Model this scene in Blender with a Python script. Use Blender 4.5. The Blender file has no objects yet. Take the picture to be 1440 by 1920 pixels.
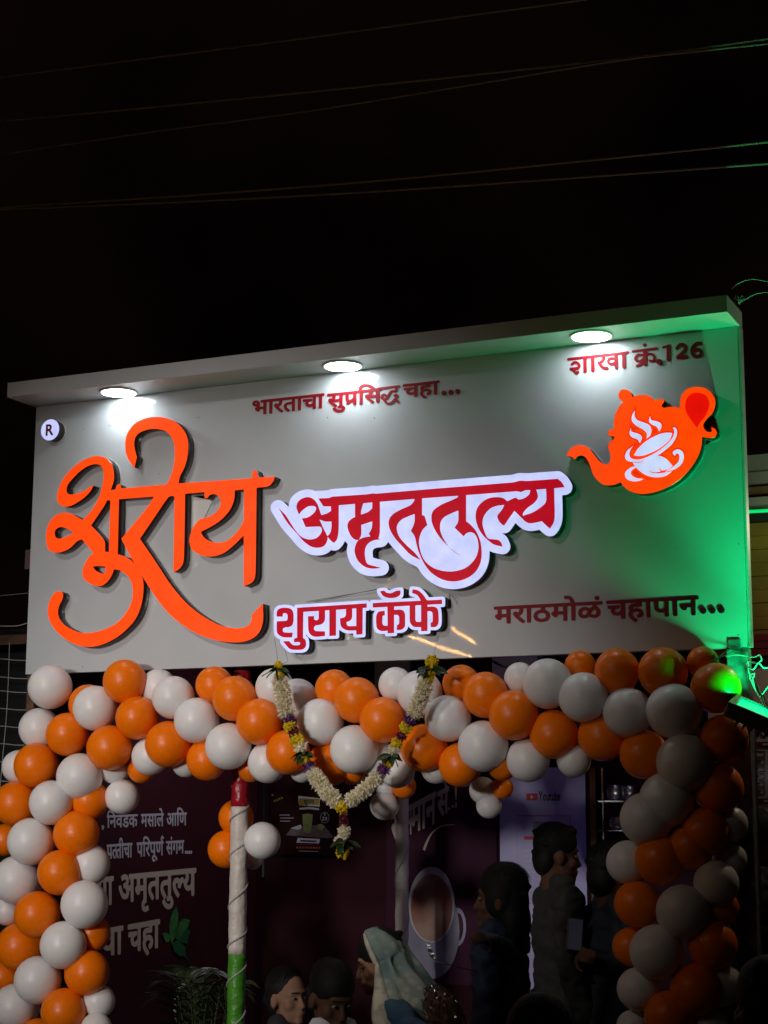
import bpy, bmesh, math, random
from mathutils import Vector, Matrix, Euler

random.seed(7)
S = bpy.context.scene
COL = S.collection
R = math.radians

# ------------------------------------------------------------------ camera
CAM = Vector((5.18571, -7.03412, 1.69098))
FPX = 3230.87
AX = Vector((0.90898734, 0.41680363, 0.00409359))      # image right
AY = Vector((-0.06994752, 0.16221218, -0.98427362))    # image down
AZ = Vector((-0.41091284, 0.89440592, 0.17660319))     # forward
cd = bpy.data.cameras.new('camera')
cam = bpy.data.objects.new('camera', cd)
COL.objects.link(cam)
m3 = Matrix((AX, -AY, -AZ)).transposed()
cam.matrix_world = Matrix.Translation(CAM) @ m3.to_4x4()
cd.sensor_fit = 'VERTICAL'
cd.sensor_height = 24.0
cd.lens = 24.0 * FPX / 1920.0
cd.clip_start = 0.05
cd.clip_end = 500
S.camera = cam

# ------------------------------------------------------------------ night sky
w = bpy.data.worlds.new("World")
S.world = w
w.use_nodes = True
nt = w.node_tree
nt.nodes.clear()
sky = nt.nodes.new('ShaderNodeTexSky')
sky.sky_type = 'NISHITA'
sky.sun_disc = False
sky.sun_elevation = R(-4)
sky.sun_rotation = R(200)
glow = nt.nodes.new('ShaderNodeRGB')
glow.outputs[0].default_value = (0.0016, 0.0007, 0.0005, 1)    # sodium glow of the town on the night haze
bg = nt.nodes.new('ShaderNodeBackground')
bg.inputs[1].default_value = 0.004
bg2 = nt.nodes.new('ShaderNodeBackground')
bg2.inputs[1].default_value = 1.0
ad = nt.nodes.new('ShaderNodeAddShader')
wo = nt.nodes.new('ShaderNodeOutputWorld')
nt.links.new(sky.outputs[0], bg.inputs[0])
sn = nt.nodes.new('ShaderNodeTexNoise'); sn.inputs['Scale'].default_value = 5; sn.inputs['Detail'].default_value = 5
stc = nt.nodes.new('ShaderNodeTexCoord'); nt.links.new(stc.outputs['Generated'], sn.inputs['Vector'])
smr = nt.nodes.new('ShaderNodeMapRange'); smr.inputs['From Min'].default_value = 0.35; smr.inputs['From Max'].default_value = 0.7; smr.inputs['To Min'].default_value = 0.35; smr.inputs['To Max'].default_value = 1.7
nt.links.new(sn.outputs[0], smr.inputs[0]); nt.links.new(smr.outputs[0], bg2.inputs[1])
nt.links.new(glow.outputs[0], bg2.inputs[0])
nt.links.new(bg.outputs[0], ad.inputs[0])
nt.links.new(bg2.outputs[0], ad.inputs[1])
nt.links.new(ad.outputs[0], wo.inputs[0])

S.view_settings.view_transform = 'Standard'
S.view_settings.look = 'None'
S.view_settings.exposure = 0
S.view_settings.gamma = 1
S.view_settings.use_curve_mapping = False

# strengths of the lamps, added fills included
STREET_W = 1000.0
FRONT_FILL_W = 2250.0
GREEN_W = 31.0
GREEN_UP_W = 62.0
DOWNLIGHT = 31.0
POSTER_FILL_W = 34.0
INSIDE2_W = 3.0

# ------------------------------------------------------------------ helpers
def at(x, y, Y):
    """the point of the vertical plane at depth Y seen at photograph pixel x, y"""
    d = AX * ((x - 720) / FPX) + AY * ((y - 960) / FPX) + AZ
    return CAM + d * ((Y - CAM.y) / d.y)

def atx(x, y, X):
    d = AX * ((x - 720) / FPX) + AY * ((y - 960) / FPX) + AZ
    return CAM + d * ((X - CAM.x) / d.x)

def dist(p):
    return (Vector(p) - CAM).dot(AZ)

def tag(o, label=None, cat=None, group=None, kind=None):
    if label: o['label'] = label
    if cat: o['category'] = cat
    if group: o['group'] = group
    if kind: o['kind'] = kind
    return o

def link(o, parent=None):
    COL.objects.link(o)
    if parent is not None:
        o.parent = parent
    return o

def empty(name, loc, label=None, cat=None, group=None, rz=0.0):
    o = bpy.data.objects.new(name, None)
    o.empty_display_size = 0.1
    COL.objects.link(o)
    o.location = loc
    o.rotation_euler.z = rz
    tag(o, label, cat, group)
    return o

def obj(name, bm, mat, parent=None, smooth=False, recalc=True):
    if recalc:
        bmesh.ops.recalc_face_normals(bm, faces=bm.faces)
    me = bpy.data.meshes.new(name)
    bm.to_mesh(me)
    bm.free()
    if smooth:
        me.polygons.foreach_set('use_smooth', [True] * len(me.polygons))
    me.materials.append(mat)
    o = bpy.data.objects.new(name, me)
    link(o, parent)
    if parent is not None:      # geometry is written in world coordinates
        o.matrix_parent_inverse = WINV(parent)
    return o

def WINV(p):
    m = Matrix.Identity(4)
    chain = []
    while p is not None:
        chain.append(p)
        p = p.parent
    for q in reversed(chain):
        m = m @ q.matrix_parent_inverse @ q.matrix_basis
    return m.inverted()

def box(bm, a, b, bevel=0.0):
    a, b = Vector(a), Vector(b)
    r = bmesh.ops.create_cube(bm, size=1.0)
    vs = r['verts']
    for v in vs:
        v.co = Vector(((a.x + b.x) / 2 + v.co.x * (b.x - a.x), (a.y + b.y) / 2 + v.co.y * (b.y - a.y), (a.z + b.z) / 2 + v.co.z * (b.z - a.z)))
    if bevel > 0:
        es = list({e for v in vs for e in v.link_edges})
        bmesh.ops.bevel(bm, geom=es, offset=bevel, segments=2, affect='EDGES', profile=0.5)
    return vs

def tube(bm, pts, r, seg=8, caps=True):
    pts = [Vector(p) for p in pts]
    rings = []
    n = len(pts)
    rr = r if isinstance(r, (list, tuple)) else [r] * n
    up = Vector((0, 0, 1))
    t0 = (pts[1] - pts[0]).normalized()
    if abs(t0.dot(up)) > 0.9:
        up = Vector((1, 0, 0))
    side = t0.cross(up).normalized()
    for i in range(n):
        t = (pts[min(i + 1, n - 1)] - pts[max(i - 1, 0)]).normalized()
        side = (side - t * side.dot(t)).normalized()
        bi = t.cross(side)
        rings.append([bm.verts.new(pts[i] + (side * math.cos(a) + bi * math.sin(a)) * rr[i]) for a in (2 * math.pi * k / seg for k in range(seg))])
    for i in range(n - 1):
        for k in range(seg):
            bm.faces.new((rings[i][k], rings[i][(k + 1) % seg], rings[i + 1][(k + 1) % seg], rings[i + 1][k]))
    if caps:
        bm.faces.new(rings[0][::-1])
        bm.faces.new(rings[-1])
    return rings

def smooth_path(pts, n=6):
    P = [Vector(p) for p in pts]
    out = []
    for i in range(len(P) - 1):
        p0, p1, p2, p3 = P[max(i - 1, 0)], P[i], P[i + 1], P[min(i + 2, len(P) - 1)]
        for k in range(n):
            t = k / n
            out.append(0.5 * ((2 * p1) + (p2 - p0) * t + (2 * p0 - 5 * p1 + 4 * p2 - p3) * t * t + (3 * p1 - p0 - 3 * p2 + p3) * t ** 3))
    out.append(P[-1])
    return out

def lathe(bm, prof, seg=32, origin=(0, 0, 0), axis=None):
    """prof: (radius, z) pairs along the axis"""
    o = Vector(origin)
    q = Vector((0, 0, 1)).rotation_difference(Vector(axis)) if axis is not None else None
    def P(r, z, a):
        v = Vector((r * math.cos(a), r * math.sin(a), z))
        if q is not None: v = q @ v
        return o + v
    rings = []
    for r, z in prof:
        if r < 1e-6:
            rings.append([bm.verts.new(P(0, z, 0))])
        else:
            rings.append([bm.verts.new(P(r, z, 2 * math.pi * k / seg)) for k in range(seg)])
    for a, b in zip(rings[:-1], rings[1:]):
        for k in range(seg):
            k2 = (k + 1) % seg
            if len(a) == 1 and len(b) == 1: continue
            if len(a) == 1: bm.faces.new((a[0], b[k], b[k2]))
            elif len(b) == 1: bm.faces.new((a[k], a[k2], b[0]))
            else: bm.faces.new((a[k], a[k2], b[k2], b[k]))

def ellipsoid(bm, c, r, rot=None, seg=20, rings=12):
    c = Vector(c)
    res = bmesh.ops.create_uvsphere(bm, u_segments=seg, v_segments=rings, radius=1.0)
    m = rot.to_matrix() if rot is not None else Matrix.Identity(3)
    for v in res['verts']:
        v.co = c + m @ Vector((v.co.x * r[0], v.co.y * r[1], v.co.z * r[2]))

def capsule(bm, a, b, ra, rb, seg=14):
    a, b = Vector(a), Vector(b)
    d = b - a
    L = d.length
    prof = []
    for k in range(6):
        t = -math.pi / 2 + k / 5 * math.pi / 2
        prof.append((max(0, ra * math.cos(t)) if k else 0, ra * math.sin(t)))
    for k in range(6):
        t = k / 5 * math.pi / 2
        prof.append((rb * math.cos(t) if k < 5 else 0, L + rb * math.sin(t)))
    lathe(bm, prof, seg, a, d if L > 1e-6 else Vector((0, 0, 1)))

# ------------------------------------------------------------------ materials
def mat(name, col, rough=0.6, metal=0.0, var=0.0, scale=8.0, bump=0.0, bscale=60.0, coat=0.0, spec=0.5, sss=0.0, emit=None, estr=0.0, col2=None, coat_rough=0.05, bdist=0.002):
    m = bpy.data.materials.new(name)
    m.use_nodes = True
    n = m.node_tree
    b = n.nodes['Principled BSDF']
    b.inputs['Base Color'].default_value = (*col, 1)
    b.inputs['Roughness'].default_value = rough
    b.inputs['Metallic'].default_value = metal
    b.inputs['Specular IOR Level'].default_value = spec
    b.inputs['Coat Weight'].default_value = coat
    b.inputs['Coat Roughness'].default_value = coat_rough
    if sss:
        b.inputs['Subsurface Weight'].default_value = sss
        b.inputs['Subsurface Radius'].default_value = (0.08, 0.05, 0.035)
        b.inputs['Subsurface Scale'].default_value = 0.5
    tc = n.nodes.new('ShaderNodeTexCoord')
    if var or col2:
        no = n.nodes.new('ShaderNodeTexNoise')
        no.inputs['Scale'].default_value = scale
        no.inputs['Detail'].default_value = 6
        n.links.new(tc.outputs['Object'], no.inputs['Vector'])
        mx = n.nodes.new('ShaderNodeMix')
        mx.data_type = 'RGBA'
        c2 = col2 if col2 else tuple(c * (1 - var) for c in col)
        mx.inputs[6].default_value = (*col, 1)
        mx.inputs[7].default_value = (*c2, 1)
        rp = n.nodes.new('ShaderNodeValToRGB')
        rp.color_ramp.elements[0].position = 0.38
        rp.color_ramp.elements[1].position = 0.66
        n.links.new(no.outputs[0], rp.inputs[0])
        n.links.new(rp.outputs[0], mx.inputs[0])
        n.links.new(mx.outputs[2], b.inputs['Base Color'])
        mr = n.nodes.new('ShaderNodeMapRange')
        mr.inputs['To Min'].default_value = max(0, rough - 0.06)
        mr.inputs['To Max'].default_value = min(1, rough + 0.1)
        n.links.new(no.outputs[0], mr.inputs[0])
        n.links.new(mr.outputs[0], b.inputs['Roughness'])
    if bump:
        nb = n.nodes.new('ShaderNodeTexNoise')
        nb.inputs['Scale'].default_value = bscale
        nb.inputs['Detail'].default_value = 4
        n.links.new(tc.outputs['Object'], nb.inputs['Vector'])
        bp = n.nodes.new('ShaderNodeBump')
        bp.inputs['Strength'].default_value = bump
        bp.inputs['Distance'].default_value = bdist
        n.links.new(nb.outputs[0], bp.inputs['Height'])
        n.links.new(bp.outputs[0], b.inputs['Normal'])
    if emit is not None:
        b.inputs['Emission Color'].default_value = (*emit, 1)
        b.inputs['Emission Strength'].default_value = estr
        if var:
            # LED modules behind the acrylic light it slightly unevenly
            n2 = n.nodes.new('ShaderNodeTexNoise')
            n2.inputs['Scale'].default_value = 14
            n2.inputs['Detail'].default_value = 2
            n.links.new(tc.outputs['Object'], n2.inputs['Vector'])
            m2 = n.nodes.new('ShaderNodeMapRange')
            m2.inputs['From Min'].default_value = 0.3
            m2.inputs['From Max'].default_value = 0.7
            m2.inputs['To Min'].default_value = estr * 0.86
            m2.inputs['To Max'].default_value = estr * 1.08
            n.links.new(n2.outputs[0], m2.inputs[0])
            n.links.new(m2.outputs[0], b.inputs['Emission Strength'])
    return m

M = {}
M['panel'] = mat('panel_white_laminate', (0.52, 0.545, 0.56), 0.42, var=0.07, scale=3.0, coat=0.5, coat_rough=0.035, bump=0.05, bscale=1.6, spec=0.3, bdist=0.003)
M['canopy'] = mat('canopy_laminate', (0.55, 0.57, 0.58), 0.42, var=0.07, scale=3.0, coat=0.25, coat_rough=0.22, spec=0.3)
M['panel_edge'] = mat('panel_edge', (0.5, 0.5, 0.5), 0.4, var=0.2, scale=20)
M['orange_face'] = mat('lit_orange_acrylic', (0.45, 0.04, 0.004), 0.3, var=0.05, emit=(1.0, 0.054, 0.0), estr=1.02)
M['white_face'] = mat('lit_white_acrylic', (0.22, 0.23, 0.30), 0.3, var=0.05, emit=(0.55, 0.60, 1.0), estr=0.98)
M['red_face'] = mat('lit_red_vinyl', (0.10, 0.001, 0.004), 0.35, var=0.05, emit=(0.49, 0.0, 0.012), estr=0.9, spec=0.15)
M['drop_face'] = mat('lit_red_acrylic', (0.5, 0.01, 0.01), 0.25, var=0.05, emit=(0.80, 0.002, 0.0), estr=0.95)
M['cup_face'] = mat('lit_white_vinyl', (0.6, 0.6, 0.66), 0.25, var=0.04, emit=(0.62, 0.62, 1.0), estr=0.9)
M['pot_edge'] = mat('lit_orange_acrylic_halo', (0.7, 0.05, 0.01), 0.25, var=0.05, emit=(0.80, 0.022, 0.0), estr=0.95)
M['side'] = mat('black_letter_side', (0.022, 0.017, 0.015), 0.32, var=0.3, scale=30)
M['clear'] = mat('clear_acrylic_edge', (0.72, 0.72, 0.70), 0.12, coat=1.0)
M['red_acrylic'] = mat('red_acrylic', (0.27, 0.002, 0.010), 0.5, var=0.1, scale=12, coat=0.06, spec=0.2)
M['disc'] = mat('downlight_diffuser', (0.9, 0.9, 0.9), 0.5, emit=(0.86, 0.95, 1.0), estr=DOWNLIGHT)
M['rim'] = mat('downlight_rim', (0.7, 0.7, 0.7), 0.35, var=0.1)
M['white_balloon'] = mat('white_latex', (0.79, 0.77, 0.76), 0.35, sss=0.5, spec=0.4, var=0.03, scale=5)
M['orange_balloon'] = mat('orange_latex', (0.92, 0.195, 0.001), 0.35, sss=0.35, spec=0.35, var=0.06, scale=5)
M['maroon'] = mat('maroon_flex_print', (0.040, 0.006, 0.012), 0.6, spec=0.2, var=0.25, scale=2.0, bump=0.1, bscale=3)
M['maroon_dark'] = mat('maroon_painted_panel', (0.026, 0.0030, 0.0075), 0.7, spec=0.12, var=0.3, scale=2.5)
M['print_grey'] = mat('pale_grey_print', (0.46, 0.45, 0.48), 0.5)
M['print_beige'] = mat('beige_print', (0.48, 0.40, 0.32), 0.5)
M['print_white'] = mat('white_print', (0.62, 0.62, 0.66), 0.5)
M['print_black'] = mat('black_print', (0.02, 0.02, 0.02), 0.5)
M['print_red'] = mat('red_print', (0.45, 0.01, 0.02), 0.5)
M['print_yellow'] = mat('yellow_print', (0.38, 0.25, 0.04), 0.5)
M['print_green'] = mat('green_print', (0.05, 0.22, 0.05), 0.5, var=0.5, scale=20)
M['print_dgreen'] = mat('dark_green_print', (0.012, 0.09, 0.03), 0.5)
M['print_drink'] = mat('pale_green_drink_print', (0.25, 0.30, 0.10), 0.5, var=0.3, scale=60)
M['print_orange'] = mat('orange_print', (0.40, 0.10, 0.02), 0.5)
M['print_tea'] = mat('tea_print', (0.30, 0.20, 0.15), 0.4, col2=(0.26, 0.035, 0.025), scale=5)
M['print_tray'] = mat('tray_print', (0.16, 0.12, 0.12), 0.5, var=0.5, scale=60)
M['lilac'] = mat('white_flex_print', (0.38, 0.35, 0.56), 0.5, var=0.06, scale=3)
M['cloth_red'] = mat('red_satin', (0.40, 0.008, 0.02), 0.32, var=0.25, scale=14, bump=0.8, bscale=24, bdist=0.012)
M['cloth_white'] = mat('white_satin', (0.62, 0.56, 0.50), 0.42, var=0.14, scale=10, bump=0.8, bscale=24, bdist=0.012)
M['cloth_green'] = mat('green_satin', (0.06, 0.27, 0.015), 0.38, var=0.2, scale=14, bump=0.8, bscale=24, bdist=0.012)
M['ribbon'] = mat('grey_ribbon', (0.35, 0.33, 0.33), 0.35)
M['steel'] = mat('painted_steel_post', (0.10, 0.10, 0.10), 0.55, col2=(0.24, 0.25, 0.23), scale=26, bump=0.4, bscale=50)
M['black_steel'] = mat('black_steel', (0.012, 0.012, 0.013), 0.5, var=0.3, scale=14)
M['rust'] = mat('rusty_pole', (0.13, 0.06, 0.035), 0.8, var=0.5, scale=18, bump=0.4)
M['wire'] = mat('pale_wire', (0.50, 0.50, 0.46), 0.5)
M['dark_wire'] = mat('black_cable', (0.03, 0.03, 0.03), 0.5)
M['sky_wire'] = mat('weathered_cable', (0.42, 0.38, 0.30), 0.6)
M['alu'] = mat('brushed_metal', (0.55, 0.55, 0.56), 0.3, metal=1.0, var=0.2, scale=30)
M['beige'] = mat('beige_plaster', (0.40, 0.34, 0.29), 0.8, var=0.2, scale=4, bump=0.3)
M['ceil'] = mat('dark_ceiling', (0.10, 0.05, 0.05), 0.7, var=0.3, scale=3)
M['ground'] = mat('asphalt', (0.05, 0.048, 0.046), 0.85, var=0.4, scale=4, bump=0.6, bscale=120)
M['tile'] = mat('floor_tile', (0.22, 0.19, 0.17), 0.35, var=0.2, scale=6)
M['orange_panel'] = mat('orange_brown_panel', (0.16, 0.055, 0.012), 0.5, var=0.3, scale=6)
M['shutter'] = mat('yellow_ochre_board', (0.20, 0.13, 0.012), 0.6, var=0.35, scale=5)
M['ledge'] = mat('grey_ledge', (0.20, 0.19, 0.19), 0.7, var=0.3, scale=6)
M['ledge_brown'] = mat('brown_ledge', (0.13, 0.07, 0.03), 0.7, var=0.3, scale=6)
M['maroon_band'] = mat('maroon_band', (0.14, 0.012, 0.016), 0.5, var=0.3, scale=6)
M['marigold'] = mat('marigold_petals', (0.92, 0.70, 0.015), 0.7, var=0.22, scale=90)
M['white_petal'] = mat('cream_petals', (0.93, 0.87, 0.68), 0.6, var=0.10, scale=60)
M['purple_petal'] = mat('purple_petals', (0.10, 0.03, 0.20), 0.6, col2=(0.14, 0.008, 0.05), scale=60)
M['maroon_petal'] = mat('maroon_petals', (0.16, 0.008, 0.03), 0.6, var=0.4, scale=60)
M['leaf'] = mat('dark_green_leaf', (0.022, 0.055, 0.014), 0.4, var=0.4, scale=40)
M['frond'] = mat('palm_leaf', (0.035, 0.055, 0.015), 0.5, var=0.4, scale=20)
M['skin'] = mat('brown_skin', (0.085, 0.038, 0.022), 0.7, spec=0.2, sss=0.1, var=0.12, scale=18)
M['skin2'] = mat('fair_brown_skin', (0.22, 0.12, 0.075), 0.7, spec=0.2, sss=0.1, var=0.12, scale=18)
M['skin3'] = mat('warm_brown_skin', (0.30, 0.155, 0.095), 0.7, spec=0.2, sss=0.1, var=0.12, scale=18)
M['hair'] = mat('black_hair', (0.004, 0.0034, 0.003), 0.7, spec=0.25, bump=0.8, bscale=220)
M['eye'] = mat('eye', (0.13, 0.12, 0.11), 0.35)
M['iris'] = mat('dark_iris', (0.012, 0.008, 0.006), 0.15)
M['denim'] = mat('dark_blue_cloth', (0.007, 0.013, 0.026), 0.8, var=0.3, scale=12, bump=0.5, bscale=24, bdist=0.01)
M['blue_cloth'] = mat('blue_cloth', (0.004, 0.013, 0.040), 0.75, var=0.3, scale=8, bump=0.5, bscale=18, bdist=0.01)
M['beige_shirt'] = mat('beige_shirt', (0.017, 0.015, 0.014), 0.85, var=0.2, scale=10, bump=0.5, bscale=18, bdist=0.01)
M['white_shirt'] = mat('white_shirt', (0.55, 0.55, 0.60), 0.8, var=0.08, scale=10, bump=0.6, bscale=14, bdist=0.012)
M['dark_cloth'] = mat('dark_cloth', (0.014, 0.013, 0.015), 0.85, var=0.3, scale=10, bump=0.4, bscale=20)
M['green_cloth'] = mat('blue_green_cloth', (0.02, 0.09, 0.07), 0.7, col2=(0.01, 0.03, 0.14), scale=5, bump=0.4, bscale=16)
M['red_stool'] = mat('red_plastic', (0.25, 0.015, 0.012), 0.4)
M['green_glass'] = mat('lit_green_glass', (0.0, 0.3, 0.1), 0.2, emit=(0.0, 1.0, 0.32), estr=1.1)
M['housing'] = mat('grey_lamp_housing', (0.10, 0.11, 0.115), 0.45, var=0.2, scale=20)
M['bulb'] = mat('warm_fairy_bulb', (1, 0.6, 0.2), 0.4, emit=(1.0, 0.50, 0.14), estr=150.0)
M['cold_bulb'] = mat('cold_fairy_bulb', (1, 1, 1), 0.4, emit=(0.8, 0.95, 1.0), estr=120.0)
M['lamp_lens'] = mat('street_lamp_lens', (0.9, 0.85, 0.7), 0.3, emit=(1.0, 0.88, 0.72), estr=4.0)
M['phone'] = mat('phone_screen', (0.05, 0.05, 0.06), 0.15, emit=(0.5, 0.6, 0.9), estr=0.01)
M['blue_led'] = mat('blue_led_strip', (0.1, 0.1, 0.9), 0.4, emit=(0.08, 0.06, 1.0), estr=7.0)

def petal_mat(key, frac=0.35):
    n = M[key].node_tree
    b = n.nodes['Principled BSDF']; o = n.nodes['Material Output']
    t = n.nodes.new('ShaderNodeBsdfTranslucent'); mx = n.nodes.new('ShaderNodeMixShader'); mx.inputs[0].default_value = frac
    if b.inputs['Base Color'].links: n.links.new(b.inputs['Base Color'].links[0].from_socket, t.inputs[0])
    n.links.new(b.outputs[0], mx.inputs[1]); n.links.new(t.outputs[0], mx.inputs[2]); n.links.new(mx.outputs[0], o.inputs[0])
for k_ in ('marigold', 'white_petal'): petal_mat(k_)
# patterned shawl
def shawl_mat():
    m = bpy.data.materials.new('printed_shawl')
    m.use_nodes = True
    n = m.node_tree
    b = n.nodes['Principled BSDF']
    b.inputs['Roughness'].default_value = 0.75
    tc = n.nodes.new('ShaderNodeTexCoord')
    v = n.nodes.new('ShaderNodeTexVoronoi')
    v.inputs['Scale'].default_value = 26
    no = n.nodes.new('ShaderNodeTexNoise')
    no.inputs['Scale'].default_value = 6
    n.links.new(tc.outputs['Object'], v.inputs['Vector'])
    n.links.new(tc.outputs['Object'], no.inputs['Vector'])
    r1 = n.nodes.new('ShaderNodeValToRGB')
    r1.color_ramp.elements[0].position = 0.22
    r1.color_ramp.elements[0].color = (0.38, 0.37, 0.29, 1)
    r1.color_ramp.elements[1].position = 0.46
    r1.color_ramp.elements[1].color = (0.14, 0.22, 0.21, 1)
    r2 = n.nodes.new('ShaderNodeValToRGB')
    r2.color_ramp.elements[0].position = 0.42
    r2.color_ramp.elements[0].color = (0.34, 0.33, 0.26, 1)
    r2.color_ramp.elements[1].position = 0.58
    r2.color_ramp.elements[1].color = (0.11, 0.20, 0.20, 1)
    mx = n.nodes.new('ShaderNodeMix')
    mx.data_type = 'RGBA'
    mx.inputs[0].default_value = 0.45
    n.links.new(v.outputs[0], r1.inputs[0])
    n.links.new(no.outputs[0], r2.inputs[0])
    n.links.new(r1.outputs[0], mx.inputs[6])
    n.links.new(r2.outputs[0], mx.inputs[7])
    n.links.new(mx.outputs[2], b.inputs['Base Color'])
    return m
M['shawl'] = shawl_mat()
M['scarf_border'] = mat('cream_scarf_border', (0.50, 0.47, 0.36), 0.7, col2=(0.26, 0.25, 0.20), scale=22, bump=0.4, bscale=60)
def film_mat():
    m = bpy.data.materials.new('clear_film')
    m.use_nodes = True
    n = m.node_tree
    n.nodes.clear()
    o = n.nodes.new('ShaderNodeOutputMaterial')
    t = n.nodes.new('ShaderNodeBsdfTransparent')
    t.inputs[0].default_value = (0.9, 0.9, 0.9, 1)
    g = n.nodes.new('ShaderNodeBsdfGlossy')
    g.inputs['Roughness'].default_value = 0.12
    mx = n.nodes.new('ShaderNodeMixShader')
    f = n.nodes.new('ShaderNodeLayerWeight')
    f.inputs[0].default_value = 0.35
    n.links.new(f.outputs[0], mx.inputs[0])
    n.links.new(t.outputs[0], mx.inputs[1])
    n.links.new(g.outputs[0], mx.inputs[2])
    n.links.new(mx.outputs[0], o.inputs[0])
    return m
M['film'] = film_mat()

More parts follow.
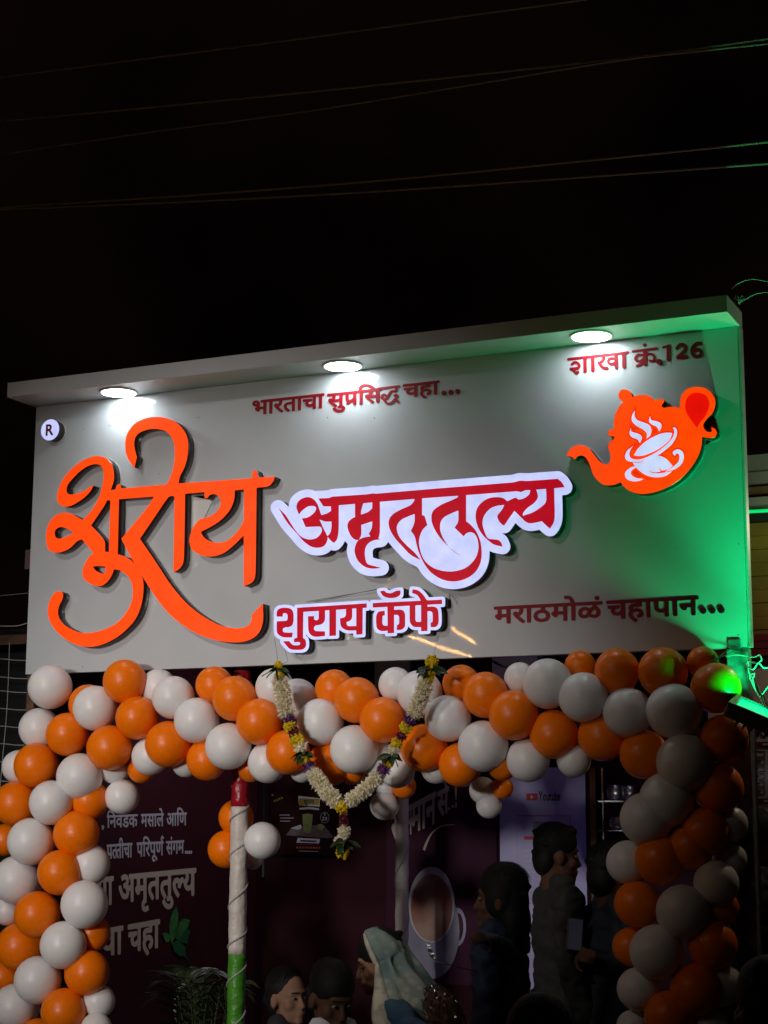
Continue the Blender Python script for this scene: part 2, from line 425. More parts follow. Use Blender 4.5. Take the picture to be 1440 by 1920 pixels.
# ------------------------------------------------------------------ lettering outlines
# closed outlines, delta coded, (units per metre, [loops]); p_ and l_ words are in units of their own height
SHAPES = {
 'orange_word': (5000, [
  '3782 18125 -102 4 -122 -4 -109 -13 -83 -19 -48 -15 -72 -32 -42 -24 -40 -27 -51 -44 -61 -65 -44 -61 -22 -38 -30 -78 -16 -70 -8 -77 4 -116 17 -104 18 -64 26 -64 22 -47 28 -51 32 -47 32 -41 95 -105 9 -7 3 4 55 252 -50 140 -23 84 -10 61 -2 38 -3 11 1 53 7 46 16 50 24 40 25 28 37 30 33 19 40 17 46 15 121 24 94 10 38 1 43 -2 104 -12 64 -12 79 -21 40 -13 64 -25 41 -22 44 -30 24 -21 23 -24 47 -59 47 -77 24 -50 14 -37 12 -43 15 -102 4 -44 5 -176 -5 -87 -10 -78 -16 -78 -24 -87 -33 -89 -44 -99 -38 -65 -46 -66 -10 -3 -1265 2 -11 4 -25 59 -16 32 -11 13 -16 6 -29 -10 -24 -20 -20 -30 -20 -56 -5 -4 -149 -15 -2 3 11 28 29 71 32 90 16 74 3 60 -12 107 -25 112 -12 34 -22 51 -20 32 -24 34 -35 38 -42 40 -44 32 -32 21 -61 30 -74 22 -66 13 -73 6 -29 0 -44 -3 -62 -8 -112 -27 -80 -24 -93 -35 -96 -46 -87 -51 -89 -59 -88 -71 -55 -50 -65 -69 -53 -66 -39 -59 -40 -72 -34 -76 -32 -108 -11 -62 -4 -45 3 -59 4 -22 10 -37 15 -32 26 -37 27 -23 47 -27 56 -22 70 -16 45 -4 39 2 74 13 49 14 70 26 154 72 75 41 63 41 91 71 56 55 42 57 44 75 2 4 -3 2 -92 -32 -108 -60 -31 -13 -131 -43 -81 -19 -73 -10 -71 -6 -71 3 -48 11 -41 18 -14 11 -19 26 -10 30 -3 52 6 47 15 46 15 25 40 50 47 47 65 59 123 101 71 49 63 39 75 39 44 19 56 20 40 10 57 11 62 7 50 0 47 -6 42 -11 61 -25 28 -18 19 -18 16 -21 14 -30 19 -71 14 -101 3 -63 -5 -75 -17 -108 -16 -74 -25 -92 -28 -75 -26 -57 -114 -199 -44 -66 -25 -32 -44 -47 -99 -89 -126 -102 -11 3 -96 47 -99 59 -81 39 -86 37 -69 21 -51 8 -37 3 -89 -3 -40 -4 -60 -12 -71 -22 -57 -29 -60 -46 -45 -48 -40 -56 -37 -69 -19 -52 -16 -62 -15 -88 -1 -25 2 -56 23 -140 17 -72 10 -30 11 -23 18 -28 14 -17 42 -38 43 -25 19 -8 57 -16 37 -8 90 -8 48 2 73 12 93 25 57 21 34 15 79 48 53 43 32 30 62 48 33 15 41 13 78 18 5 0 6 -4 218 -223 141 -154 -58 -21 -45 -25 -36 -32 -32 -37 -63 -98 -34 -59 -24 -58 -9 -30 -15 -78 -1 -33 3 -25 10 -31 14 -27 33 -50 27 -30 44 -38 45 -30 58 -32 53 -25 68 -25 54 -14 42 -7 72 -1 41 4 58 17 61 34 65 53 43 48 39 54 43 73 19 50 12 45 6 7 97 -12 64 -17 65 -30 36 -19 81 -54 36 -31 43 -42 34 -38 24 -34 29 -56 23 -55 17 -61 13 -63 3 -33 4 -88 -8 -86 -10 -57 -14 -49 -16 -42 -25 -53 -34 -61 -41 -62 -65 -84 -67 -69 -60 -52 -67 -49 -61 -37 -63 -32 -102 -41 -106 -34 -121 -31 -126 -25 -77 -11 -120 -10 -108 -2 -124 7 -72 13 -89 25 -120 47 -118 52 -88 47 -59 39 -53 45 -43 46 -46 61 -24 42 -12 27 -10 34 -7 35 -3 70 2 20 14 63 25 69 55 83 17 34 18 71 4 44 -4 20 -9 18 -31 29 -29 14 -27 8 -50 3 -44 -9 -31 -15 -34 -26 -42 -44 -30 -41 -32 -53 -33 -71 -12 -35 -12 -48 -8 -56 -3 -53 3 -48 11 -71 10 -38 27 -74 27 -53 25 -43 31 -43 81 -96 85 -85 109 -89 115 -76 78 -45 77 -40 121 -54 126 -44 115 -29 101 -16 121 -9 105 2 125 15 141 31 131 40 137 53 115 53 114 67 103 72 108 86 90 79 42 41 37 43 48 65 55 96 51 122 20 61 24 89 18 87 15 143 3 139 -3 11 -2 60 -6 48 -21 83 -42 101 -3 12 259 -355 115 -149 150 -183 81 -93 90 -96 64 -63 67 -62 60 -50 120 -94 169 -119 78 -50 128 -77 74 -41 150 -73 88 -37 80 -31 155 -52 106 -31 123 -32 74 -16 141 -22 119 -13 46 -4 146 -6 83 3 84 9 94 18 65 18 38 13 53 24 60 37 38 30 33 33 33 41 27 44 18 38 15 43 18 71 8 55 4 60 -2 116 -2 10 -2 56 -2 11 -1 43 -7 95 -5 0 -54 -46 -237 -211 -2 -4 15 -30 8 -21 1 -22 -27 -76 -30 -47 -21 -19 -28 -18 -28 -13 -56 -18 -68 -12 -83 -5 -118 5 -36 4 -157 25 -110 26 -101 33 -94 40 -160 77 -130 70 -100 59 -107 68 -85 60 -137 104 -61 50 -96 84 -122 117 -137 145 -116 131 -72 86 -80 103 -144 194 -309 404 -316 398 -2 7 430 541 230 294 91 107 25 21 25 12 34 11 35 4 10 0 20 -7 50 -28 3 -44 -2 -10 4 -131 -2 -10 3 -133 -2 -10 4 -131 -2 -10 4 -130 -2 -11 4 -130 -2 -10 3 -132 -2 -11 4 -129 -2 -11 4 -129 -2 -11 4 -131 -3 -11 4 -129 -2 -10 6 -352 1 -3 5 -1 71 21 27 11 36 23 48 40 41 48 14 25 16 44 13 74 3 57 -1 206 2 10 -2 93 2 10 -12 1210 3 3 22 1 514 1 4 -7 3 -138 3 -5 6 -1 37 -3 14 2 15 5 12 10 40 48 36 14 61 7 41 -4 27 -7 44 -22 35 -26 20 -18 20 -24 15 -23 18 -40 6 -22 3 -26 -2 -25 -13 -53 -27 -58 -20 -30 -39 -47 -25 -22 -28 -22 -43 -26 -39 -19 -46 -16 -70 -14 -131 -20 -68 -19 -17 -8 -27 -18 -54 -44 -33 -33 -46 -55 -40 -68 -30 -67 -18 -54 -13 -57 -11 -79 2 -62 6 -29 14 -43 15 -33 29 -45 32 -38 29 -26 36 -27 36 -22 84 -41 95 -34 49 -12 54 -9 32 -4 94 -6 51 1 58 5 86 15 55 13 91 33 57 28 108 69 123 90 37 29 195 165 7 2 6 -257 -2 -15 17 -928 2 -3 4 -1 128 36 37 15 37 20 22 16 32 36 16 29 11 30 11 58 4 44 0 125 2 10 -2 107 2 11 -2 125 2 11 -5 481 2 12 -3 165 2 14 -3 176 2 14 -4 178 2 15 -3 180 2 15 -4 180 2 15 -3 170 2 23 6 4 21 1 138 -1 92 3 45 8 32 12 28 16 34 28 32 36 16 26 11 25 26 72 -4 3 -440 10 -6 8 -21 102 -16 50 -7 11 -13 13 -17 7 -12 2 -14 -4 -11 -8 -22 -34 -16 -48 -14 -93 -3 -8 -11 -2 -1997 30 -2 3 1 13 13 75 23 81 16 36 63 100 40 75 41 112 20 72 12 54 10 69 8 84 3 72 -3 103 -13 96 -25 87 -29 64 -27 44 -38 57 -37 45 -53 60 -72 68 -78 58 -43 27 -79 40 -59 26 -89 32 -66 20 -64 15 -66 11',
  '6261 16140 21 0 4 -7 3 -158 -2 -14 11 -562 -32 -70 -39 -71 -45 -61 -45 -50 -39 -36 -85 -72 -60 -46 -59 -37 -27 -14 -29 -12 -49 -15 -46 -8 -79 -5 -43 1 -78 8 -66 16 -75 24 -61 25 -58 34 -28 21 -49 46 -29 33 -24 41 -22 52 212 76 148 67 91 47 46 27 88 62 78 65 75 75 37 47 21 30 26 43 21 42 31 85 12 41 8 49 4 62 -1 110',
  '3784 16153 12 -1 1 -7 -12 -28 -22 -37 -46 -64 -58 -75 -85 -99 -97 -102 -564 -563 2 -8 62 -109 97 -159 105 -165 134 -196 8 -12 0 -3 -2 1 -75 67 -37 30 -58 39 -56 34 -42 21 -56 24 -101 34 -80 24 -6 5 -2 109 2 11 -3 83 2 11 -3 83 2 11 -3 83 2 11 -3 84 3 10 -3 84 2 11 -3 83 2 11 -3 84 2 10 -3 86 2 11 -3 84 2 11 -3 84 2 10 -3 84 2 11 -3 84 2 11 -3 84 2 13 4 3 20 1',
  '2534 16158 16 0 6 -3 2 -32 -2 -11 3 -67 -2 -86 2 -66 -2 -86 3 -66 -2 -86 3 -66 -2 -86 2 -66 -2 -85 4 -443 -1 -35 -3 -5 -50 9 -56 6 -7 3 -3 7 -11 213 -23 50 -19 32 -32 37 -70 71 -173 167 -79 72 -27 27 -2 4 235 289 99 126 59 84 47 89 8 3',
  '1109 15586 41 -5 32 -7 120 -39 81 -36 107 -59 23 -15 -80 -42 -88 -38 -57 -21 -47 -13 -65 -13 -53 -6 -53 3 -48 13 -21 10 -20 14 -14 18 -12 21 -9 25 -10 38 -2 34 5 22 11 21 12 16 40 30 29 14 24 7 34 7',
  '2192 14546 58 -3 221 -22 6 -42 3 -59 -9 -47 -14 -24 -24 -8 -26 2 -39 9 -47 15 -36 15 -40 20 -63 40 -40 40 -40 51 9 5 62 8',
 ]),
 'red_script': (5000, [
  '14037 15776 -666 6 -64 5 -58 11 -57 4 -60 -5 -79 -16 -44 -4 -2014 3 -1284 -4 -20 2 -49 12 -168 -12 -860 13 -23 -3 -75 -23 -270 9 -1 -3 7 -11 123 -180 195 -16 2 -106 -9 -2 -47 -28 -53 -23 -45 -11 -89 -15 -6 4 -26 64 -69 184 -42 65 -31 37 -21 20 -39 30 -40 22 -25 10 -37 10 -44 3 -47 -3 -69 -16 -43 -18 -33 -18 -35 -30 -20 -28 -12 -22 -13 -49 1 -48 17 -56 48 -102 60 64 26 22 72 48 60 29 30 8 53 5 64 -5 26 -6 32 -15 17 -14 7 -15 0 -19 -8 -31 -14 -26 -18 -24 -50 -44 -53 -35 -55 -23 -67 -16 -92 -4 -6 -5 94 -205 276 -6 80 -6 28 -8 18 -14 13 -20 7 -30 0 -27 -4 -22 -22 -44 -32 -39 -36 -31 -35 -21 -34 -15 -53 -11 -55 -5 -92 8 -74 24 -55 26 -35 21 -55 44 -51 55 -88 106 -80 112 -98 151 -53 69 -61 65 -130 121 184 -280 69 -97 89 -101 155 -158 140 -160 30 -29 66 -55 54 -38 51 -33 37 -19 52 -19 69 -13 46 -3 52 1 64 11 39 16 27 23 23 30 22 40 18 42 5 25 0 52 50 -64 34 -35 42 -30 41 -25 48 44 25 36 11 30 11 47 10 81 7 86 1 48 -4 494 414 2 3 -306 -34 -11 -50 -22 -45 -30 -29 -27 -25 -46 -8 -38 0 -35 16 -69 28 -70 30 -57 31 -43 56 -52 38 -23 31 -8 57 -7 -30 -24 -18 -24 -27 -53 -19 -67 -7 -42 0 -47 10 -46 14 -45 22 -57 21 -38 27 -38 21 -25 53 -51 52 -40 65 -36 47 -17 69 -16 46 -7 44 -3 76 2 95 8 -277 80 -45 19 -21 16 -18 23 -11 21 -18 58 -17 105 0 75 11 65 11 30 15 29 32 40 46 36 65 28 57 15 47 5 97 2 10 3 -53 15 26 92 11 75 -1 114 2 6 -5 558 6 3 853 2 -8 -33 -17 -33 -34 -39 -39 -30 -57 -24 -179 -57 -94 -40 -57 -28 -40 -24 -62 -53 -18 -24 -17 -33 -9 -26 -7 -48 1 -39 9 -58 15 -49 25 -55 60 -99 63 -87 67 -77 112 -116 92 -100 43 -43 53 -45 58 -40 91 -50 91 -45 1 3 -52 67 -68 81 -68 68 -132 116 -98 99 -63 71 -35 49 -28 53 -20 52 -16 68 -2 46 6 39 7 17 13 26 20 27 18 20 34 29 36 23 50 21 131 43 127 36 3 -110 -2 -43 -7 -44 -26 -73 -54 -101 -4 -14 56 -68 29 -45 19 -53 51 -217 26 -82 67 -152 54 -104 30 -49 41 -61 43 -56 39 -45 34 -34 67 -55 96 -63 83 -42 45 -19 95 -29 102 -17 104 -4 49 4 69 10 104 26 86 34 40 22 68 46 61 56 51 66 34 63 15 36 17 53 13 62 4 45 3 91 -2 6 0 49 -8 82 -12 70 -12 50 -39 109 -48 95 -31 47 -24 31 -94 99 -41 35 -53 39 3 586 11 2 1173 -3 15 -2 92 -24 106 35 110 -9 -7 -47 -7 -21 -10 -19 -13 -16 -23 -20 -48 -30 -50 -22 -39 -9 -78 -4 -31 28 -22 13 -15 3 -14 0 -46 -13 -133 -51 -36 37 -30 25 -35 18 -48 16 -46 10 -111 8 -81 -4 -44 -9 -42 -13 -40 -17 -42 -23 -44 -29 -52 -45 -19 -22 -28 -35 -17 -31 -19 -53 -11 -63 -1 -83 8 -63 15 -62 27 -79 29 -62 56 -91 53 -68 57 -58 90 -80 54 -40 48 -27 29 -12 76 -22 83 -19 -15 49 -14 34 -17 25 -25 26 -34 20 -20 7 -67 8 -39 9 -54 5 -40 13 -13 9 -25 28 -31 57 -43 116 -19 66 -10 61 0 57 11 57 17 45 28 47 40 51 75 65 46 25 31 11 72 19 52 8 144 3 -6 -16 -38 -70 -25 -34 -73 -78 -17 -27 -5 -19 2 -28 8 -24 23 -45 20 -33 37 -41 57 -42 6 -2 5 4 97 128 143 178 228 -233 23 -20 41 -27 45 -17 65 -6 74 7 151 24 105 -105 81 -71 57 75 21 36 14 36 9 30 9 52 2 25 3 160 -2 6 1 94 -2 6 -3 357 3 2 229 7 3 2 -30 61 -30 49 -37 37 -55 46',
  '13754 15574 22 -1 5 -3 6 -113 1 -86 -2 -37 -7 -33 -13 -29 -16 -22 -35 -33 -61 -43 -78 -48 -51 -26 -66 -26 -45 -15 -175 -42 1 36 7 25 17 26 21 25 63 57 37 24 106 63 42 37 39 47 8 15 11 33 2 14 -2 29 -13 60 -22 65 11 2',
  '11716 15577 4 0 0 -16 -16 -20 -13 -9 -175 -61 -127 -38 -75 -28 -112 -59 -64 -47 -21 -22 -17 -27 -15 -39 -7 -36 -2 -60 4 -53 7 -35 17 -59 26 -60 32 -63 43 -71 38 -56 58 -74 54 -63 72 -75 71 -69 -52 68 -62 93 -49 90 -23 53 -21 74 -7 48 0 80 7 44 15 43 30 46 43 40 27 17 79 34 103 37 136 40 3 -63 0 -122 -7 -59 -11 -31 -11 -20 -63 -85 208 -206 17 12 37 37 18 11 36 14 40 7 32 -2 42 -13 33 -20 22 -22 27 -41 17 -37 16 -49 15 -62 6 -60 0 -31 -5 -61 -9 -51 -21 -64 -34 -63 -32 -46 -30 -36 -29 -29 -60 -51 -32 -22 -67 -36 -43 -15 -84 -21 -61 -10 -98 -9 -61 0 -77 6 -79 13 -59 13 -83 24 -97 40 -70 40 -74 55 -60 58 -50 68 -43 81 -30 84 -29 116 -13 87 3 71 13 63 30 85 39 70 23 28 44 38 53 40 -67 213 -62 24 0 377 46 1',
  '9597 15582 20 -1 0 -139 -69 -54 -42 -24 -47 -15 -127 -28 3 69 9 55 42 129 9 3',
  '8279 15276 12 -2 104 -42 39 -11 63 -7 90 1 4 -110 -7 -59 -10 -53 -14 -36 -13 -22 -26 -28 -34 -31 -126 228',
  '9611 15143 5 0 2 -3 0 -59 -4 -57 -7 -34 -24 -52 -51 -74 47 -66 -107 -3 -74 -9 -62 -19 -49 -27 3 11 35 53 11 24 7 24 4 73 -5 156',
  '11502 14434 11 -14 48 -48 54 -44 99 -64 89 -50 -176 117 -78 61',
 ]),
 'script_plate': (5000, [
  '14037 15948 -671 8 -56 5 -68 11 -76 4 -73 -7 -95 -16 -19 -1 -2013 7 -1237 -2 -27 1 -38 8 -51 4 -179 -10 -853 13 -50 -6 -66 -18 -234 9 -32 -2 -34 -6 -68 31 -64 19 -74 11 -65 0 -49 -5 -62 -12 -39 -11 -47 -18 -72 -39 -50 -39 -43 -51 -23 -38 -14 -28 -9 -27 -11 -43 -4 -61 -4 -6 -9 6 -119 111 -42 32 -36 18 -28 9 -16 3 -50 4 -39 -6 -36 -11 -41 -26 -17 -16 -19 -24 -15 -32 -7 -32 1 -48 9 -35 17 -32 187 -283 79 -110 75 -89 185 -190 110 -127 67 -67 82 -68 65 -47 67 -42 58 -29 71 -27 76 -18 57 -8 34 -2 87 2 39 4 47 8 66 22 48 25 54 44 6 0 21 -8 34 -8 47 -3 39 6 34 12 24 14 20 14 34 31 25 26 27 33 22 38 15 34 4 3 77 -80 -19 -99 -2 -70 3 -31 12 -56 30 -93 22 -51 26 -47 21 -33 58 -69 54 -52 78 -61 43 -27 69 -34 38 -14 51 -15 87 -18 86 -9 69 1 127 7 44 7 38 14 35 23 29 33 17 33 9 34 0 44 -10 37 -15 32 -29 36 -27 22 -26 16 -27 11 -145 42 -109 34 -5 14 -10 60 0 63 2 16 7 22 11 17 14 11 26 13 27 7 22 3 119 6 33 6 33 12 41 26 26 31 19 35 4 2 42 -51 77 -89 206 -218 43 -43 69 -58 70 -48 45 -27 167 -86 82 -119 36 -45 51 -58 60 -57 88 -68 90 -58 74 -38 86 -37 61 -20 107 -26 93 -13 65 -4 95 4 95 13 72 15 65 19 76 29 71 36 66 41 42 31 43 38 27 28 31 36 38 54 42 79 34 88 13 50 11 57 7 70 3 53 -2 54 3 6 6 -1 50 -25 60 -22 154 -40 31 -4 39 1 35 8 29 13 30 21 29 36 12 24 7 22 3 15 0 41 -7 34 -37 97 -27 47 -25 32 -25 25 -24 21 -43 28 -2 4 47 -7 39 1 38 9 37 19 19 14 19 22 115 146 4 0 4 -2 73 -74 47 -40 49 -33 61 -29 68 -19 69 -7 62 3 114 14 16 -12 21 -22 53 -47 53 -44 40 -22 34 -10 47 -3 34 5 35 13 37 26 18 20 46 61 17 24 28 49 23 55 20 78 9 89 2 144 -1 18 1 82 -4 172 2 41 3 4 7 2 65 2 30 4 33 11 24 15 15 11 14 14 23 34 12 36 4 33 -2 36 -12 38 -45 89 -18 29 -32 43 -50 49 -77 64 -29 15 -22 7 -14 4',
 ]),
 'cafe_plate': (5000, [
  '10594 13606 -17 -3 -13 -7 -11 -12 -4 -10 -18 -88 0 -44 2 -12 10 -19 13 -11 13 -7 71 -24 27 -14 8 -6 2 -4 -22 -2 -294 2 -11 -1 -18 2 2 4 28 22 12 16 13 29 5 24 0 106 -3 12 -3 10 -8 11 -11 8 -11 5 -15 3 -55 3 -59 -1 -37 -4 -41 -10 -63 -28 -24 -6 -24 4 -16 6 -31 28 -15 11 -35 12 -81 4 -80 -12 -11 -4 -11 -7 -9 -12 -5 -20 1 -42 7 -23 33 -54 35 -46 27 -23 37 -22 1 -2 -15 -2 -253 2 -14 -1 -13 -4 -13 -10 -9 -16 -3 -20 0 -135 8 -24 11 -13 19 -9 15 -3 73 -4 4 -3 -22 -37 -18 -57 -4 -30 1 -147 7 -82 9 -50 9 -25 9 -16 20 -25 18 -15 22 -15 26 -13 44 -14 29 -5 90 -4 2 -3 6 -22 7 -11 13 -11 13 -4 13 -3 68 -3 133 1 21 4 16 11 8 16 4 33 2 3 89 -4 28 3 48 14 35 19 24 19 19 23 9 16 8 23 5 30 3 2 21 -27 29 -28 28 -18 22 -11 30 -9 28 -6 83 -5 2 -4 0 -41 3 -14 10 -18 16 -11 21 -6 73 -3 103 2 38 5 17 11 9 18 3 12 0 31 3 5 113 -5 36 5 26 9 23 13 26 22 21 33 11 27 7 31 4 37 0 134 -4 71 -10 70 -9 30 -9 20 2 2 9 2 34 -1 40 4 15 9 9 12 5 20 0 134 -5 20 -6 10 -17 13 -22 6 -83 4 -224 -1 -15 2 -23 11 -31 46 -64 77 -54 53 -41 29 -38 18 -59 15 -69 12',
  '9426 13349 -1709 -14 -32 -3 -21 -9 -11 -15 -6 -26 -3 -2 -15 13 -22 14 -23 11 -53 17 -44 9 -79 6 -67 1 -74 -7 -32 -7 -26 -9 -20 -12 -29 -21 -17 -22 -14 -24 -9 -35 -2 -18 2 -108 5 -35 12 -21 -9 -14 -5 -20 1 -167 2 -10 2 -66 3 -25 5 -29 8 -25 10 -21 12 -15 35 -35 37 -25 61 -31 -3 -20 0 -43 8 -25 110 -121 53 -50 34 -23 24 -11 27 -9 44 -8 76 -7 141 -5 43 0 53 7 27 7 30 14 30 23 15 19 15 28 14 44 2 14 -1 84 -15 65 -12 25 -15 21 -36 28 -1 50 2 0 12 -22 21 -30 20 -21 23 -19 53 -31 35 -11 34 -8 131 -5 57 1 108 6 27 4 18 6 18 -8 18 -3 58 -2 153 2 20 3 13 7 9 11 5 12 3 12 -2 159 1 5 2 0 27 -27 43 -30 41 -19 31 -12 40 -10 36 -6 138 -6 3 -4 1 -45 5 -18 12 -15 20 -11 15 -3 60 -2 137 2 20 4 13 7 9 11 7 23 1 281 2 12 -1 195 2 12 0 46 5 5 44 0 24 5 11 7 8 11 7 28 -1 130 -6 21 -6 10 -16 13 -22 6',
 ]),
 'cafe_red': (5000, [
  '10624 13538 -3 -2 -3 -12 -12 -67 9 -5 72 -25 30 -15 17 -12 17 -17 25 -32 40 -66 4 -8 -4 -2 -1174 4 0 -99 3 -3 36 -2 6 2 77 -2 7 2 162 -2 7 2 37 -2 6 2 18 -1 3 -3 8 -420 -51 1 -37 6 -15 5 -9 6 -7 9 -10 29 -2 18 0 50 2 10 0 67 4 18 10 8 17 6 25 2 -1 104 -75 -2 -54 -7 -20 -8 -13 -9 -23 -26 -8 -15 -9 -24 -9 -45 0 -103 10 -96 5 -24 6 -18 7 -13 16 -19 27 -19 21 -11 38 -12 15 -3 53 -2 76 5 11 -1 1 -56 3 -3 153 0 0 402 0 4 3 1 67 -3 13 -3 14 -7 12 -12 8 -13 4 -16 3 -18 0 -97 -2 -24 -5 -16 -6 -10 -8 -4 -28 -6 -9 -93 1 -18 74 -4 26 3 28 9 17 9 24 17 13 13 11 18 7 18 4 49 -2 12 0 96 2 15 -2 11 0 51 -7 42 -9 25 -12 19 -21 23 -24 15 -20 6 -21 4 -61 3 -94 -3 -1 74 3 3 22 1 78 -2 7 2 117 -2 6 2 37 -2 7 2 76 -2 6 2 20 -2 1 -280 2 -6 3 -58 11 -38 13 -25 17 -22 32 -29 29 -16 41 -10 129 -6 2 -92 30 -2 38 3 62 -1 17 1 4 3 1 433 15 2 47 -2 21 -6 22 -13 11 -15 4 -12 7 -63 0 -83 -2 -6 0 -19 -3 -12 -7 -15 -15 -8 -17 -2 -5 -5 0 -96 84 -5 23 3 32 15 20 17 17 27 6 18 9 56 0 91 -2 6 -2 63 -8 59 -9 30 -11 21 -17 19 -24 17 -27 11 -41 8 -30 2 -98 -3 -1 42 5 5 118 -2 6 2 34 -2 7 2 117 -2 6 2 34 -2 24 2 0 95 -38 3 -7 -2 -36 2 -6 -2 -37 2 -6 -2 -36 2 -7 -2 -36 2 -6 -2 -135 2 -2 12 -19 2 -5 2 -38 61 -37 46 -27 30 -62 59 -34 20 -30 12 -32 8',
  '10312 13530 -55 0 -37 -5 -24 -7 -67 -29 -40 -9 -48 3 -55 13 -14 7 -33 32 -21 10 -28 2 -68 -12 32 -54 30 -38 21 -19 23 -13 24 -12 33 -11 39 -11 31 -5 65 -4 50 4 48 8 44 16 28 16 22 22 10 21 2 12 0 60 -4 3',
  '9457 13280 -242 -2 -6 -2 -29 2 -7 -2 -29 1 -7 -1 -29 1 -6 -2 -29 2 -7 -2 -29 2 -40 -3 -137 1 -40 -2 -173 0 -41 -2 -137 0 -41 -2 -174 0 -41 -2 -139 1 -41 -2 -176 0 -41 -2 -66 1 -21 -2 9 -683 -4 -5 -70 -18 -3 -3 1 -77 3 -3 21 -1 77 3 28 -4 16 -6 7 -7 6 -11 -1 -20 -5 -9 -6 -5 -23 -12 -16 -3 -41 -1 -7 2 -53 4 -34 8 -17 9 -38 32 -45 52 -129 1 -25 -1 -3 -3 105 -114 45 -44 28 -19 39 -15 55 -9 44 -2 7 -2 132 -3 32 4 29 7 19 8 25 19 18 26 11 28 5 22 -1 36 -13 56 -9 18 -6 9 -17 13 -28 16 -8 7 -1 210 2 8 -2 149 2 8 -2 149 2 6 0 66 3 3 390 3 3 -26 -1 -135 -4 -24 -7 -12 -8 -6 -15 -6 -16 -1 -30 1 -11 3 -11 6 -10 10 -8 16 1 62 -126 2 -25 -1 -3 -3 6 -243 2 -6 3 -51 5 -26 17 -46 19 -28 17 -18 19 -15 42 -25 50 -14 79 -3 179 9 -2 106 -165 10 -70 9 -17 8 -23 23 -7 16 -2 13 2 14 13 30 9 9 10 7 25 7 56 4 48 8 51 20 28 22 16 20 11 20 8 26 5 24 0 24 2 8 -4 153 6 3 101 0 3 0 1 -4 6 -582 3 -3 12 -1 6 2 146 1 -4 589 236 2 6 2 7 -1 1 -3 1 -97 -4 -40 -7 -18 -18 -17 -27 -14 -47 -10 -40 -5 -6 -4 10 -122 8 -31 16 -32 20 -24 30 -24 49 -26 25 -9 29 -8 33 -5 189 -7 3 -95 151 2 0 77 3 8 -2 200 2 10 0 296 4 3 15 1 60 -1 20 2 0 95 -3 3',
  '10815 13176 7 1 4 -4 0 -366 -4 -3 -25 1 -7 -1 -64 3 -9 2 -13 9 -11 17 -5 18 -2 24 0 295 7 5',
  '7429 13279 -55 2 -37 -3 -28 -3 -39 -11 -28 -15 -12 -10 -13 -16 -11 -20 -7 -35 1 -62 4 -23 152 -7 1 46 3 12 6 12 12 6 16 2 42 -4 27 -12 13 -17 6 -17 5 -31 1 -45 -7 -25 -19 -26 -238 -2 -19 -2 -1 -124 3 -6 1 -70 6 -43 5 -17 9 -19 14 -17 20 -18 23 -17 30 -17 38 -16 46 -13 51 -4 7 -2 147 -2 2 1 3 8 13 98 -117 5 -7 3 -78 5 -21 5 -15 8 -11 10 -7 17 -3 19 2 22 5 9 16 13 19 8 29 7 14 2 55 -3 14 2 35 9 43 20 14 15 14 24 13 52 4 47 -2 117 -8 44 -7 20 -14 28 -14 17 -17 16 -35 20 -19 7 -41 10',
  '9204 13177 25 -1 4 -3 2 -394 -78 2 -7 -2 -87 4 -33 6 -18 12 -16 26 -5 14 -2 39 60 13 22 9 28 21 15 20 13 31 5 49 -3 151 9 3',
 ]),
 'pot': (5000, [
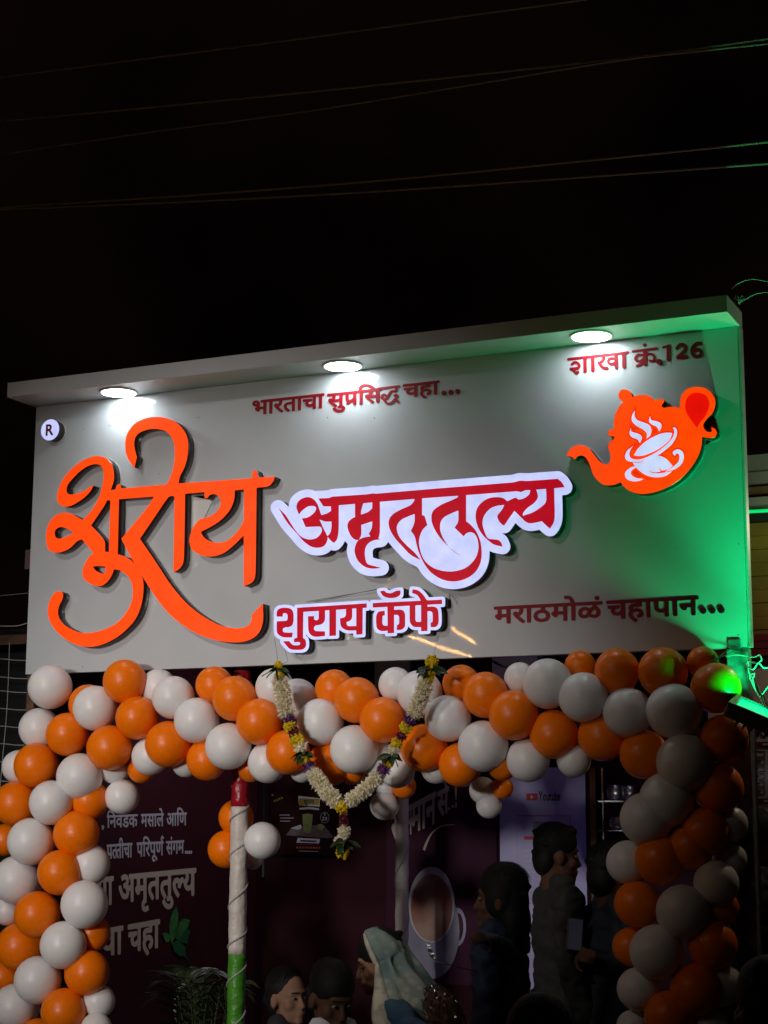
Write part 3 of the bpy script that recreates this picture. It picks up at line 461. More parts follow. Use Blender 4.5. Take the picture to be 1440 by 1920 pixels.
  '17155 17509 -44 2 -50 -3 -34 -5 -49 -12 -25 -11 -25 -15 -23 -16 -31 -29 -30 -40 -12 -24 -10 -24 -15 -51 -7 -30 -5 -42 -3 -110 -3 -5 -105 28 -38 8 -50 4 -122 -9 -27 1 -12 4 -17 9 -13 10 -12 14 -6 14 3 10 8 13 18 24 27 27 6 15 0 10 -5 20 -12 16 -9 6 -12 4 -41 4 -50 -3 -16 -4 -41 -19 -4 0 -29 18 -33 43 -20 23 -15 13 -35 21 -27 12 -33 12 -31 7 -82 8 -86 -1 -48 -10 -67 -21 -4 5 -12 60 -7 24 -8 17 -19 28 -29 28 -30 17 -31 9 -39 4 -14 0 -18 -3 -26 -9 -24 -15 -10 -9 -17 -22 -13 -37 -3 -13 0 -30 10 -32 19 -33 27 -34 22 -19 24 -27 3 -8 0 -8 -5 -4 -30 -8 -8 -5 -46 -49 -27 -33 -22 -33 -38 -75 -18 -51 -9 -31 -14 -75 -2 -25 -2 -61 7 -63 -3 -23 -7 -7 -10 -4 -25 2 -16 -3 -30 -16 -24 -19 -9 -11 -10 -18 -5 -17 -1 -24 5 -14 8 -15 9 -10 16 -8 20 -4 39 -2 18 -4 18 -11 16 -20 2 -6 -33 -31 -62 -39 -19 -15 -12 -13 -15 -22 -12 -36 -3 -21 2 -20 4 -16 16 -38 9 -32 17 -74 7 -53 -1 -33 -7 -42 -11 -29 -13 -20 -15 -12 -22 -12 -28 -8 -18 -1 -24 4 -20 8 -45 27 -51 43 -19 19 -22 27 -149 208 -18 24 -29 32 -36 28 -44 25 -28 13 -58 17 -56 5 -38 -3 -24 -4 -29 -7 -24 -10 -39 -22 -25 -18 -40 -35 -19 -25 -29 -51 -1 -44 59 -11 36 -11 16 -10 22 -18 40 -38 4 3 22 34 13 11 30 14 34 10 29 4 36 -3 20 -8 38 -26 36 -36 21 -29 13 -25 21 -45 29 -72 54 -173 21 -44 27 -45 41 -55 29 -30 28 -27 33 -27 26 -18 53 -27 23 -8 28 -6 61 -5 69 4 43 7 42 10 93 30 6 -6 34 -57 21 -29 50 -50 27 -23 44 -33 66 -35 63 -26 68 -19 68 -11 50 -4 91 1 87 8 51 9 71 15 82 23 83 28 95 40 82 39 77 44 55 35 67 51 53 46 79 78 62 69 64 81 49 72 31 51 37 75 23 59 25 83 9 43 7 51 10 120 10 -1 135 -38 21 -4 20 0 27 4 21 6 21 7 21 12 10 7 15 17 10 24 3 23 -8 37 -13 28 -9 14 -20 21 -28 14 -37 12 -1 -3 18 -63 0 -11 -2 -6 -11 -9 -19 -4 -28 0 -20 5 -19 7 -15 9 -17 15 -17 19 -14 21 -11 20 -8 27 -4 24 0 15 7 26 24 44 48 60 19 18 49 37 35 31 25 35 20 37 13 28 18 52 9 34 5 28 2 50 -2 17 -8 43 -11 32 -10 26 -24 44 -34 50 -39 41 -50 40 -54 30 -38 14 -62 15',
 ]),
 'drop': (5000, [
  '17136 17385 -34 -2 -21 -4 -41 -17 -44 -29 -21 -19 -18 -19 -14 -20 -10 -20 -15 -45 -11 -57 -4 -71 6 -51 10 -34 12 -34 20 -42 31 -53 79 -123 80 -121 4 -2 4 4 35 60 26 38 31 35 29 28 38 42 28 40 25 44 28 60 18 48 14 53 2 17 1 40 -3 29 -7 31 -18 46 -30 48 -28 29 -26 21 -17 9 -57 23 -58 14',
 ]),
 'cup': (5000, [
  '15804 17126 -43 -71 -11 -23 -7 -18 -7 -39 0 -29 1 -16 8 -33 7 -16 14 -21 13 -16 33 -33 37 -30 80 -51 43 -32 38 -33 28 -30 10 -14 7 -14 7 -25 -1 -42 -7 -45 0 -6 2 0 42 31 21 20 11 15 15 32 11 37 4 23 -1 35 -9 38 -10 22 -14 21 -21 23 -15 10 -35 20 -75 37 -55 23 -41 20 -27 18 -26 27 -18 31 -7 18 -5 23 -3 22 1 34 5 46',
  '16138 16971 -15 -49 -9 -41 2 -22 4 -14 5 -10 18 -23 34 -30 27 -16 45 -18 16 -9 11 -9 11 -13 11 -16 15 -30 18 -44 3 -4 30 55 11 23 4 16 2 10 1 29 -3 13 -5 13 -16 20 -10 8 -37 21 -49 20 -67 18 -14 5 -13 9 -11 11 -8 19 -9 56',
  '16627 16681 -1 -3 27 -59 5 -22 1 -25 -7 -35 -11 -34 -21 -43 -17 -23 -30 -34 -52 -51 -51 -43 -72 -54 -40 -26 -69 -39 -72 -35 -60 -27 -112 -43 -64 -19 -47 -10 -36 -5 -32 -1 -57 4 -36 8 -48 17 -18 12 -10 9 -13 18 -10 20 -8 34 0 26 6 24 12 35 11 24 11 18 11 14 37 37 -87 -50 -19 -14 -23 -21 -21 -28 -18 -37 -10 -28 -5 -30 1 -25 6 -21 5 -12 14 -20 8 -8 13 -10 28 -14 33 -11 40 -10 36 -6 65 -5 67 -1 83 6 43 7 -16 -9 -37 -13 -44 -7 -72 0 -113 9 64 -89 -43 3 -13 -1 -21 -4 -28 -11 -37 -20 -30 -21 -29 -25 -15 -18 -9 -15 -8 -21 -2 -10 1 -27 7 -26 11 -26 16 -25 13 -14 28 -19 42 -19 59 -17 40 -4 68 1 44 6 14 3 20 9 33 18 1 1 -6 2 -97 15 -28 7 -30 11 -36 21 -22 16 -26 25 -11 16 -7 15 -3 15 0 24 5 21 7 13 18 18 87 43 11 -10 14 -18 28 -31 30 -27 53 -46 52 -36 41 -23 49 -21 51 -17 56 -14 36 -5 81 -5 62 3 38 6 30 8 31 12 53 32 57 41 1 3 -7 -1 -108 -11 -96 -6 -88 -1 -53 5 -41 7 -33 11 -49 22 -59 34 3 0 104 -36 30 -9 25 -5 29 -2 23 1 75 10 3 2 -69 121 98 -108 3 -2 87 13 40 10 42 19 60 39 0 3 -83 108 -39 43 -49 39 -41 25 -28 12 -54 15 -41 4 69 36 71 41 65 44 58 43 70 62 25 30 41 59 27 49 15 42 9 44 1 42 -1 10 -11 34 -13 22 -13 15 -18 8',
  '15713 16752 -19 -51 -12 -44 0 -22 1 -9 6 -19 8 -19 21 -29 21 -18 15 -9 17 -7 28 -9 32 -13 19 -13 13 -14 10 -14 10 -17 19 -39 4 -5 27 51 15 38 4 26 -1 12 -7 19 -9 15 -16 17 -26 20 -52 24 -99 38 -12 8 -10 10 -4 10 -3 18',
  '16511 16576 -49 0 -50 -2 -34 -5 -36 -8 -78 -25 -87 -34 -53 -24 -47 -25 -40 -24 -70 -49 -29 -23 -62 -55 -27 -29 -21 -29 -59 -94 46 -13 41 -10 47 -4 57 4 53 9 67 17 113 40 101 43 55 29 71 44 45 33 44 37 36 34 17 22 15 28 17 42 18 53 -59 15',
  '16718 16197 -18 -1 -24 -7 -25 -10 -20 -12 -13 -13 -3 -10 -1 -22 4 -17 5 -8 11 -12 23 -19 5 5 19 32 8 7 6 3 13 -3 19 -10 18 -19 7 -15 3 -16 0 -43 -4 -23 -6 -23 -11 -24 -12 -18 -28 -29 -35 -28 -41 -29 -33 -19 -36 -18 -116 -55 87 8 65 9 26 5 31 9 20 9 41 21 49 35 37 38 17 23 20 40 16 54 5 36 1 27 -7 39 -6 20 -10 18 -11 14 -16 15 -36 24 -24 9',
 ]),
 'bharatacha': (5000, [
  '7086 17980 -74 52 -69 63 -42 46 -12 28 4 30 22 19 38 5 40 -16 10 4 17 31 -8 35 -170 -2 -2 -272 -8 -14 -21 -4 -43 2 -12 14 -2 272 -10 5 -61 -1 -4 -276 -6 -11 -9 -4 -48 -1 -14 5 -5 11 -4 116 -85 0 -14 -37 -13 -9 -21 -6 -38 10 -38 33 -15 30 3 24 12 14 34 9 2 6 -43 6 -43 15 -26 22 -12 31 0 24 10 27 11 12 24 14 31 7 40 0 34 -8 28 -18 17 -23 9 -25 4 -86 15 -5 69 0 8 7 -2 84 -63 4 -14 10 0 43 4 9 15 5 1662 0 17 -3 9 -9 1 -38 -5 -13 -15 -5 -38 0 -5 -7 -1 -266 -3 -13 -9 -5 -53 -1 -12 4 -4 8 -1 269 -6 11 -64 0 -8 -5 -1 -268 -10 -18 -50 -2 -17 5 -5 13 -4 56 -45 -10 -45 0 -60 18 -24 20 -17 30 -5 33 6 29 -55 4 -14 12 0 41 14 13 200 0 23 -4 11 -17 -8 -41 -69 -11 -16 -10 -9 -16 2 -16 16 -15 26 -5 31 5 33 18 8 11 0 123 -3 6 -12 1 -292 -1 -4 -279 -5 -8 -12 -4 -57 3 -8 16 -1 268 -8 5 -54 0 -10 -1 -3 -8 -4 -276 -14 -7 -40 -1 -15 2 -8 7 -4 162 -85 3 -35 -8 -11 -9 -4 -14 4 -21 12 -18 72 -66 -9 -17 -27 -22 -14 -4 -14 5 -55 45 -33 38 -19 51 3 33 18 33 39 27 52 12 104 4 2 46 -11 4 -238 0 -12 -5 1 -41 -18 -49 -27 -28 -42 -27 29 -29 92 -72 -6 -19 -28 -24',
  '6399 18261 18 2 -7 17 -21 7 -15 -4 1 -14',
 ]),
 'suprasiddha': (5000, [
  '8630 17843 -58 7 -39 14 -50 31 -41 35 -3 12 5 10 55 27 -134 113 -35 41 -9 29 9 24 18 13 41 5 36 -9 6 18 -2 37 -9 6 -115 4 -8 11 0 29 9 18 805 3 5 5 -4 19 2 35 9 22 18 21 49 26 50 10 29 0 80 -10 65 -24 55 -34 74 -69 142 -1 19 -7 4 -39 -6 -13 -14 -5 -39 -1 -5 -4 -1 -255 -6 -14 -14 -5 -46 1 -15 8 -7 120 -72 -2 -87 9 20 -23 95 -73 -4 -16 -30 -25 -13 -4 -12 2 -24 17 -125 108 -30 39 -3 37 14 18 24 9 29 1 34 -9 5 47 -4 12 -9 3 -135 0 -9 -4 -2 -256 -9 -16 -57 -2 -12 4 -5 8 -1 257 -8 8 -63 0 -7 -4 -1 -253 -6 -16 -14 -5 -37 0 -21 5 -6 12 0 62 -6 5 -51 -12 -65 -36 -31 0 -14 8 -8 16 2 17 15 20 -27 29 -12 33 -3 115 -11 5 -57 -2 -3 -245 37 -21 20 -20 11 -29 0 -27 -15 -31 -31 -24 -39 -12',
  '8621 17907 49 3 14 9 4 11 -6 12 -19 7 -72 -8 -20 32 -4 12 5 10 41 17 -1 94 -76 -1 -84 9 16 -21 96 -75 -4 -16 -31 -25 -20 -6 3 -5 55 -43',
  '8882 18117 14 2 72 39 2 90 -5 8 -100 1 -9 -4 1 -110 10 -18',
  '8513 18170 61 -1 38 7 -2 79 -93 0 -2 -52 -8 -27',
  '9459 18170 60 -1 38 7 -2 79 -93 0 1 -36 -10 -43',
  '9209 18322 217 -1 9 5 -34 28 -50 26 -36 11 -53 4 -36 -7 -23 -15 -7 -28',
 ]),
 'ddha': (5000, [
  '10139 18339 -517 -5 -19 -2 -14 -10 -4 -12 4 -15 14 -13 16 -3 418 4 4 -32 -3 -15 -6 -1 -64 6 -38 -8 -24 -18 -10 -11 -49 -79 -25 23 -25 19 -18 9 -22 4 -27 -7 -16 -9 -23 -20 -14 -20 -6 -15 2 -19 6 -15 12 -21 22 -22 27 -15 32 -49 20 -26 17 -16 22 -16 27 -10 28 -3 34 4 27 7 30 11 20 12 26 21 21 23 64 -63 19 -5 13 4 7 6 6 15 -6 18 -62 66 34 34 5 9 3 19 -2 14 -10 24 -16 15 -16 9 -16 1 -13 -2 -35 -12 -11 -9 -4 -11 3 -13 12 -14 17 -5 30 9 3 -1 0 -1 -7 -9 -42 -35 -41 -47 -19 -16 -13 -7 -32 -11 -29 -6 -30 5 -12 9 -18 20 -22 32 43 17 18 16 48 67 26 44 20 22 16 4 74 -6 25 7 9 8 10 16 4 12 0 24 -3 35 64 3 15 13 2 12 -5 13 -12 11',
  '9760 18124 4 1 6 -3 29 -24 19 -9 1 -3 -13 -8 -22 -7 -25 -3 -10 3 -12 12 -7 14 6 9',
 ]),
 'chaha': (5000, [
  '10796 17951 -16 5 -56 38 -39 38 -15 24 -8 26 1 29 23 44 -16 32 -1 30 13 25 31 20 52 10 76 1 6 6 -3 7 -240 -1 -2 -251 -5 -10 -10 -3 -47 -1 -15 4 -4 8 -3 54 -52 -8 -38 0 -26 4 -33 11 -27 19 -16 25 -6 20 5 40 -56 4 -9 5 -4 9 1 34 14 11 200 1 24 -4 10 -15 -8 -36 -14 -6 -53 -5 -19 -9 -8 -14 2 -18 15 -12 22 -4 34 3 43 26 -1 118 -270 3 -10 4 -5 10 -1 31 6 12 26 4 865 0 21 -4 6 -13 -4 -38 -14 -6 -38 -1 -6 -6 0 -244 -10 -15 -55 -2 -12 4 -5 8 -4 254 -73 -1 -3 -60 -10 -12 -154 -2 -14 -5 -1 -11 10 -8 74 5 64 -14 38 -26 17 -40 -6 -33 -18 -27 -31 -19 -41 -11 -19 8 -16 36 7 11 38 19 3 13 -7 11 -27 10 -45 0 -22 -5 -19 -11 -8 -18 7 -30 20 -22 62 -41 10 -12 -7 -14 -28 -22',
 ]),
 'shakha': (5000, [
  '15591 18537 -1353 -1 -9 -1 -15 -9 -5 -7 -2 -14 5 -14 8 -9 11 -6 18 -2 317 2 11 -2 0 -281 6 -19 12 -13 16 -8 12 -2 18 4 11 9 7 12 2 12 -1 206 2 81 80 1 12 -2 0 -228 2 -56 5 -11 12 -14 13 -7 16 -2 16 5 10 8 8 13 2 10 -1 215 2 68 158 1 10 -1 13 -32 -5 -15 -17 -20 -11 -10 -22 -10 -41 -11 -11 -8 -7 -16 3 -20 5 -9 45 -68 26 -31 15 -13 24 -15 30 -11 69 -14 9 0 10 4 7 6 5 9 2 12 -1 9 -6 11 -15 13 -62 13 -21 7 -15 9 -12 12 -16 21 -20 30 0 3 23 9 20 12 24 23 17 26 8 23 1 18 -8 33 177 2 36 -2 2 -5 -1 -32 -30 5 -56 5 -9 -1 -20 -7 -18 -11 -17 -17 -16 -25 -5 -21 1 -15 10 -27 10 -16 18 -20 25 -16 24 -9 24 -4 30 3 30 10 2 -16 -1 -48 3 -18 5 -10 10 -12 15 -7 12 -2 11 2 10 6 7 6 6 16 -1 286 4 2 87 -1 2 -4 2 -278 7 -20 8 -9 13 -9 15 -3 11 0 9 4 11 8 7 11 4 16 -1 284 62 2 14 9 5 13 -1 14 -8 13 -10 7',
  '15211 18390 43 -4 32 -6 3 -16 -1 -24 -27 -14 -32 -10 -18 3 -17 8 -16 21 -3 7 0 6 5 9 14 14',
  '14392 18449 -37 -4 -20 -9 -36 -33 -7 -16 2 -14 3 -7 9 -10 11 -6 13 -1 19 8 15 16 13 9 23 3 16 -4 13 -7 19 -24 4 -12 0 -13 -3 -7 -12 -6 -27 -4 -106 2 -19 -1 -9 -3 -7 -6 -4 -9 -3 -12 7 -18 14 -11 9 -3 35 -3 44 -65 22 -24 14 -9 25 -5 21 7 26 21 6 11 2 7 -2 10 -10 16 -10 6 -9 2 -15 -3 -18 -11 -24 37 34 1 25 4 31 15 13 12 9 16 5 17 2 21 -4 24 -8 17 -14 23 -18 22 -19 15 -15 8 -28 8',
 ]),
 'kram': (5000, [
  '15970 18671 -19 -5 -7 -5 -7 -13 -3 -15 6 -18 11 -13 10 -6 13 -4 14 2 16 9 8 14 2 10 -1 12 -4 10 -11 12 -10 7',
  '16225 18555 -517 -8 -19 -6 -9 -11 -1 -14 5 -14 6 -7 11 -6 19 -3 204 4 7 -3 0 -50 -65 14 -23 2 -27 -2 -22 -8 -26 -18 -17 -19 -11 -18 -7 -22 1 -25 12 -28 22 -30 13 -12 22 -13 33 -10 35 -3 -93 -37 -8 -10 -3 -10 1 -9 6 -12 12 -8 7 -3 15 2 120 46 11 -21 6 -7 15 -9 12 -3 13 0 12 5 9 7 8 14 2 8 1 170 1 16 2 2 47 1 36 -3 16 -5 10 -7 15 -18 9 -24 -3 -25 -11 -24 -6 -1 -45 19 -15 2 -10 -4 -9 -8 -4 -14 1 -9 5 -11 8 -7 31 -16 23 -8 28 -5 17 3 8 4 16 15 9 16 10 23 5 23 -1 34 -12 37 -14 23 -12 14 -13 11 -22 13 -28 8 -27 3 -62 0 -2 14 1 30 2 1 10 1 196 2 13 2 8 3 9 10 3 11 -1 10 -5 11 -10 8 -11 5',
  '15846 18393 36 -5 46 -11 2 -3 1 -18 -10 -5 -35 -32 -18 -11 -12 -2 -26 5 -20 11 -10 12 -7 18 6 14 14 16 18 10',
 ]),
 'marathmol': (5000, [
  '13109 12704 -44 25 -110 88 -53 54 -20 35 -2 16 6 18 24 22 46 5 45 -17 11 5 17 29 -6 42 -196 -2 -2 -298 -6 -11 -11 -4 -56 -1 -14 5 -6 11 -5 126 -106 1 -17 -39 -16 -12 -24 -5 -44 12 -44 37 -13 25 -2 22 17 23 43 15 1 89 -7 7 -62 1 -15 7 -4 49 6 11 11 5 1746 1 7 3 -1 11 -36 58 -29 12 -64 -5 -24 46 1 14 11 10 76 9 56 -12 40 -26 31 -39 39 -80 586 -1 16 -4 8 -11 1 -40 -9 -15 -108 -4 -8 -5 0 -33 42 -27 26 -33 14 -43 0 -29 -11 -40 -25 -34 -36 -23 -45 -12 -69 3 -73 31 -37 -23 -30 -8 -78 0 -38 13 -28 20 -18 22 -13 34 -3 42 11 40 19 29 27 22 48 18 57 3 43 -10 56 -24 22 15 42 18 -2 33 -379 0 -4 -297 -6 -14 -19 -5 -51 1 -11 4 -6 11 -1 289 -7 12 -72 0 -9 -5 -1 -293 -9 -16 -29 -3 -38 1 -15 11 -3 122 -5 9 -105 0 -19 -42 -36 -14 -43 11 -43 34 -19 38 5 22 14 16 37 8 5 7 0 87 -4 6 -13 2 -182 -4 1 -49 53 -29 25 -21 20 -27 13 -38 0 -43 -15 -40 -34 -33 -43 -20 -80 -14 -76 5 -75 29 -41 42 -16 58 4 38 23 42 49 36 92 25 2 39 -225 2 -6 -302 -5 -9 -14 -5 -61 2 -12 19 -1 291 -9 5 -64 0 -6 -5 1 -53 -16 -40 -25 -28 -58 -37 137 -107 -4 -20 -34 -28',
  '13521 12784 44 -1 30 6 29 13 14 18 4 31 -9 21 -21 21 -33 17 -30 2 -48 -8 -28 -13 -20 -24 -4 -30 12 -26 24 -17',
  '14500 12820 22 1 19 11 37 54 0 12 -37 21 -25 3 -21 -4 -17 -9 -12 -16 -4 -24 4 -25 13 -16',
  '14714 12820 39 6 13 9 9 16 -2 47 -9 13 -19 9 -24 1 -20 -10 -41 -58 10 -16',
  '12621 12926 108 3 -2 97 -109 -2 -2 -89',
  '13921 12926 109 3 -2 97 -110 -2 -2 -89',
  '14782 13124 -22 9 -13 13 -6 36 23 30 40 8 21 -6 17 -12 10 -20 1 -20 -9 -18 -19 -15',
 ]),
 'chahapan': (5000, [
  '15632 12615 -19 6 -62 48 -45 46 -16 30 -9 33 1 34 26 56 -18 39 -1 37 15 31 35 24 58 13 86 1 6 8 -3 9 -270 -2 -2 -311 -6 -11 -11 -5 -56 -1 -14 6 -5 9 -3 67 -59 -10 -45 0 -65 19 -31 26 -17 28 -6 25 5 49 -63 5 -10 6 -4 14 1 40 16 14 225 1 27 -5 11 -20 -9 -44 -16 -7 -59 -6 -21 -11 -9 -17 2 -23 17 -14 25 -6 37 5 49 31 -1 146 -305 4 -13 7 -4 14 1 37 11 15 1966 3 18 -3 9 -8 3 -44 -6 -16 -16 -6 -43 0 -6 -8 -1 -301 -12 -20 -59 -2 -19 10 -7 167 -79 0 -20 -51 -22 -10 -24 -2 -32 10 -27 20 -17 19 -15 30 4 37 15 15 19 7 198 5 4 64 -7 10 -286 -3 -2 -308 -9 -16 -24 -4 -45 2 -15 15 -4 313 -72 1 -12 -6 -1 -308 -14 -15 -46 -2 -21 2 -10 11 -6 86 -53 -11 -43 0 -51 14 -38 26 -16 21 -14 40 -4 138 -11 4 -63 -1 -5 -11 -1 -302 -14 -15 -45 -2 -24 4 -10 16 -1 305 -8 6 -70 0 -9 -8 0 -67 -10 -16 -176 -4 -17 -8 2 -14 10 -7 83 6 72 -17 43 -33 19 -48 -7 -42 -20 -33 -35 -23 -46 -14 -21 10 -19 44 8 14 44 23 3 16 -8 14 -31 12 -50 0 -25 -6 -21 -13 -9 -23 8 -37 22 -27 70 -51 11 -15 -8 -17 -32 -27',
  '16172 12866 54 2 42 25 2 126 -5 11 -111 1 -11 -4 2 -129 9 -21',
 ]),
 'number': (5000, [
  '17165 18574 -45 -1 -22 -5 -29 -14 -16 -11 -28 -25 -17 -19 -12 -20 -13 -29 -9 -42 -1 -44 4 -28 8 -26 15 -31 20 -25 20 -19 25 -14 26 -8 36 -2 31 3 27 7 22 12 20 18 11 17 9 23 4 29 -3 18 -5 16 -23 41 -24 25 -29 16 -36 5 -38 -3 -35 -11 9 19 15 18 15 13 24 15 17 5 12 1 66 -5 14 5 7 7 6 11 3 13 -7 21 -7 9 -12 7 -9 3',
  '16778 18590 -28 -3 -15 -5 -22 -14 -17 -15 -39 -41 -7 -13 -2 -10 2 -12 6 -15 8 -9 12 -7 10 -3 15 0 12 5 48 49 14 9 6 1 25 -4 16 -8 10 -15 4 -17 -2 -10 -12 -18 -40 -41 -37 -30 -76 -55 -6 -11 -2 -10 1 -21 6 -12 7 -9 14 -9 19 -4 184 -4 13 5 5 4 11 17 1 10 -1 12 -6 14 -8 10 -12 7 -19 4 -42 0 -12 2 56 56 22 27 12 24 5 24 0 14 -3 28 -6 16 -17 33 -18 19 -17 13 -25 12 -16 5',
  '16504 18590 -22 -5 -12 -9 -93 -14 -13 -8 -5 -16 5 -17 5 -5 14 -7 75 9 -9 -264 1 -11 6 -14 12 -14 14 -8 13 -3 16 1 12 5 11 11 6 12 2 10 11 295 -1 12 -6 14 -12 14 -14 9',
  '17131 18364 20 -2 15 -17 10 -23 -8 -19 -6 -6 -14 -6 -24 -3 -26 1 -13 5 -8 5 -16 21 -3 7 1 2 22 18 17 11 19 5',
 ]),
 'p_nivadak': (300, [
  '53 -9 -10 14 -1 245 -4 5 -35 6 -3 37 6 10 24 5 -4 50 19 42 23 19 31 13 71 2 68 -21 56 -40 61 -68 967 0 15 -10 0 -34 -8 -9 -139 -1 -8 -5 2 -59 41 10 30 -4 28 -16 19 -29 6 -28 -5 -50 -16 -43 -17 -22 -45 26 25 67 -2 31 -16 15 -25 -5 -24 -22 -2 -119 -10 -12 -44 5 -6 67 -41 -14 -37 0 -37 14 -28 29 -10 26 -2 31 8 30 14 21 22 17 30 13 35 4 46 -6 0 27 -195 1 -9 -5 -1 -59 -5 -9 -111 -3 -9 -5 -3 -9 14 -20 65 4 50 -22 15 -19 8 -23 0 -24 -10 -28 -22 -24 -34 -15 -51 -4 -49 10 -66 40 -27 27 -3 11 39 29 46 -41 34 -16 39 -6 38 10 9 18 -9 18 -29 7 -58 -10 -41 35 -15 37 2 30 19 26 37 15 65 3 4 18 -212 4 -8 -8 -1 -247 -9 -10 -37 1 -8 9 -3 59 -47 -12 -59 7 -39 29 -18 45 8 50 27 32 51 20 77 -3 1 25 -202 3 -10 -8 -1 -247 -9 -10 -37 0 -10 12 -3 129 -63 1 -9 -37 -14 -12 -18 -2 -21 8 -19 17 -20 40 5 26 21 14 138 2 1 64 -200 3 -10 -8 -1 -247 -9 -10',
  '506 101 38 4 32 19 6 10 -2 41 -51 5 -26 -4 -18 -11 -10 -21 3 -22 11 -14',
  '1056 101 32 4 32 22 2 48 -51 5 -22 -5 -17 -10 -8 -19 3 -23 10 -14',
  '95 311 177 -1 8 4 -33 34 -37 24 -31 12 -41 4 -32 -7 -17 -16 -6 -28',
 ]),
 'p_masale': (300, [
  '874 -14 -41 33 -52 58 -15 37 3 48 25 34 35 17 45 0 48 -21 33 17 28 6 5 20 -5 20 -263 0 -3 -252 -7 -10 -13 -2 -29 1 -8 11 -1 248 -8 5 -57 -1 -5 -258 -8 -6 -19 0 -19 0 -8 6 -5 117 -61 -3 -67 11 -5 -7 15 -18 75 -72 -3 -14 -30 -25 -89 83 -37 45 -18 33 -1 25 17 22 30 4 31 -10 5 24 -4 41 -121 2 -5 -9 0 -245 -10 -10 -33 0 -9 3 -5 9 -3 107 -80 1 -11 -32 -24 -16 -30 10 -26 26 -13 39 11 19 31 11 0 82 -6 6 -50 3 -4 42 15 9 963 0 5 4 -3 13 -24 49 -23 11 -43 -3 -15 36 4 13 17 6 61 -2 25 -13 21 -22 38 -89 51 -8 3 -39 -8 -9 -41 -6 -1 -246 -8 -13 -39 -1 -9 8 -4 161 -28 -13 -26 -50 -9 -5 -43 15 8 39 -6 7 -30 8 -22 -10 -7 -24 10 -28 77 -78 -7 -13',
  '121 164 83 2 -2 89 -83 -2',
  '450 166 49 -1 32 7 -1 83 -81 -2 1 -52 -8 -29',
 ]),
 'p_aani': (300, [
  '281 -9 -10 12 -3 123 -37 -2 -4 -41 -12 -25 -18 -15 -37 -13 -33 0 -36 13 -27 20 -27 33 -37 74 7 11 32 11 12 -6 33 -63 29 -31 38 -8 15 6 6 11 -2 24 -13 21 -12 10 -24 0 -9 6 -4 34 6 10 47 14 7 17 -3 13 -11 9 -22 2 -59 -14 -17 38 17 16 43 12 33 1 43 -14 22 -22 10 -28 -2 -32 -19 -35 13 -5 46 3 8 7 0 62 -4 5 -29 7 -2 34 5 11 267 3 -1 55 18 39 40 29 45 8 61 -5 50 -19 60 -44 53 -63 134 0 12 -7 -1 -42 -43 -6 -4 -5 0 -244 -7 -13 -40 -2 -10 10 -4 254 -37 1 -6 -5 0 -113 -16 -44 -31 -25 -37 -8 -49 8 -20 13 -17 21 -12 39 -3 111 -59 2 -3 -252 -6 -10 -13 -2 -30 1 -8 11 -1 248 -8 5 -57 -1 -3 -254 -8 -9 -30 -1 -13 2 -6 10 -1 248 -6 5 -48 0 -9 -1 -3 -7 -1 -247 -9 -10',
  '722 116 30 1 14 17 3 112 -4 9 -56 1 -8 -5 2 -105 6 -19',
  '575 311 177 -1 8 4 -40 40 -29 18 -32 12 -43 4 -31 -8 -18 -17 -3 -30',
 ]),
 'p_patticha': (300, [
  '388 -14 -53 47 -22 29 -16 45 4 35 22 33 32 19 46 8 63 2 0 51 -212 -2 -2 -252 -10 -10 -37 0 -12 10 -3 71 -43 -11 -37 2 -33 15 -23 25 -13 43 -1 105 -36 11 -2 36 8 11 644 1 -5 56 14 41 34 27 44 7 37 -9 30 -24 46 -98 470 0 14 -9 -2 -40 -42 -6 -5 -5 0 -245 -8 -13 -39 -1 -10 10 -4 254 -57 1 -7 -5 -1 -248 -6 -10 -13 -2 -28 0 -9 6 -4 63 -39 -11 -35 -1 -26 7 -26 16 -25 41 -2 26 6 28 -46 3 -10 10 0 33 10 10 171 -2 7 -9 -6 -38 -57 -11 -12 -11 -6 -15 4 -20 12 -11 20 -5 28 5 34 26 -2 124 -243 0 -4 -254 -8 -9 -29 -1 -13 2 -6 10 -1 248 -6 5 -52 0 -10 -8 0 -242 -5 -12 -41 -3 -11 8 -4 148 -70 1 -24 -6 -13 -11 -2 -26 7 -21 60 -63 -7 -13 -28 -22 -65 61 -28 60 -3 -106 -8 -9 -15 2 -5 11 -1 140 -65 3 -35 -8 -12 -24 12 -35 57 -60 -6 -13',
  '121 116 36 1 32 21 -2 117 -90 -3 0 -103 7 -22',
  '497 127 21 41 30 22 37 10 84 4 1 49 -172 2',
  '719 311 70 2 -16 50 -23 23 -26 1 -15 -15 -2 -35',
 ]),
 'p_paripurn': (300, [
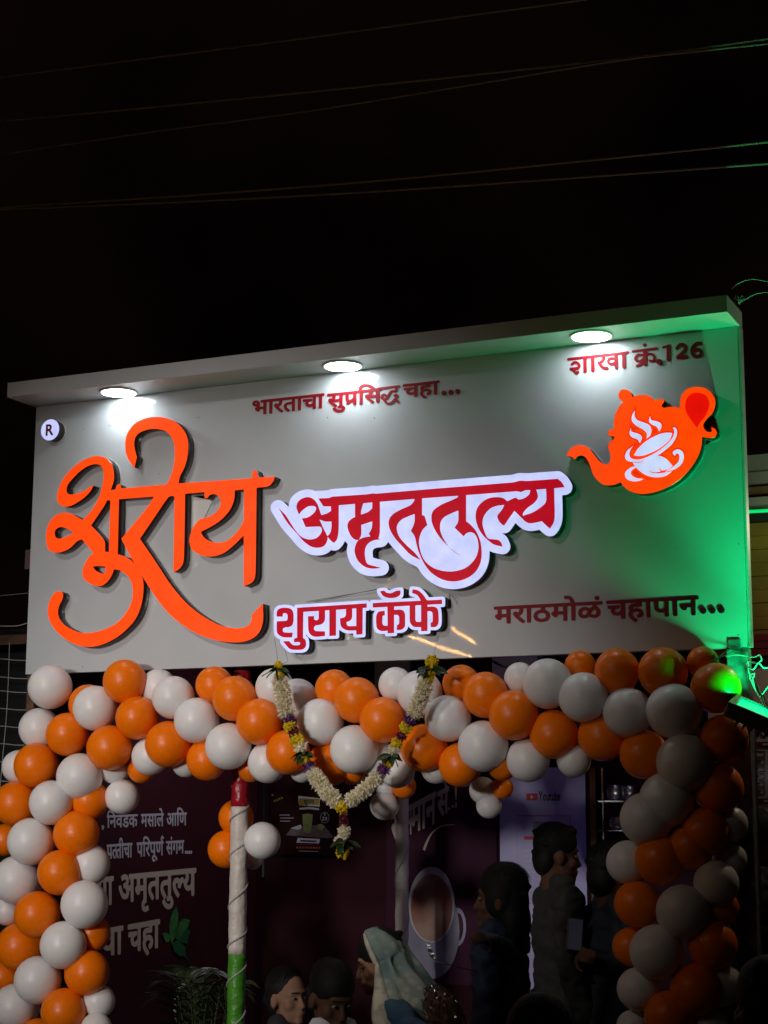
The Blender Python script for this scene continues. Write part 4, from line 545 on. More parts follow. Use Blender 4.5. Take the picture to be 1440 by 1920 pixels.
  '793 -138 -28 4 -25 14 -18 23 -8 27 1 25 13 26 24 21 37 14 0 55 -72 -9 -37 13 -21 17 -20 48 -5 115 -54 -1 1 -43 -10 -36 -25 -30 -37 -27 22 -26 76 -67 -3 -13 -24 -24 -17 3 -76 70 -50 59 -17 33 4 26 18 17 28 2 30 -15 13 10 10 40 -4 20 -10 3 -133 -3 -1 -250 -5 -9 -13 -3 -30 0 -9 10 -1 250 -8 5 -58 -1 -3 -254 -10 -10 -37 0 -11 10 -4 71 -42 -11 -37 2 -32 14 -23 24 -15 45 0 105 -36 10 -1 42 14 7 288 1 -1 57 15 34 41 30 47 9 63 -6 53 -22 58 -44 50 -59 512 0 4 6 -31 41 0 21 59 59 14 4 17 -7 47 -29 9 -20 -6 -16 -15 -9 -15 1 -33 19 -16 -14 38 -54 30 -4 6 -12 -4 -37 -41 -4 -4 -5 -3 -254 -43 -5 -12 10 -3 254 -37 1 -6 -5 -1 -117 -15 -40 -35 -26 -47 -7 -44 13 -18 14 -13 22 -9 36 -2 107 -59 2 -4 -9 0 -232 66 -42 37 -43 9 -21 -9 -12 -30 -14 -67 69 -35 11 -31 -2 -18 -13 3 -24 26 -8 46 7 17 -38 -4 -9 -13 -6',
  '119 116 36 1 33 21 -2 117 -90 -3 -1 -103 7 -22',
  '718 116 40 2 31 20 -2 117 -92 -3 1 -106 8 -21',
  '991 116 28 1 15 17 3 112 -5 9 -53 1 -8 -5 0 -102 6 -22',
  '369 311 177 -1 8 4 -37 38 -32 20 -33 12 -41 4 -32 -8 -18 -17 -4 -23',
 ]),
 'p_sangam': (300, [
  '160 -12 -83 81 -37 45 -19 33 -1 25 18 22 30 4 30 -10 6 23 -3 40 -7 5 -88 2 -6 8 0 30 8 13 889 1 16 -9 -2 -40 -42 -6 -4 -5 -1 -245 -8 -13 -37 -1 -10 6 -6 113 -80 0 -13 -35 -23 -12 -28 10 -24 23 -12 20 -3 22 12 19 28 11 -3 87 -81 -3 -1 -251 -10 -10 -30 0 -13 3 -4 9 -2 250 -68 0 -2 -146 -10 -23 -23 -8 -21 6 -24 20 -21 42 10 28 32 14 -1 67 -74 3 -9 -1 -3 -7 -1 -251 -9 -6 -18 0 -19 0 -8 6 -5 117 -61 -3 -67 11 -6 -4 3 -8 88 -87 -3 -11 -21 -21',
  '723 164 82 2 -1 89 -83 -2',
  '161 166 49 -1 32 7 0 83 -82 -2 1 -52 -8 -29',
  '264 337 -20 16 -5 25 14 24 28 7 23 -17 5 -27 -17 -25',
 ]),
 'p_amrut': (300, [
  '600 -142 -34 7 -24 13 -16 19 -9 24 -2 21 8 29 38 41 -1 93 -75 2 -13 -34 -28 -14 -32 12 -32 38 -6 20 4 22 10 11 27 10 0 72 -5 8 -65 0 -7 -4 -1 -243 -7 -15 -44 -3 -14 8 -2 121 -4 6 -28 -2 -3 -37 -10 -23 -19 -18 -26 -12 -55 -2 -32 11 -26 19 -29 35 -25 43 -13 32 8 16 33 12 13 -4 39 -69 35 -32 32 -1 10 7 3 13 -5 19 -17 21 -38 9 -5 35 6 15 48 14 6 14 -2 10 -12 9 -18 2 -50 -16 -13 2 -17 41 4 11 13 7 46 14 35 0 47 -15 20 -23 10 -28 0 -29 -16 -37 27 -3 23 3 5 7 -1 57 -27 6 -7 11 1 37 15 10 1478 1 20 -9 -3 -48 -45 -9 0 -243 -5 -13 -11 -5 -37 0 -11 7 -6 67 -61 -11 -30 5 -31 14 -30 32 -26 59 -34 -14 -28 -52 -10 -6 -48 17 3 45 -28 7 -20 -10 -5 -24 10 -22 76 -80 -3 -11 -24 -24 -19 -2 -69 65 -26 37 -9 30 -1 30 14 37 30 25 44 11 32 -5 41 -16 37 16 33 4 10 -7 3 -25 8 -2 39 19 4 24 -6 17 -13 8 -314 -1 -2 -233 41 -34 14 -48 -8 -32 -19 -24 -29 -16 -41 -7 -41 5 -38 13 -34 23 -39 40 -6 13 4 11 40 26 -58 63 -22 54 6 44 19 28 22 15 30 10 90 5 1 44 -208 -1 -1 -245 -10 -17 -41 -1 -12 10 -5 146 -63 2 -29 -9 -10 -20 5 -24 64 -71 -8 -16 -31 -23 -26 18 -52 58 -17 49 3 33 14 29 33 25 38 10 79 3 2 42 -204 3 -4 -12 3 -263 -7 -11 -37 -13 -7 -21 8 -10 14 -4 62 13 8 -8 11 -35 -6 -11 -17 -9',
  '1120 -81 40 5 10 19 -5 10 -14 6 -54 -7 -18 34 3 17 30 16 0 122 -62 4 -27 -6 -15 -16 3 -27 64 -77 -7 -14 -35 -28 42 -41',
  '1564 112 34 2 34 22 -2 115 -55 -1 3 -43 -7 -30 -16 -22 -22 -19 11 -15',
  '484 168 76 2 -1 81 -78 -1',
 ]),
 'p_yaa': (300, [
  '210 -12 -11 13 -3 60 -54 -11 -37 5 -36 16 -28 32 -17 39 -5 30 6 9 44 20 7 30 -12 20 -60 6 -4 13 3 37 18 7 412 -4 6 -12 -2 -39 -11 -6 -32 -1 -4 -6 -4 -252 -10 -7 -34 0 -15 8 -3 253 -6 4 -46 0 -9 -8 0 -245 -12 -11',
  '126 112 36 3 35 23 -2 113 -57 -1 3 -43 -5 -22 -16 -28 -24 -21 10 -14',
 ]),
 'p_chaa': (300, [
  '236 -12 -11 13 -2 52 -72 -8 -45 15 -22 20 -11 23 -5 20 4 39 -43 4 -11 17 1 31 11 12 175 -4 8 -15 -6 -35 -52 -11 -15 -9 -6 -14 1 -18 12 -11 17 -5 26 4 34 25 -1 117 -211 3 -12 15 0 32 6 10 438 4 18 -7 0 -48 -10 -6 -32 -1 -4 -6 -4 -252 -11 -7 -33 0 -16 8 -2 253 -6 4 -46 0 -9 -8 -1 -245 -11 -11',
 ]),
 'p_chaha': (300, [
  '440 -81 -13 5 -43 38 -31 37 -11 24 -6 54 18 45 -12 31 -1 30 10 24 24 20 41 10 59 1 2 13 -187 -1 -1 -249 -12 -13 -37 -1 -15 12 -2 54 -70 -8 -47 15 -21 19 -12 24 -5 20 4 39 -44 4 -10 15 1 33 11 12 175 -4 8 -15 -7 -35 -52 -11 -14 -9 -7 -14 2 -18 11 -11 18 -5 26 4 33 25 0 117 -211 3 -12 13 4 43 21 5 675 0 17 -5 4 -13 -3 -37 -11 -6 -29 -1 -5 -6 0 -241 -8 -16 -43 -2 -13 12 -4 252 -57 -1 -2 -60 -8 -12 -120 -2 -11 -4 0 -12 7 -7 58 4 50 -13 30 -26 13 -39 -5 -34 -14 -26 -24 -19 -32 -11 -15 8 -13 35 6 12 30 18 2 13 -5 11 -21 10 -36 0 -31 -15 -7 -19 6 -30 71 -74 -5 -14',
 ]),
 'p_samman': (300, [
  '169 -18 -61 51 -54 61 -29 40 -7 30 10 24 26 14 45 -8 4 44 -6 14 -93 5 -4 43 12 13 1230 0 13 -3 5 -9 -3 -44 -46 -9 0 -243 -3 -11 -9 -6 -39 -1 -12 8 -5 133 -55 1 -13 -39 -15 -10 -19 -2 -24 10 -18 17 -20 35 3 32 18 16 143 4 3 52 -5 8 -198 -2 -1 -245 -8 -16 -41 -2 -14 8 -3 253 -5 4 -43 0 -9 -1 -3 -7 0 -238 -5 -14 -43 -5 -14 7 -6 112 -69 2 -8 -3 -11 -34 -25 -11 -30 9 -34 30 -2 -98 -5 -9 -13 -5 -13 5 -4 9 -3 105 -75 1 -12 -34 -26 -13 -28 8 -26 23 -14 23 -3 26 13 20 27 12 0 76 -8 4 -58 0 -9 -1 -3 -7 -2 -250 -10 -6 -20 -1 -20 1 -10 6 -5 116 -58 -2 -63 9 -2 -5 12 -15 75 -72 -4 -17',
  '570 160 34 12 0 72 -4 8 -30 -4',
  '456 168 76 2 -1 81 -77 -1',
  '673 168 76 2 -1 81 -77 -1',
  '166 170 48 -1 29 6 -1 76 -73 0 -7 -76',
 ]),
 'p_se': (300, [
  '170 -18 -23 14 -70 71 -39 47 -17 33 -1 25 16 24 33 6 30 -8 5 17 -3 38 -93 5 -8 12 0 30 4 13 12 4 220 2 -7 31 -17 28 -20 10 -44 -5 -16 39 0 11 8 9 56 7 35 -10 29 -22 21 -35 23 -62 51 -7 5 -39 -9 -16 -41 -6 0 -243 -7 -15 -42 -3 -14 8 -5 115 -56 -2 -67 8 87 -89 -3 -17',
  '167 170 47 -1 29 6 -1 76 -72 0 -7 -76',
 ]),
 'p_bang': (300, [
  '30 -16 -22 15 -8 33 17 27 28 7 28 -15 10 -32 -6 -16 -13 -13',
  '38 84 -13 10 -8 24 -15 104 -1 65 13 44 11 11 16 4 17 -6 12 -13 9 -33 2 -44 -19 -141 -9 -19',
 ]),
 'p_shuray': (300, [
  '234 -142 -78 24 -53 47 -12 29 44 27 52 -49 54 -18 34 9 4 24 -23 8 -48 -8 -21 46 -33 -9 -76 88 -52 6 -25 23 -1 35 19 20 29 5 39 -14 17 11 -56 21 -33 38 -2 51 30 36 74 7 61 -43 4 33 13 8 750 -6 -1 -49 -48 -10 -1 -247 -14 -14 -48 7 -6 66 -91 -6 -59 43 -25 73 54 37 0 30 -18 15 -72 -3 -2 -252 -11 -10 -47 2 -7 259 -44 4 -10 -4 -9 -76 -58 -56 95 -90 -26 -39 -18 -4 -110 104 -41 64 2 28 21 21 67 -8 13 30 -4 27 -134 2 -2 -232 47 -44 6 -54 -40 -51',
  '204 14 21 9 0 221 -34 8 -10 -92 -41 -55 59 -71',
  '763 112 33 4 33 22 -3 113 -54 -1 -2 -67 -40 -47',
  '105 227 17 4 -12 20 -36 3 4 -17',
 ]),
 'p_comma': (300, [
  '7 -59 -2 10 14 20 4 24 -20 21 -3 24 15 19 28 2 21 -21 5 -26 -3 -20 -18 -32 -20 -15',
 ]),
 'l_you': (300, [
  '441 -16 -28 5 -29 14 -34 35 -15 30 -6 39 6 42 19 35 28 27 24 13 44 10 47 -5 37 -17 36 -37 12 -26 4 -27 -4 -51 -15 -33 -35 -35 -33 -16',
  '688 -16 -38 15 -20 21 -11 25 -4 169 6 13 50 3 11 -8 2 -147 9 -22 21 -8 22 7 17 18 1 146 6 12 54 1 7 -7 6 -26 85 77 13 -9 4 -33 54 -1 9 -6 3 -45 -5 -10 -63 -8 -1 -86 5 -18 11 -8 46 14 14 -5 4 -48 -7 -12 -38 -14 -28 -1 -24 4 -23 13 -16 18 -10 22 -3 120 -30 6 -5 -7 -2 -165 -10 -7 -42 0 -17 9 -32 -12',
  '1105 -16 -37 16 -20 21 -11 26 -2 175 9 7 26 1 22 -1 9 -7 2 -147 9 -22 23 -8 24 10 13 15 2 152 11 8 48 -1 9 -15 -2 -219 -12 -8 -43 0 -15 9 -33 -12',
  '1333 -16 -46 10 -19 16 0 317 12 14 44 0 11 -8 3 -104 51 5 36 -9 39 -31 22 -43 4 -37 -4 -39 -18 -43 -31 -29 -29 -14',
  '1612 -16 -28 6 -28 15 -28 31 -15 35 -4 54 16 56 27 30 34 18 44 5 47 -14 34 -34 14 -37 4 -50 -12 -10 -126 0 -6 -8 16 -21 37 -10 79 25 9 -11 0 -43 -9 -13 -35 -18 -31 -7',
  '129 -12 -10 13 -1 167 -117 150 -1 15 13 8 61 -2 81 -98 82 98 67 1 8 -9 -2 -13 -118 -152 -2 -171 -10 -8',
  '449 49 27 2 21 11 12 17 7 26 -3 22 -12 22 -21 15 -22 4 -19 -3 -21 -12 -12 -17 -5 -22 2 -24 10 -20 11 -12',
  '1351 51 31 1 16 9 19 29 2 20 -7 32 -27 24 -26 0 -22 -15 -1 -91',
  '1588 144 61 -1 6 4 -10 15 -22 8 -28 -10',
 ]),
 'l_R': (300, [
  '10 -11 -10 16 2 328 12 6 91 0 57 -14 31 -25 16 -30 4 -30 -9 -48 -31 -39 100 -143 2 -15 -13 -6 -60 3 -82 117 -21 17 -22 5 -6 -8 -2 -128 -11 -6',
  '74 198 36 1 23 13 8 32 -10 21 -28 11 -31 -2',
 ]),
 'l_ura': (300, [
  '133 -16 -32 4 -37 16 -34 28 -22 39 -8 49 1 213 9 8 26 0 26 0 9 -8 6 -232 8 -18 14 -14 52 -17 30 4 28 12 15 14 7 18 6 233 11 8 52 -1 8 -13 0 -209 -12 -54 -13 -25 -39 -35 -45 -16',
  '355 -12 -10 15 0 323 5 11 11 4 122 -4 32 -13 26 -24 15 -28 4 -54 -10 -30 -29 -37 101 -139 141 323 11 8 41 -1 14 -18 141 -323 -12 -14 -56 2 -50 94 -109 0 -10 -4 -44 -91 -52 -1 -15 5 -13 -5 -57 1 -13 11 -72 106 -21 18 -22 6 -7 -7 -1 -127 -11 -8',
  '769 153 52 2 -26 61 -17 -30',
  '421 199 33 2 22 11 10 25 -12 28 -28 9 -27 -2',
 ]),
 'l_25': (300, [
  '9 -12 -9 7 0 15 95 123 31 53 10 36 -11 35 -29 16 -30 -6 -40 -35 -15 0 -7 12 1 62 22 20 32 15 35 6 41 -7 28 -14 29 -30 12 -28 4 -52 -14 -54 -67 -102 99 -5 6 -10 0 -49 -13 -9',
 ]),
}
DOTS = [[2.253, 3.6074, 0.0114], [2.2875, 3.6074, 0.0114], [2.3211, 3.6074, 0.0114], [3.2572, 3.6435, 0.0124], [3.4182, 2.5589, 0.0141], [3.4569, 2.5579, 0.0141], [3.4946, 2.5578, 0.0141]]


def loops_of(name):
    q, L = SHAPES[name]
    out = []
    for s in L:
        v = [int(t) for t in s.split()]
        x = y = 0
        pts = []
        for i in range(0, len(v), 2):
            x += v[i]; y += v[i + 1]
            pts.append((x / q, y / q))
        out.append(pts)
    return out

def solid(name, loops, depth, mat_, parent, fn, offset=0.0, bevel=0.0):
    """flat outlines with holes -> a solid of real thickness; fn maps (u, v, d) to the world, d in 0..depth"""
    cu = bpy.data.curves.new('outline', 'CURVE')
    cu.dimensions = '2D'
    cu.fill_mode = 'BOTH'
    cu.extrude = 0.5
    cu.offset = offset
    for L in loops:
        sp = cu.splines.new('POLY')
        sp.points.add(len(L) - 1)
        for p, (x, y) in zip(sp.points, L):
            p.co = (x, y, 0, 1)
        sp.use_cyclic_u = True
    o = bpy.data.objects.new('outline', cu)
    me = o.to_mesh()
    bm = bmesh.new()
    bm.from_mesh(me)
    o.to_mesh_clear()
    bpy.data.objects.remove(o)
    bpy.data.curves.remove(cu)
    bmesh.ops.remove_doubles(bm, verts=bm.verts, dist=1e-5)
    for v in bm.verts:
        v.co = fn(v.co.x, v.co.y, (v.co.z + 0.5) * depth)
    return obj(name, bm, mat_, parent)

def on_panel(y0):
    """u = world x, v = world z, solid grows from y0 towards the street"""
    return lambda u, v, d: Vector((u, y0 - d, v))

# ================================================================== SETTING
bm = bmesh.new(); box(bm, (-40, -40, -0.3), (45, 40, 0.0)); tag(obj('ground', bm, M['ground']), 'dark asphalt street', kind='structure')

SW, SH0, SH1 = 3.6, 2.4, 3.7632        # the sign board
# ------------------------------------------------------------------ the shop behind the board
shop = empty('shop_building', (1.8, 1.3, 0), 'dark tea shop with maroon walls under the lit sign board', 'shop')
bm = bmesh.new(); box(bm, (-0.12, 0.30, 0.0), (3.72, 2.66, 0.15)); obj('floor', bm, M['tile'], shop)
bm = bmesh.new(); box(bm, (-0.12, 0.30, 0.15), (0.0, 2.5, 2.95)); obj('side_wall', bm, M['maroon_dark'], shop)
bm = bmesh.new(); box(bm, (2.98, 1.62, 0.15), (3.08, 2.5, 2.95)); obj('side_wall', bm, M['maroon_dark'], shop)
bm = bmesh.new(); box(bm, (-0.12, 2.5, 0.15), (3.08, 2.66, 2.95)); obj('back_wall', bm, M['maroon_dark'], shop)
bm = bmesh.new(); box(bm, (-0.12, 0.12, 2.95), (3.08, 2.66, 3.05)); obj('ceiling', bm, M['ceil'], shop)
# pale lintel pieces seen between the board and the balloons
a = at(705, 1240, 2.42); b = at(760, 1300, 2.42)
bm = bmesh.new(); box(bm, (a.x, 2.40, b.z), (b.x, 2.497, a.z)); obj('lintel', bm, M['beige'], shop)
a = at(925, 1225, 2.42); b = at(1010, 1300, 2.42)
bm = bmesh.new(); box(bm, (a.x, 2.40, b.z), (b.x, 2.497, a.z)); obj('lintel', bm, M['beige'], shop)
# corner trim (bright vertical line)
c1 = at(503, 1480, 2.46)
bm = bmesh.new(); box(bm, (0.003, 2.47, 1.35), (0.018, 2.497, 2.6)); obj('corner_trim', bm, M['alu'], shop)

# ------------------------------------------------------------------ neighbour on the right
nb = empty('neighbour_shop', (3.9, 1.5, 0), 'ochre and grey shop front right of the sign board', 'building')
NY = 1.3
def nbox(name, y0, y1, m_, d=0.0, x0=3.10, x1=5.4):
    z1 = at(1420, y0, NY).z; z0 = at(1420, y1, NY).z
    bm = bmesh.new(); box(bm, (x0, NY - d, z0), (x1, NY + 0.3, z1)); return obj(name, bm, m_, nb)
nbox('parapet', 857, 884, M['ledge'], 0.06)
nbox('fascia', 886, 914, M['ledge'], 0.02)
nbox('shade_board', 916, 937, M['ledge_brown'], 0.05)
nbox('ledge', 939, 955, M['ledge'], 0.10)
nbox('wall', 962, 980, M['black_steel'], 0.0)
y = 982
k = 0
while y < 1190:
    nbox('shutter_slat', y, y + 24.2, M['shutter'], 0.02 + 0.006 * (k % 2)); y += 25; k += 1
for y in (1191, 1205, 1219):
    nbox('maroon_board', y, y + 12.6, M['maroon_band'], 0.05)
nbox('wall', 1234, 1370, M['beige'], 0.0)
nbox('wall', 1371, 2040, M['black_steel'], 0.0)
# green tube light edge on the ledge
p0 = at(1392, 960, NY - 0.14); p1 = at(1470, 956, NY - 0.14)
bm = bmesh.new(); tube(bm, [p0, p1], 0.008); tag(obj('tube_light', bm, mat('green_tube', (0.0, 0.4, 0.1), 0.4, emit=(0.0, 0.75, 0.16), estr=0.9)), 'thin green light tube along the ledge right of the sign board', 'tube light')
# added fill lamp, out of view, brightens the ochre front and menu board
nl = empty('wall_fill_lamp', (4.05, 0.80, 3.15), 'added fill lamp brightening the neighbouring shop front', 'lamp')
bm = bmesh.new(); box(bm, (4.00, 0.80, 3.10), (4.10, 1.24, 3.16), 0.01); obj('lamp_body', bm, M['housing'], nl)
ld = bpy.data.lights.new('wall_fill', 'POINT'); ld.energy = 12.0; ld.color = (1.0, 0.8, 0.6); ld.shadow_soft_size = 0.05
lo = bpy.data.objects.new('wall_fill', ld); link(lo, nl); lo.location = (0, -0.05, -0.12)
# menu board
mb = empty('menu_board', at(1440, 1620, 0.95), 'white menu board with maroon bands behind the black post at far right', 'menu board')
MY = 0.95
def mq(name, x0, y0, x1, y1, m_, d):
    a = at(x0, y0, MY); b = at(x1, y1, MY)
    bm = bmesh.new(); box(bm, (a.x, MY - d, b.z), (b.x, MY - d + 0.0018, a.z)); return obj(name, bm, m_, mb)
a = at(1408, 1362, MY); b = at(1530, 1606, MY)
bm = bmesh.new(); box(bm, (a.x, MY, b.z), (b.x, MY + 0.02, a.z)); obj('board', bm, mat('menu_white', (0.50, 0.49, 0.54), 0.5, var=0.06), mb)
mq('band', 1408, 1391, 1530, 1400, M['maroon_band'], 0.002); mq('band', 1408, 1497, 1530, 1507, M['maroon_band'], 0.002)
for i, y in enumerate((1408, 1422, 1436, 1450, 1464, 1478, 1515, 1529, 1543, 1557, 1571)):
    # item frames: thin printed outlines and a short word in each
    for (x0, y0, x1, y1) in ((1410, y, 1434, y + 0.7), (1410, y + 10, 1434, y + 10.7), (1434, y, 1434.7, y + 10.7)):
        mq('item_frame', x0, y0, x1, y1, M['print_black'], 0.002)
    x0 = 1412 + (i * 5) % 7
    mq('item_word', x0, y + 4, x0 + 7 + (i * 3) % 6, y + 6.6, M['print_black'], 0.002)
mq('band_word', 1430, 1394, 1450, 1397.5, M['print_grey'], 0.004); mq('band_word', 1432, 1500, 1452, 1504, M['print_grey'], 0.004)
def px_map(xa, xb, hA, hB, bA, bB, W, Y):
    """unit word (0..W, 0..1) on the plane at depth Y: headline from (xa,hA) to (xb,hB), base from bA to bB"""
    def f(u, v, d):
        s = u / W
        p = at(xa + (xb - xa) * s, (bA + (bB - bA) * s) * (1 - v) + (hA + (hB - hA) * s) * v, Y)
        return Vector((p.x, Y - d, p.z))
    return f
def wmax(L):
    return max(p[0] for l in L for p in l)
L = loops_of('l_ura')
solid('heading_word', L, 0.001, M['print_black'], mb, px_map(1406, 1446, 1368, 1368, 1381, 1381, wmax(L), MY - 0.001))

# ------------------------------------------------------------------ neighbour on the left: wire grille
gr = empty('window_grille', (-0.6, 0.6, 0), 'pale wire grille in the dark left of the sign board', 'grille')
GY = 0.62
for (xa, ya, xb, yb) in ((18, 1205, -2, 1600),):
    bm = bmesh.new(); tube(bm, smooth_path([at(xa, ya, GY), at(xa - 5, 1330, GY), at(0, 1480, GY), at(xb - 3, yb, GY)]), 0.0022, 6); obj('wire', bm, M['wire'], gr)
for y in (1237, 1271, 1297, 1330, 1363, 1396, 1466, 1430):
    pts = [at(-60, y - 3, GY), at(-10, y - 2, GY + .006), at(12, y - 1, GY - .004), at(30, y + 1.0, GY + .003), at(62, y + 1.5, GY)]
    bm = bmesh.new(); tube(bm, smooth_path(pts), 0.0022, 6); obj('wire', bm, M['wire'], gr)
a = at(-70, 1195, GY); b = at(52, 1207, GY)
bm = bmesh.new(); box(bm, (a.x, GY, b.z), (b.x, GY + 0.05, a.z)); obj('frame', bm, M['rust'], gr)
for (pts, r) in (([(-40, 1172), (25, 1174), (52, 1168)], .003), ([(-40, 1121), (52, 1112)], .0015)):
    bm = bmesh.new(); tube(bm, smooth_path([at(x, y, GY) for x, y in pts]), r, 6); obj('wire', bm, M['wire'], gr)
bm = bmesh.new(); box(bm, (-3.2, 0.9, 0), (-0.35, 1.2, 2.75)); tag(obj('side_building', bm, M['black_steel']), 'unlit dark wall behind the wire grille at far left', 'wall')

# ================================================================== THE SIGN BOARD
sign = empty('sign_board', (1.8, 0, SH0), 'wide white sign board with glowing orange lettering above the balloon arch', 'sign board')
bm = bmesh.new(); box(bm, (0, 0, SH0), (SW, 0.05, SH1), 0.0015)
panel = obj('panel', bm, M['panel'], sign)
bm = bmesh.new(); box(bm, (-0.016, -0.223, SH1 + 0.001), (3.61, 0.05, SH1 + 0.0755), 0.002)
canopy = obj('canopy', bm, M['canopy'], sign)
tag(canopy, 'projecting white canopy with three round downlights')
bm = bmesh.new(); box(bm, (SW + 0.0015, 0.002, SH0 + 0.002), (SW + 0.011, 0.052, SH1)); obj('edge_trim', bm, M['panel_edge'], sign)
bm = bmesh.new(); box(bm, (0.01, 0.051, SH0 + 0.02), (SW - 0.01, 0.075, SH1 - 0.02)); obj('back_frame', bm, M['black_steel'], sign)
for (x, y) in ((0.559, -0.095), (1.787, -0.100), (2.990, -0.112)):
    bm = bmesh.new(); lathe(bm, [(0.0, 0.006), (0.093, 0.006), (0.096, 0.003), (0.094, 0.0), (0.084, -0.001), (0.084, 0.004), (0.0, 0.004)], 48, (x, y, SH1 - 0.0055))
    rim = obj('downlight', bm, M['rim'], sign, smooth=False)
    bm = bmesh.new(); lathe(bm, [(0.0, 0.0), (0.0835, 0.0), (0.0835, 0.002), (0.0, 0.002)], 48, (x, y, SH1 - 0.0062)); obj('lens', bm, M['disc'], rim)

def channel(name, label, shape, depth, face_mat, extra=()):
    """a built-up letter: black return, lit acrylic face, clear acrylic backing"""
    L = loops_of(shape)
    o = solid(name, L, depth - 0.008, M['side'], sign, on_panel(-0.005))
    tag(o, label)
    solid('backing', L, 0.004, M['clear'], o, on_panel(-0.0005), offset=0.0022)
    solid('face', L, 0.0028, face_mat, o, on_panel(-depth + 0.0028))
    return o
orange = channel('orange_lettering', 'tall orange glowing brush script with black sides', 'orange_word', 0.065, M['orange_face'])
plate = channel('script_plate', 'white glowing plate carrying red script', 'script_plate', 0.060, M['white_face'])
solid('red_script', loops_of('red_script'), 0.0015, M['red_face'], plate, on_panel(-0.0602))
cafe = channel('cafe_plate', 'small white glowing plate carrying red block letters', 'cafe_plate', 0.060, M['white_face'])
for L in [loops_of('cafe_red')]:
    solid('red_letters', L, 0.0015, M['red_face'], cafe, on_panel(-0.0602))
pot = channel('teapot_emblem', 'orange glowing teapot emblem shaped like a turbaned head', 'pot', 0.060, M['orange_face'])
solid('handle_drop', loops_of('drop'), 0.0015, M['drop_face'], pot, on_panel(-0.0602))
solid('cup_halo', loops_of('cup'), 0.0008, M['pot_edge'], pot, on_panel(-0.0602), offset=0.007)
solid('tea_cup_print', loops_of('cup'), 0.0015, M['cup_face'], pot, on_panel(-0.0612))
# registered mark disc
pc = at(94, 806, -0.055)
mk = empty('registered_mark', pc); mk.parent = sign; mk.matrix_parent_inverse = WINV(sign)
rr = 0.054
bm = bmesh.new(); lathe(bm, [(0, 0), (rr, 0), (rr, 0.050), (0, 0.050)], 40, (pc.x, -0.004, pc.z), (0, -1, 0)); sd = obj('disc_side', bm, M['side'], mk)
bm = bmesh.new(); lathe(bm, [(0, 0), (rr + .003, 0), (rr + .003, 0.003), (0, 0.003)], 40, (pc.x, -0.0005, pc.z), (0, -1, 0)); obj('backing', bm, M['clear'], mk)
bm = bmesh.new(); lathe(bm, [(0, 0), (rr, 0), (rr, 0.003), (0, 0.003)], 40, (pc.x, -0.0542, pc.z), (0, -1, 0)); obj('disc_face', bm, M['white_face'], mk)
L = loops_of('l_R'); W_ = wmax(L)
solid('letter', L, 0.0012, M['red_acrylic'], mk, lambda u, v, d: Vector((pc.x - 0.024 + u / W_ * 0.046, -0.0574 - d, pc.z - 0.028 + v * 0.0505)))
# flat red acrylic words
for shp in ('bharatacha', 'suprasiddha', 'ddha', 'chaha', 'shakha', 'kram', 'number', 'marathmol', 'chahapan'):
    solid('red_word', loops_of(shp), 0.0018, M['red_acrylic'], sign, on_panel(-0.0012 - (0.0004 if shp == 'ddha' else 0)))
for (x, z, r) in DOTS:
    bm = bmesh.new(); lathe(bm, [(0, 0), (r, 0), (r, 0.007), (0, 0.007)], 24, (x, -0.0012, z), (0, -1, 0)); obj('red_dot', bm, M['red_acrylic'], sign)
# small fixing screws and marks on the board
for (x, y) in ((614, 783), (702, 784), (156, 804), (205, 798), (372, 783), (298, 888), (430, 690), (1290, 640), (868, 665), (155, 1250), (188, 1261), (1384, 1190), (1385, 1020), (1365, 1213)):
    p = at(x, y, 0); 
    if not (0.01 < p.x < 3.59 and SH0 + .005 < p.z < SH1 - .005): continue
    bm = bmesh.new(); lathe(bm, [(0, 0), (0.0028, 0), (0.002, 0.0015), (0, 0.0018)], 8, (p.x, 0, p.z), (0, -1, 0)); obj('screw', bm, M['black_steel'], sign)
# dark clamp at the lower right corner of the board
a = at(1365, 1199, -0.012); b = at(1388, 1215, -0.012)
bm = bmesh.new(); box(bm, (a.x, -0.012, b.z - .01), (b.x, -0.001, a.z), 0.002); obj('clamp', bm, M['steel'], sign)

# ================================================================== POSTS
def clothed_post(px_, pts, Y, r, label, red_y, white_y, z_bot, step, name='wrapped_post'):
    """pts: photo pixels of the post axis at the top and lower down"""
    P1 = at(*pts[0], Y); P2 = at(*pts[1], Y)
    X = (P1.x + P2.x) / 2
    root = empty(name, (X, Y, 0), label, 'post')
    zr = at(px_, red_y, Y - r).z; zw = at(px_, white_y, Y - r).z
    ztop = 2.39
    def sleeve(nm, z0, z1, m_, k):
        bm = bmesh.new()
        prof = []
        n = max(3, int((z1 - z0) / 0.03))
        for i in range(n + 1):
            z = z0 + (z1 - z0) * i / n
            prof.append((r * (1 + 0.03 * math.sin(i * 1.7 + k) + 0.02 * math.sin(i * 0.6 + 2 * k)), z))
        prof = [(0.0, z0)] + prof + [(0.0, z1)]
        lathe(bm, prof, 20, (X, Y, 0))
        return obj(nm, bm, m_, root, smooth=True)
    bm = bmesh.new(); tube(bm, [(X, Y, 0), (X, Y, ztop)], r * 0.72, 12); obj('pole', bm, M['rust'], root)
    sleeve('red_cloth', zr, ztop - 0.002, M['cloth_red'], 1)
    sleeve('white_cloth', zw, zr + 0.004, M['cloth_white'], 2)
    sleeve('green_cloth', z_bot, zw + 0.004, M['cloth_green'], 3)
    h = []
    n = int((ztop - z_bot) / step * 16)
    for i in range(n):
        ang = i / 16 * 2 * math.pi
        h.append((X + math.cos(ang) * (r * 1.06), Y + math.sin(ang) * (r * 1.06), z_bot + step * i / 16 + 0.02 * math.sin(i * 0.13)))
    bm = bmesh.new(); tube(bm, h, 0.004, 6); obj('ribbon', bm, M['ribbon'], root, smooth=True)
    return root
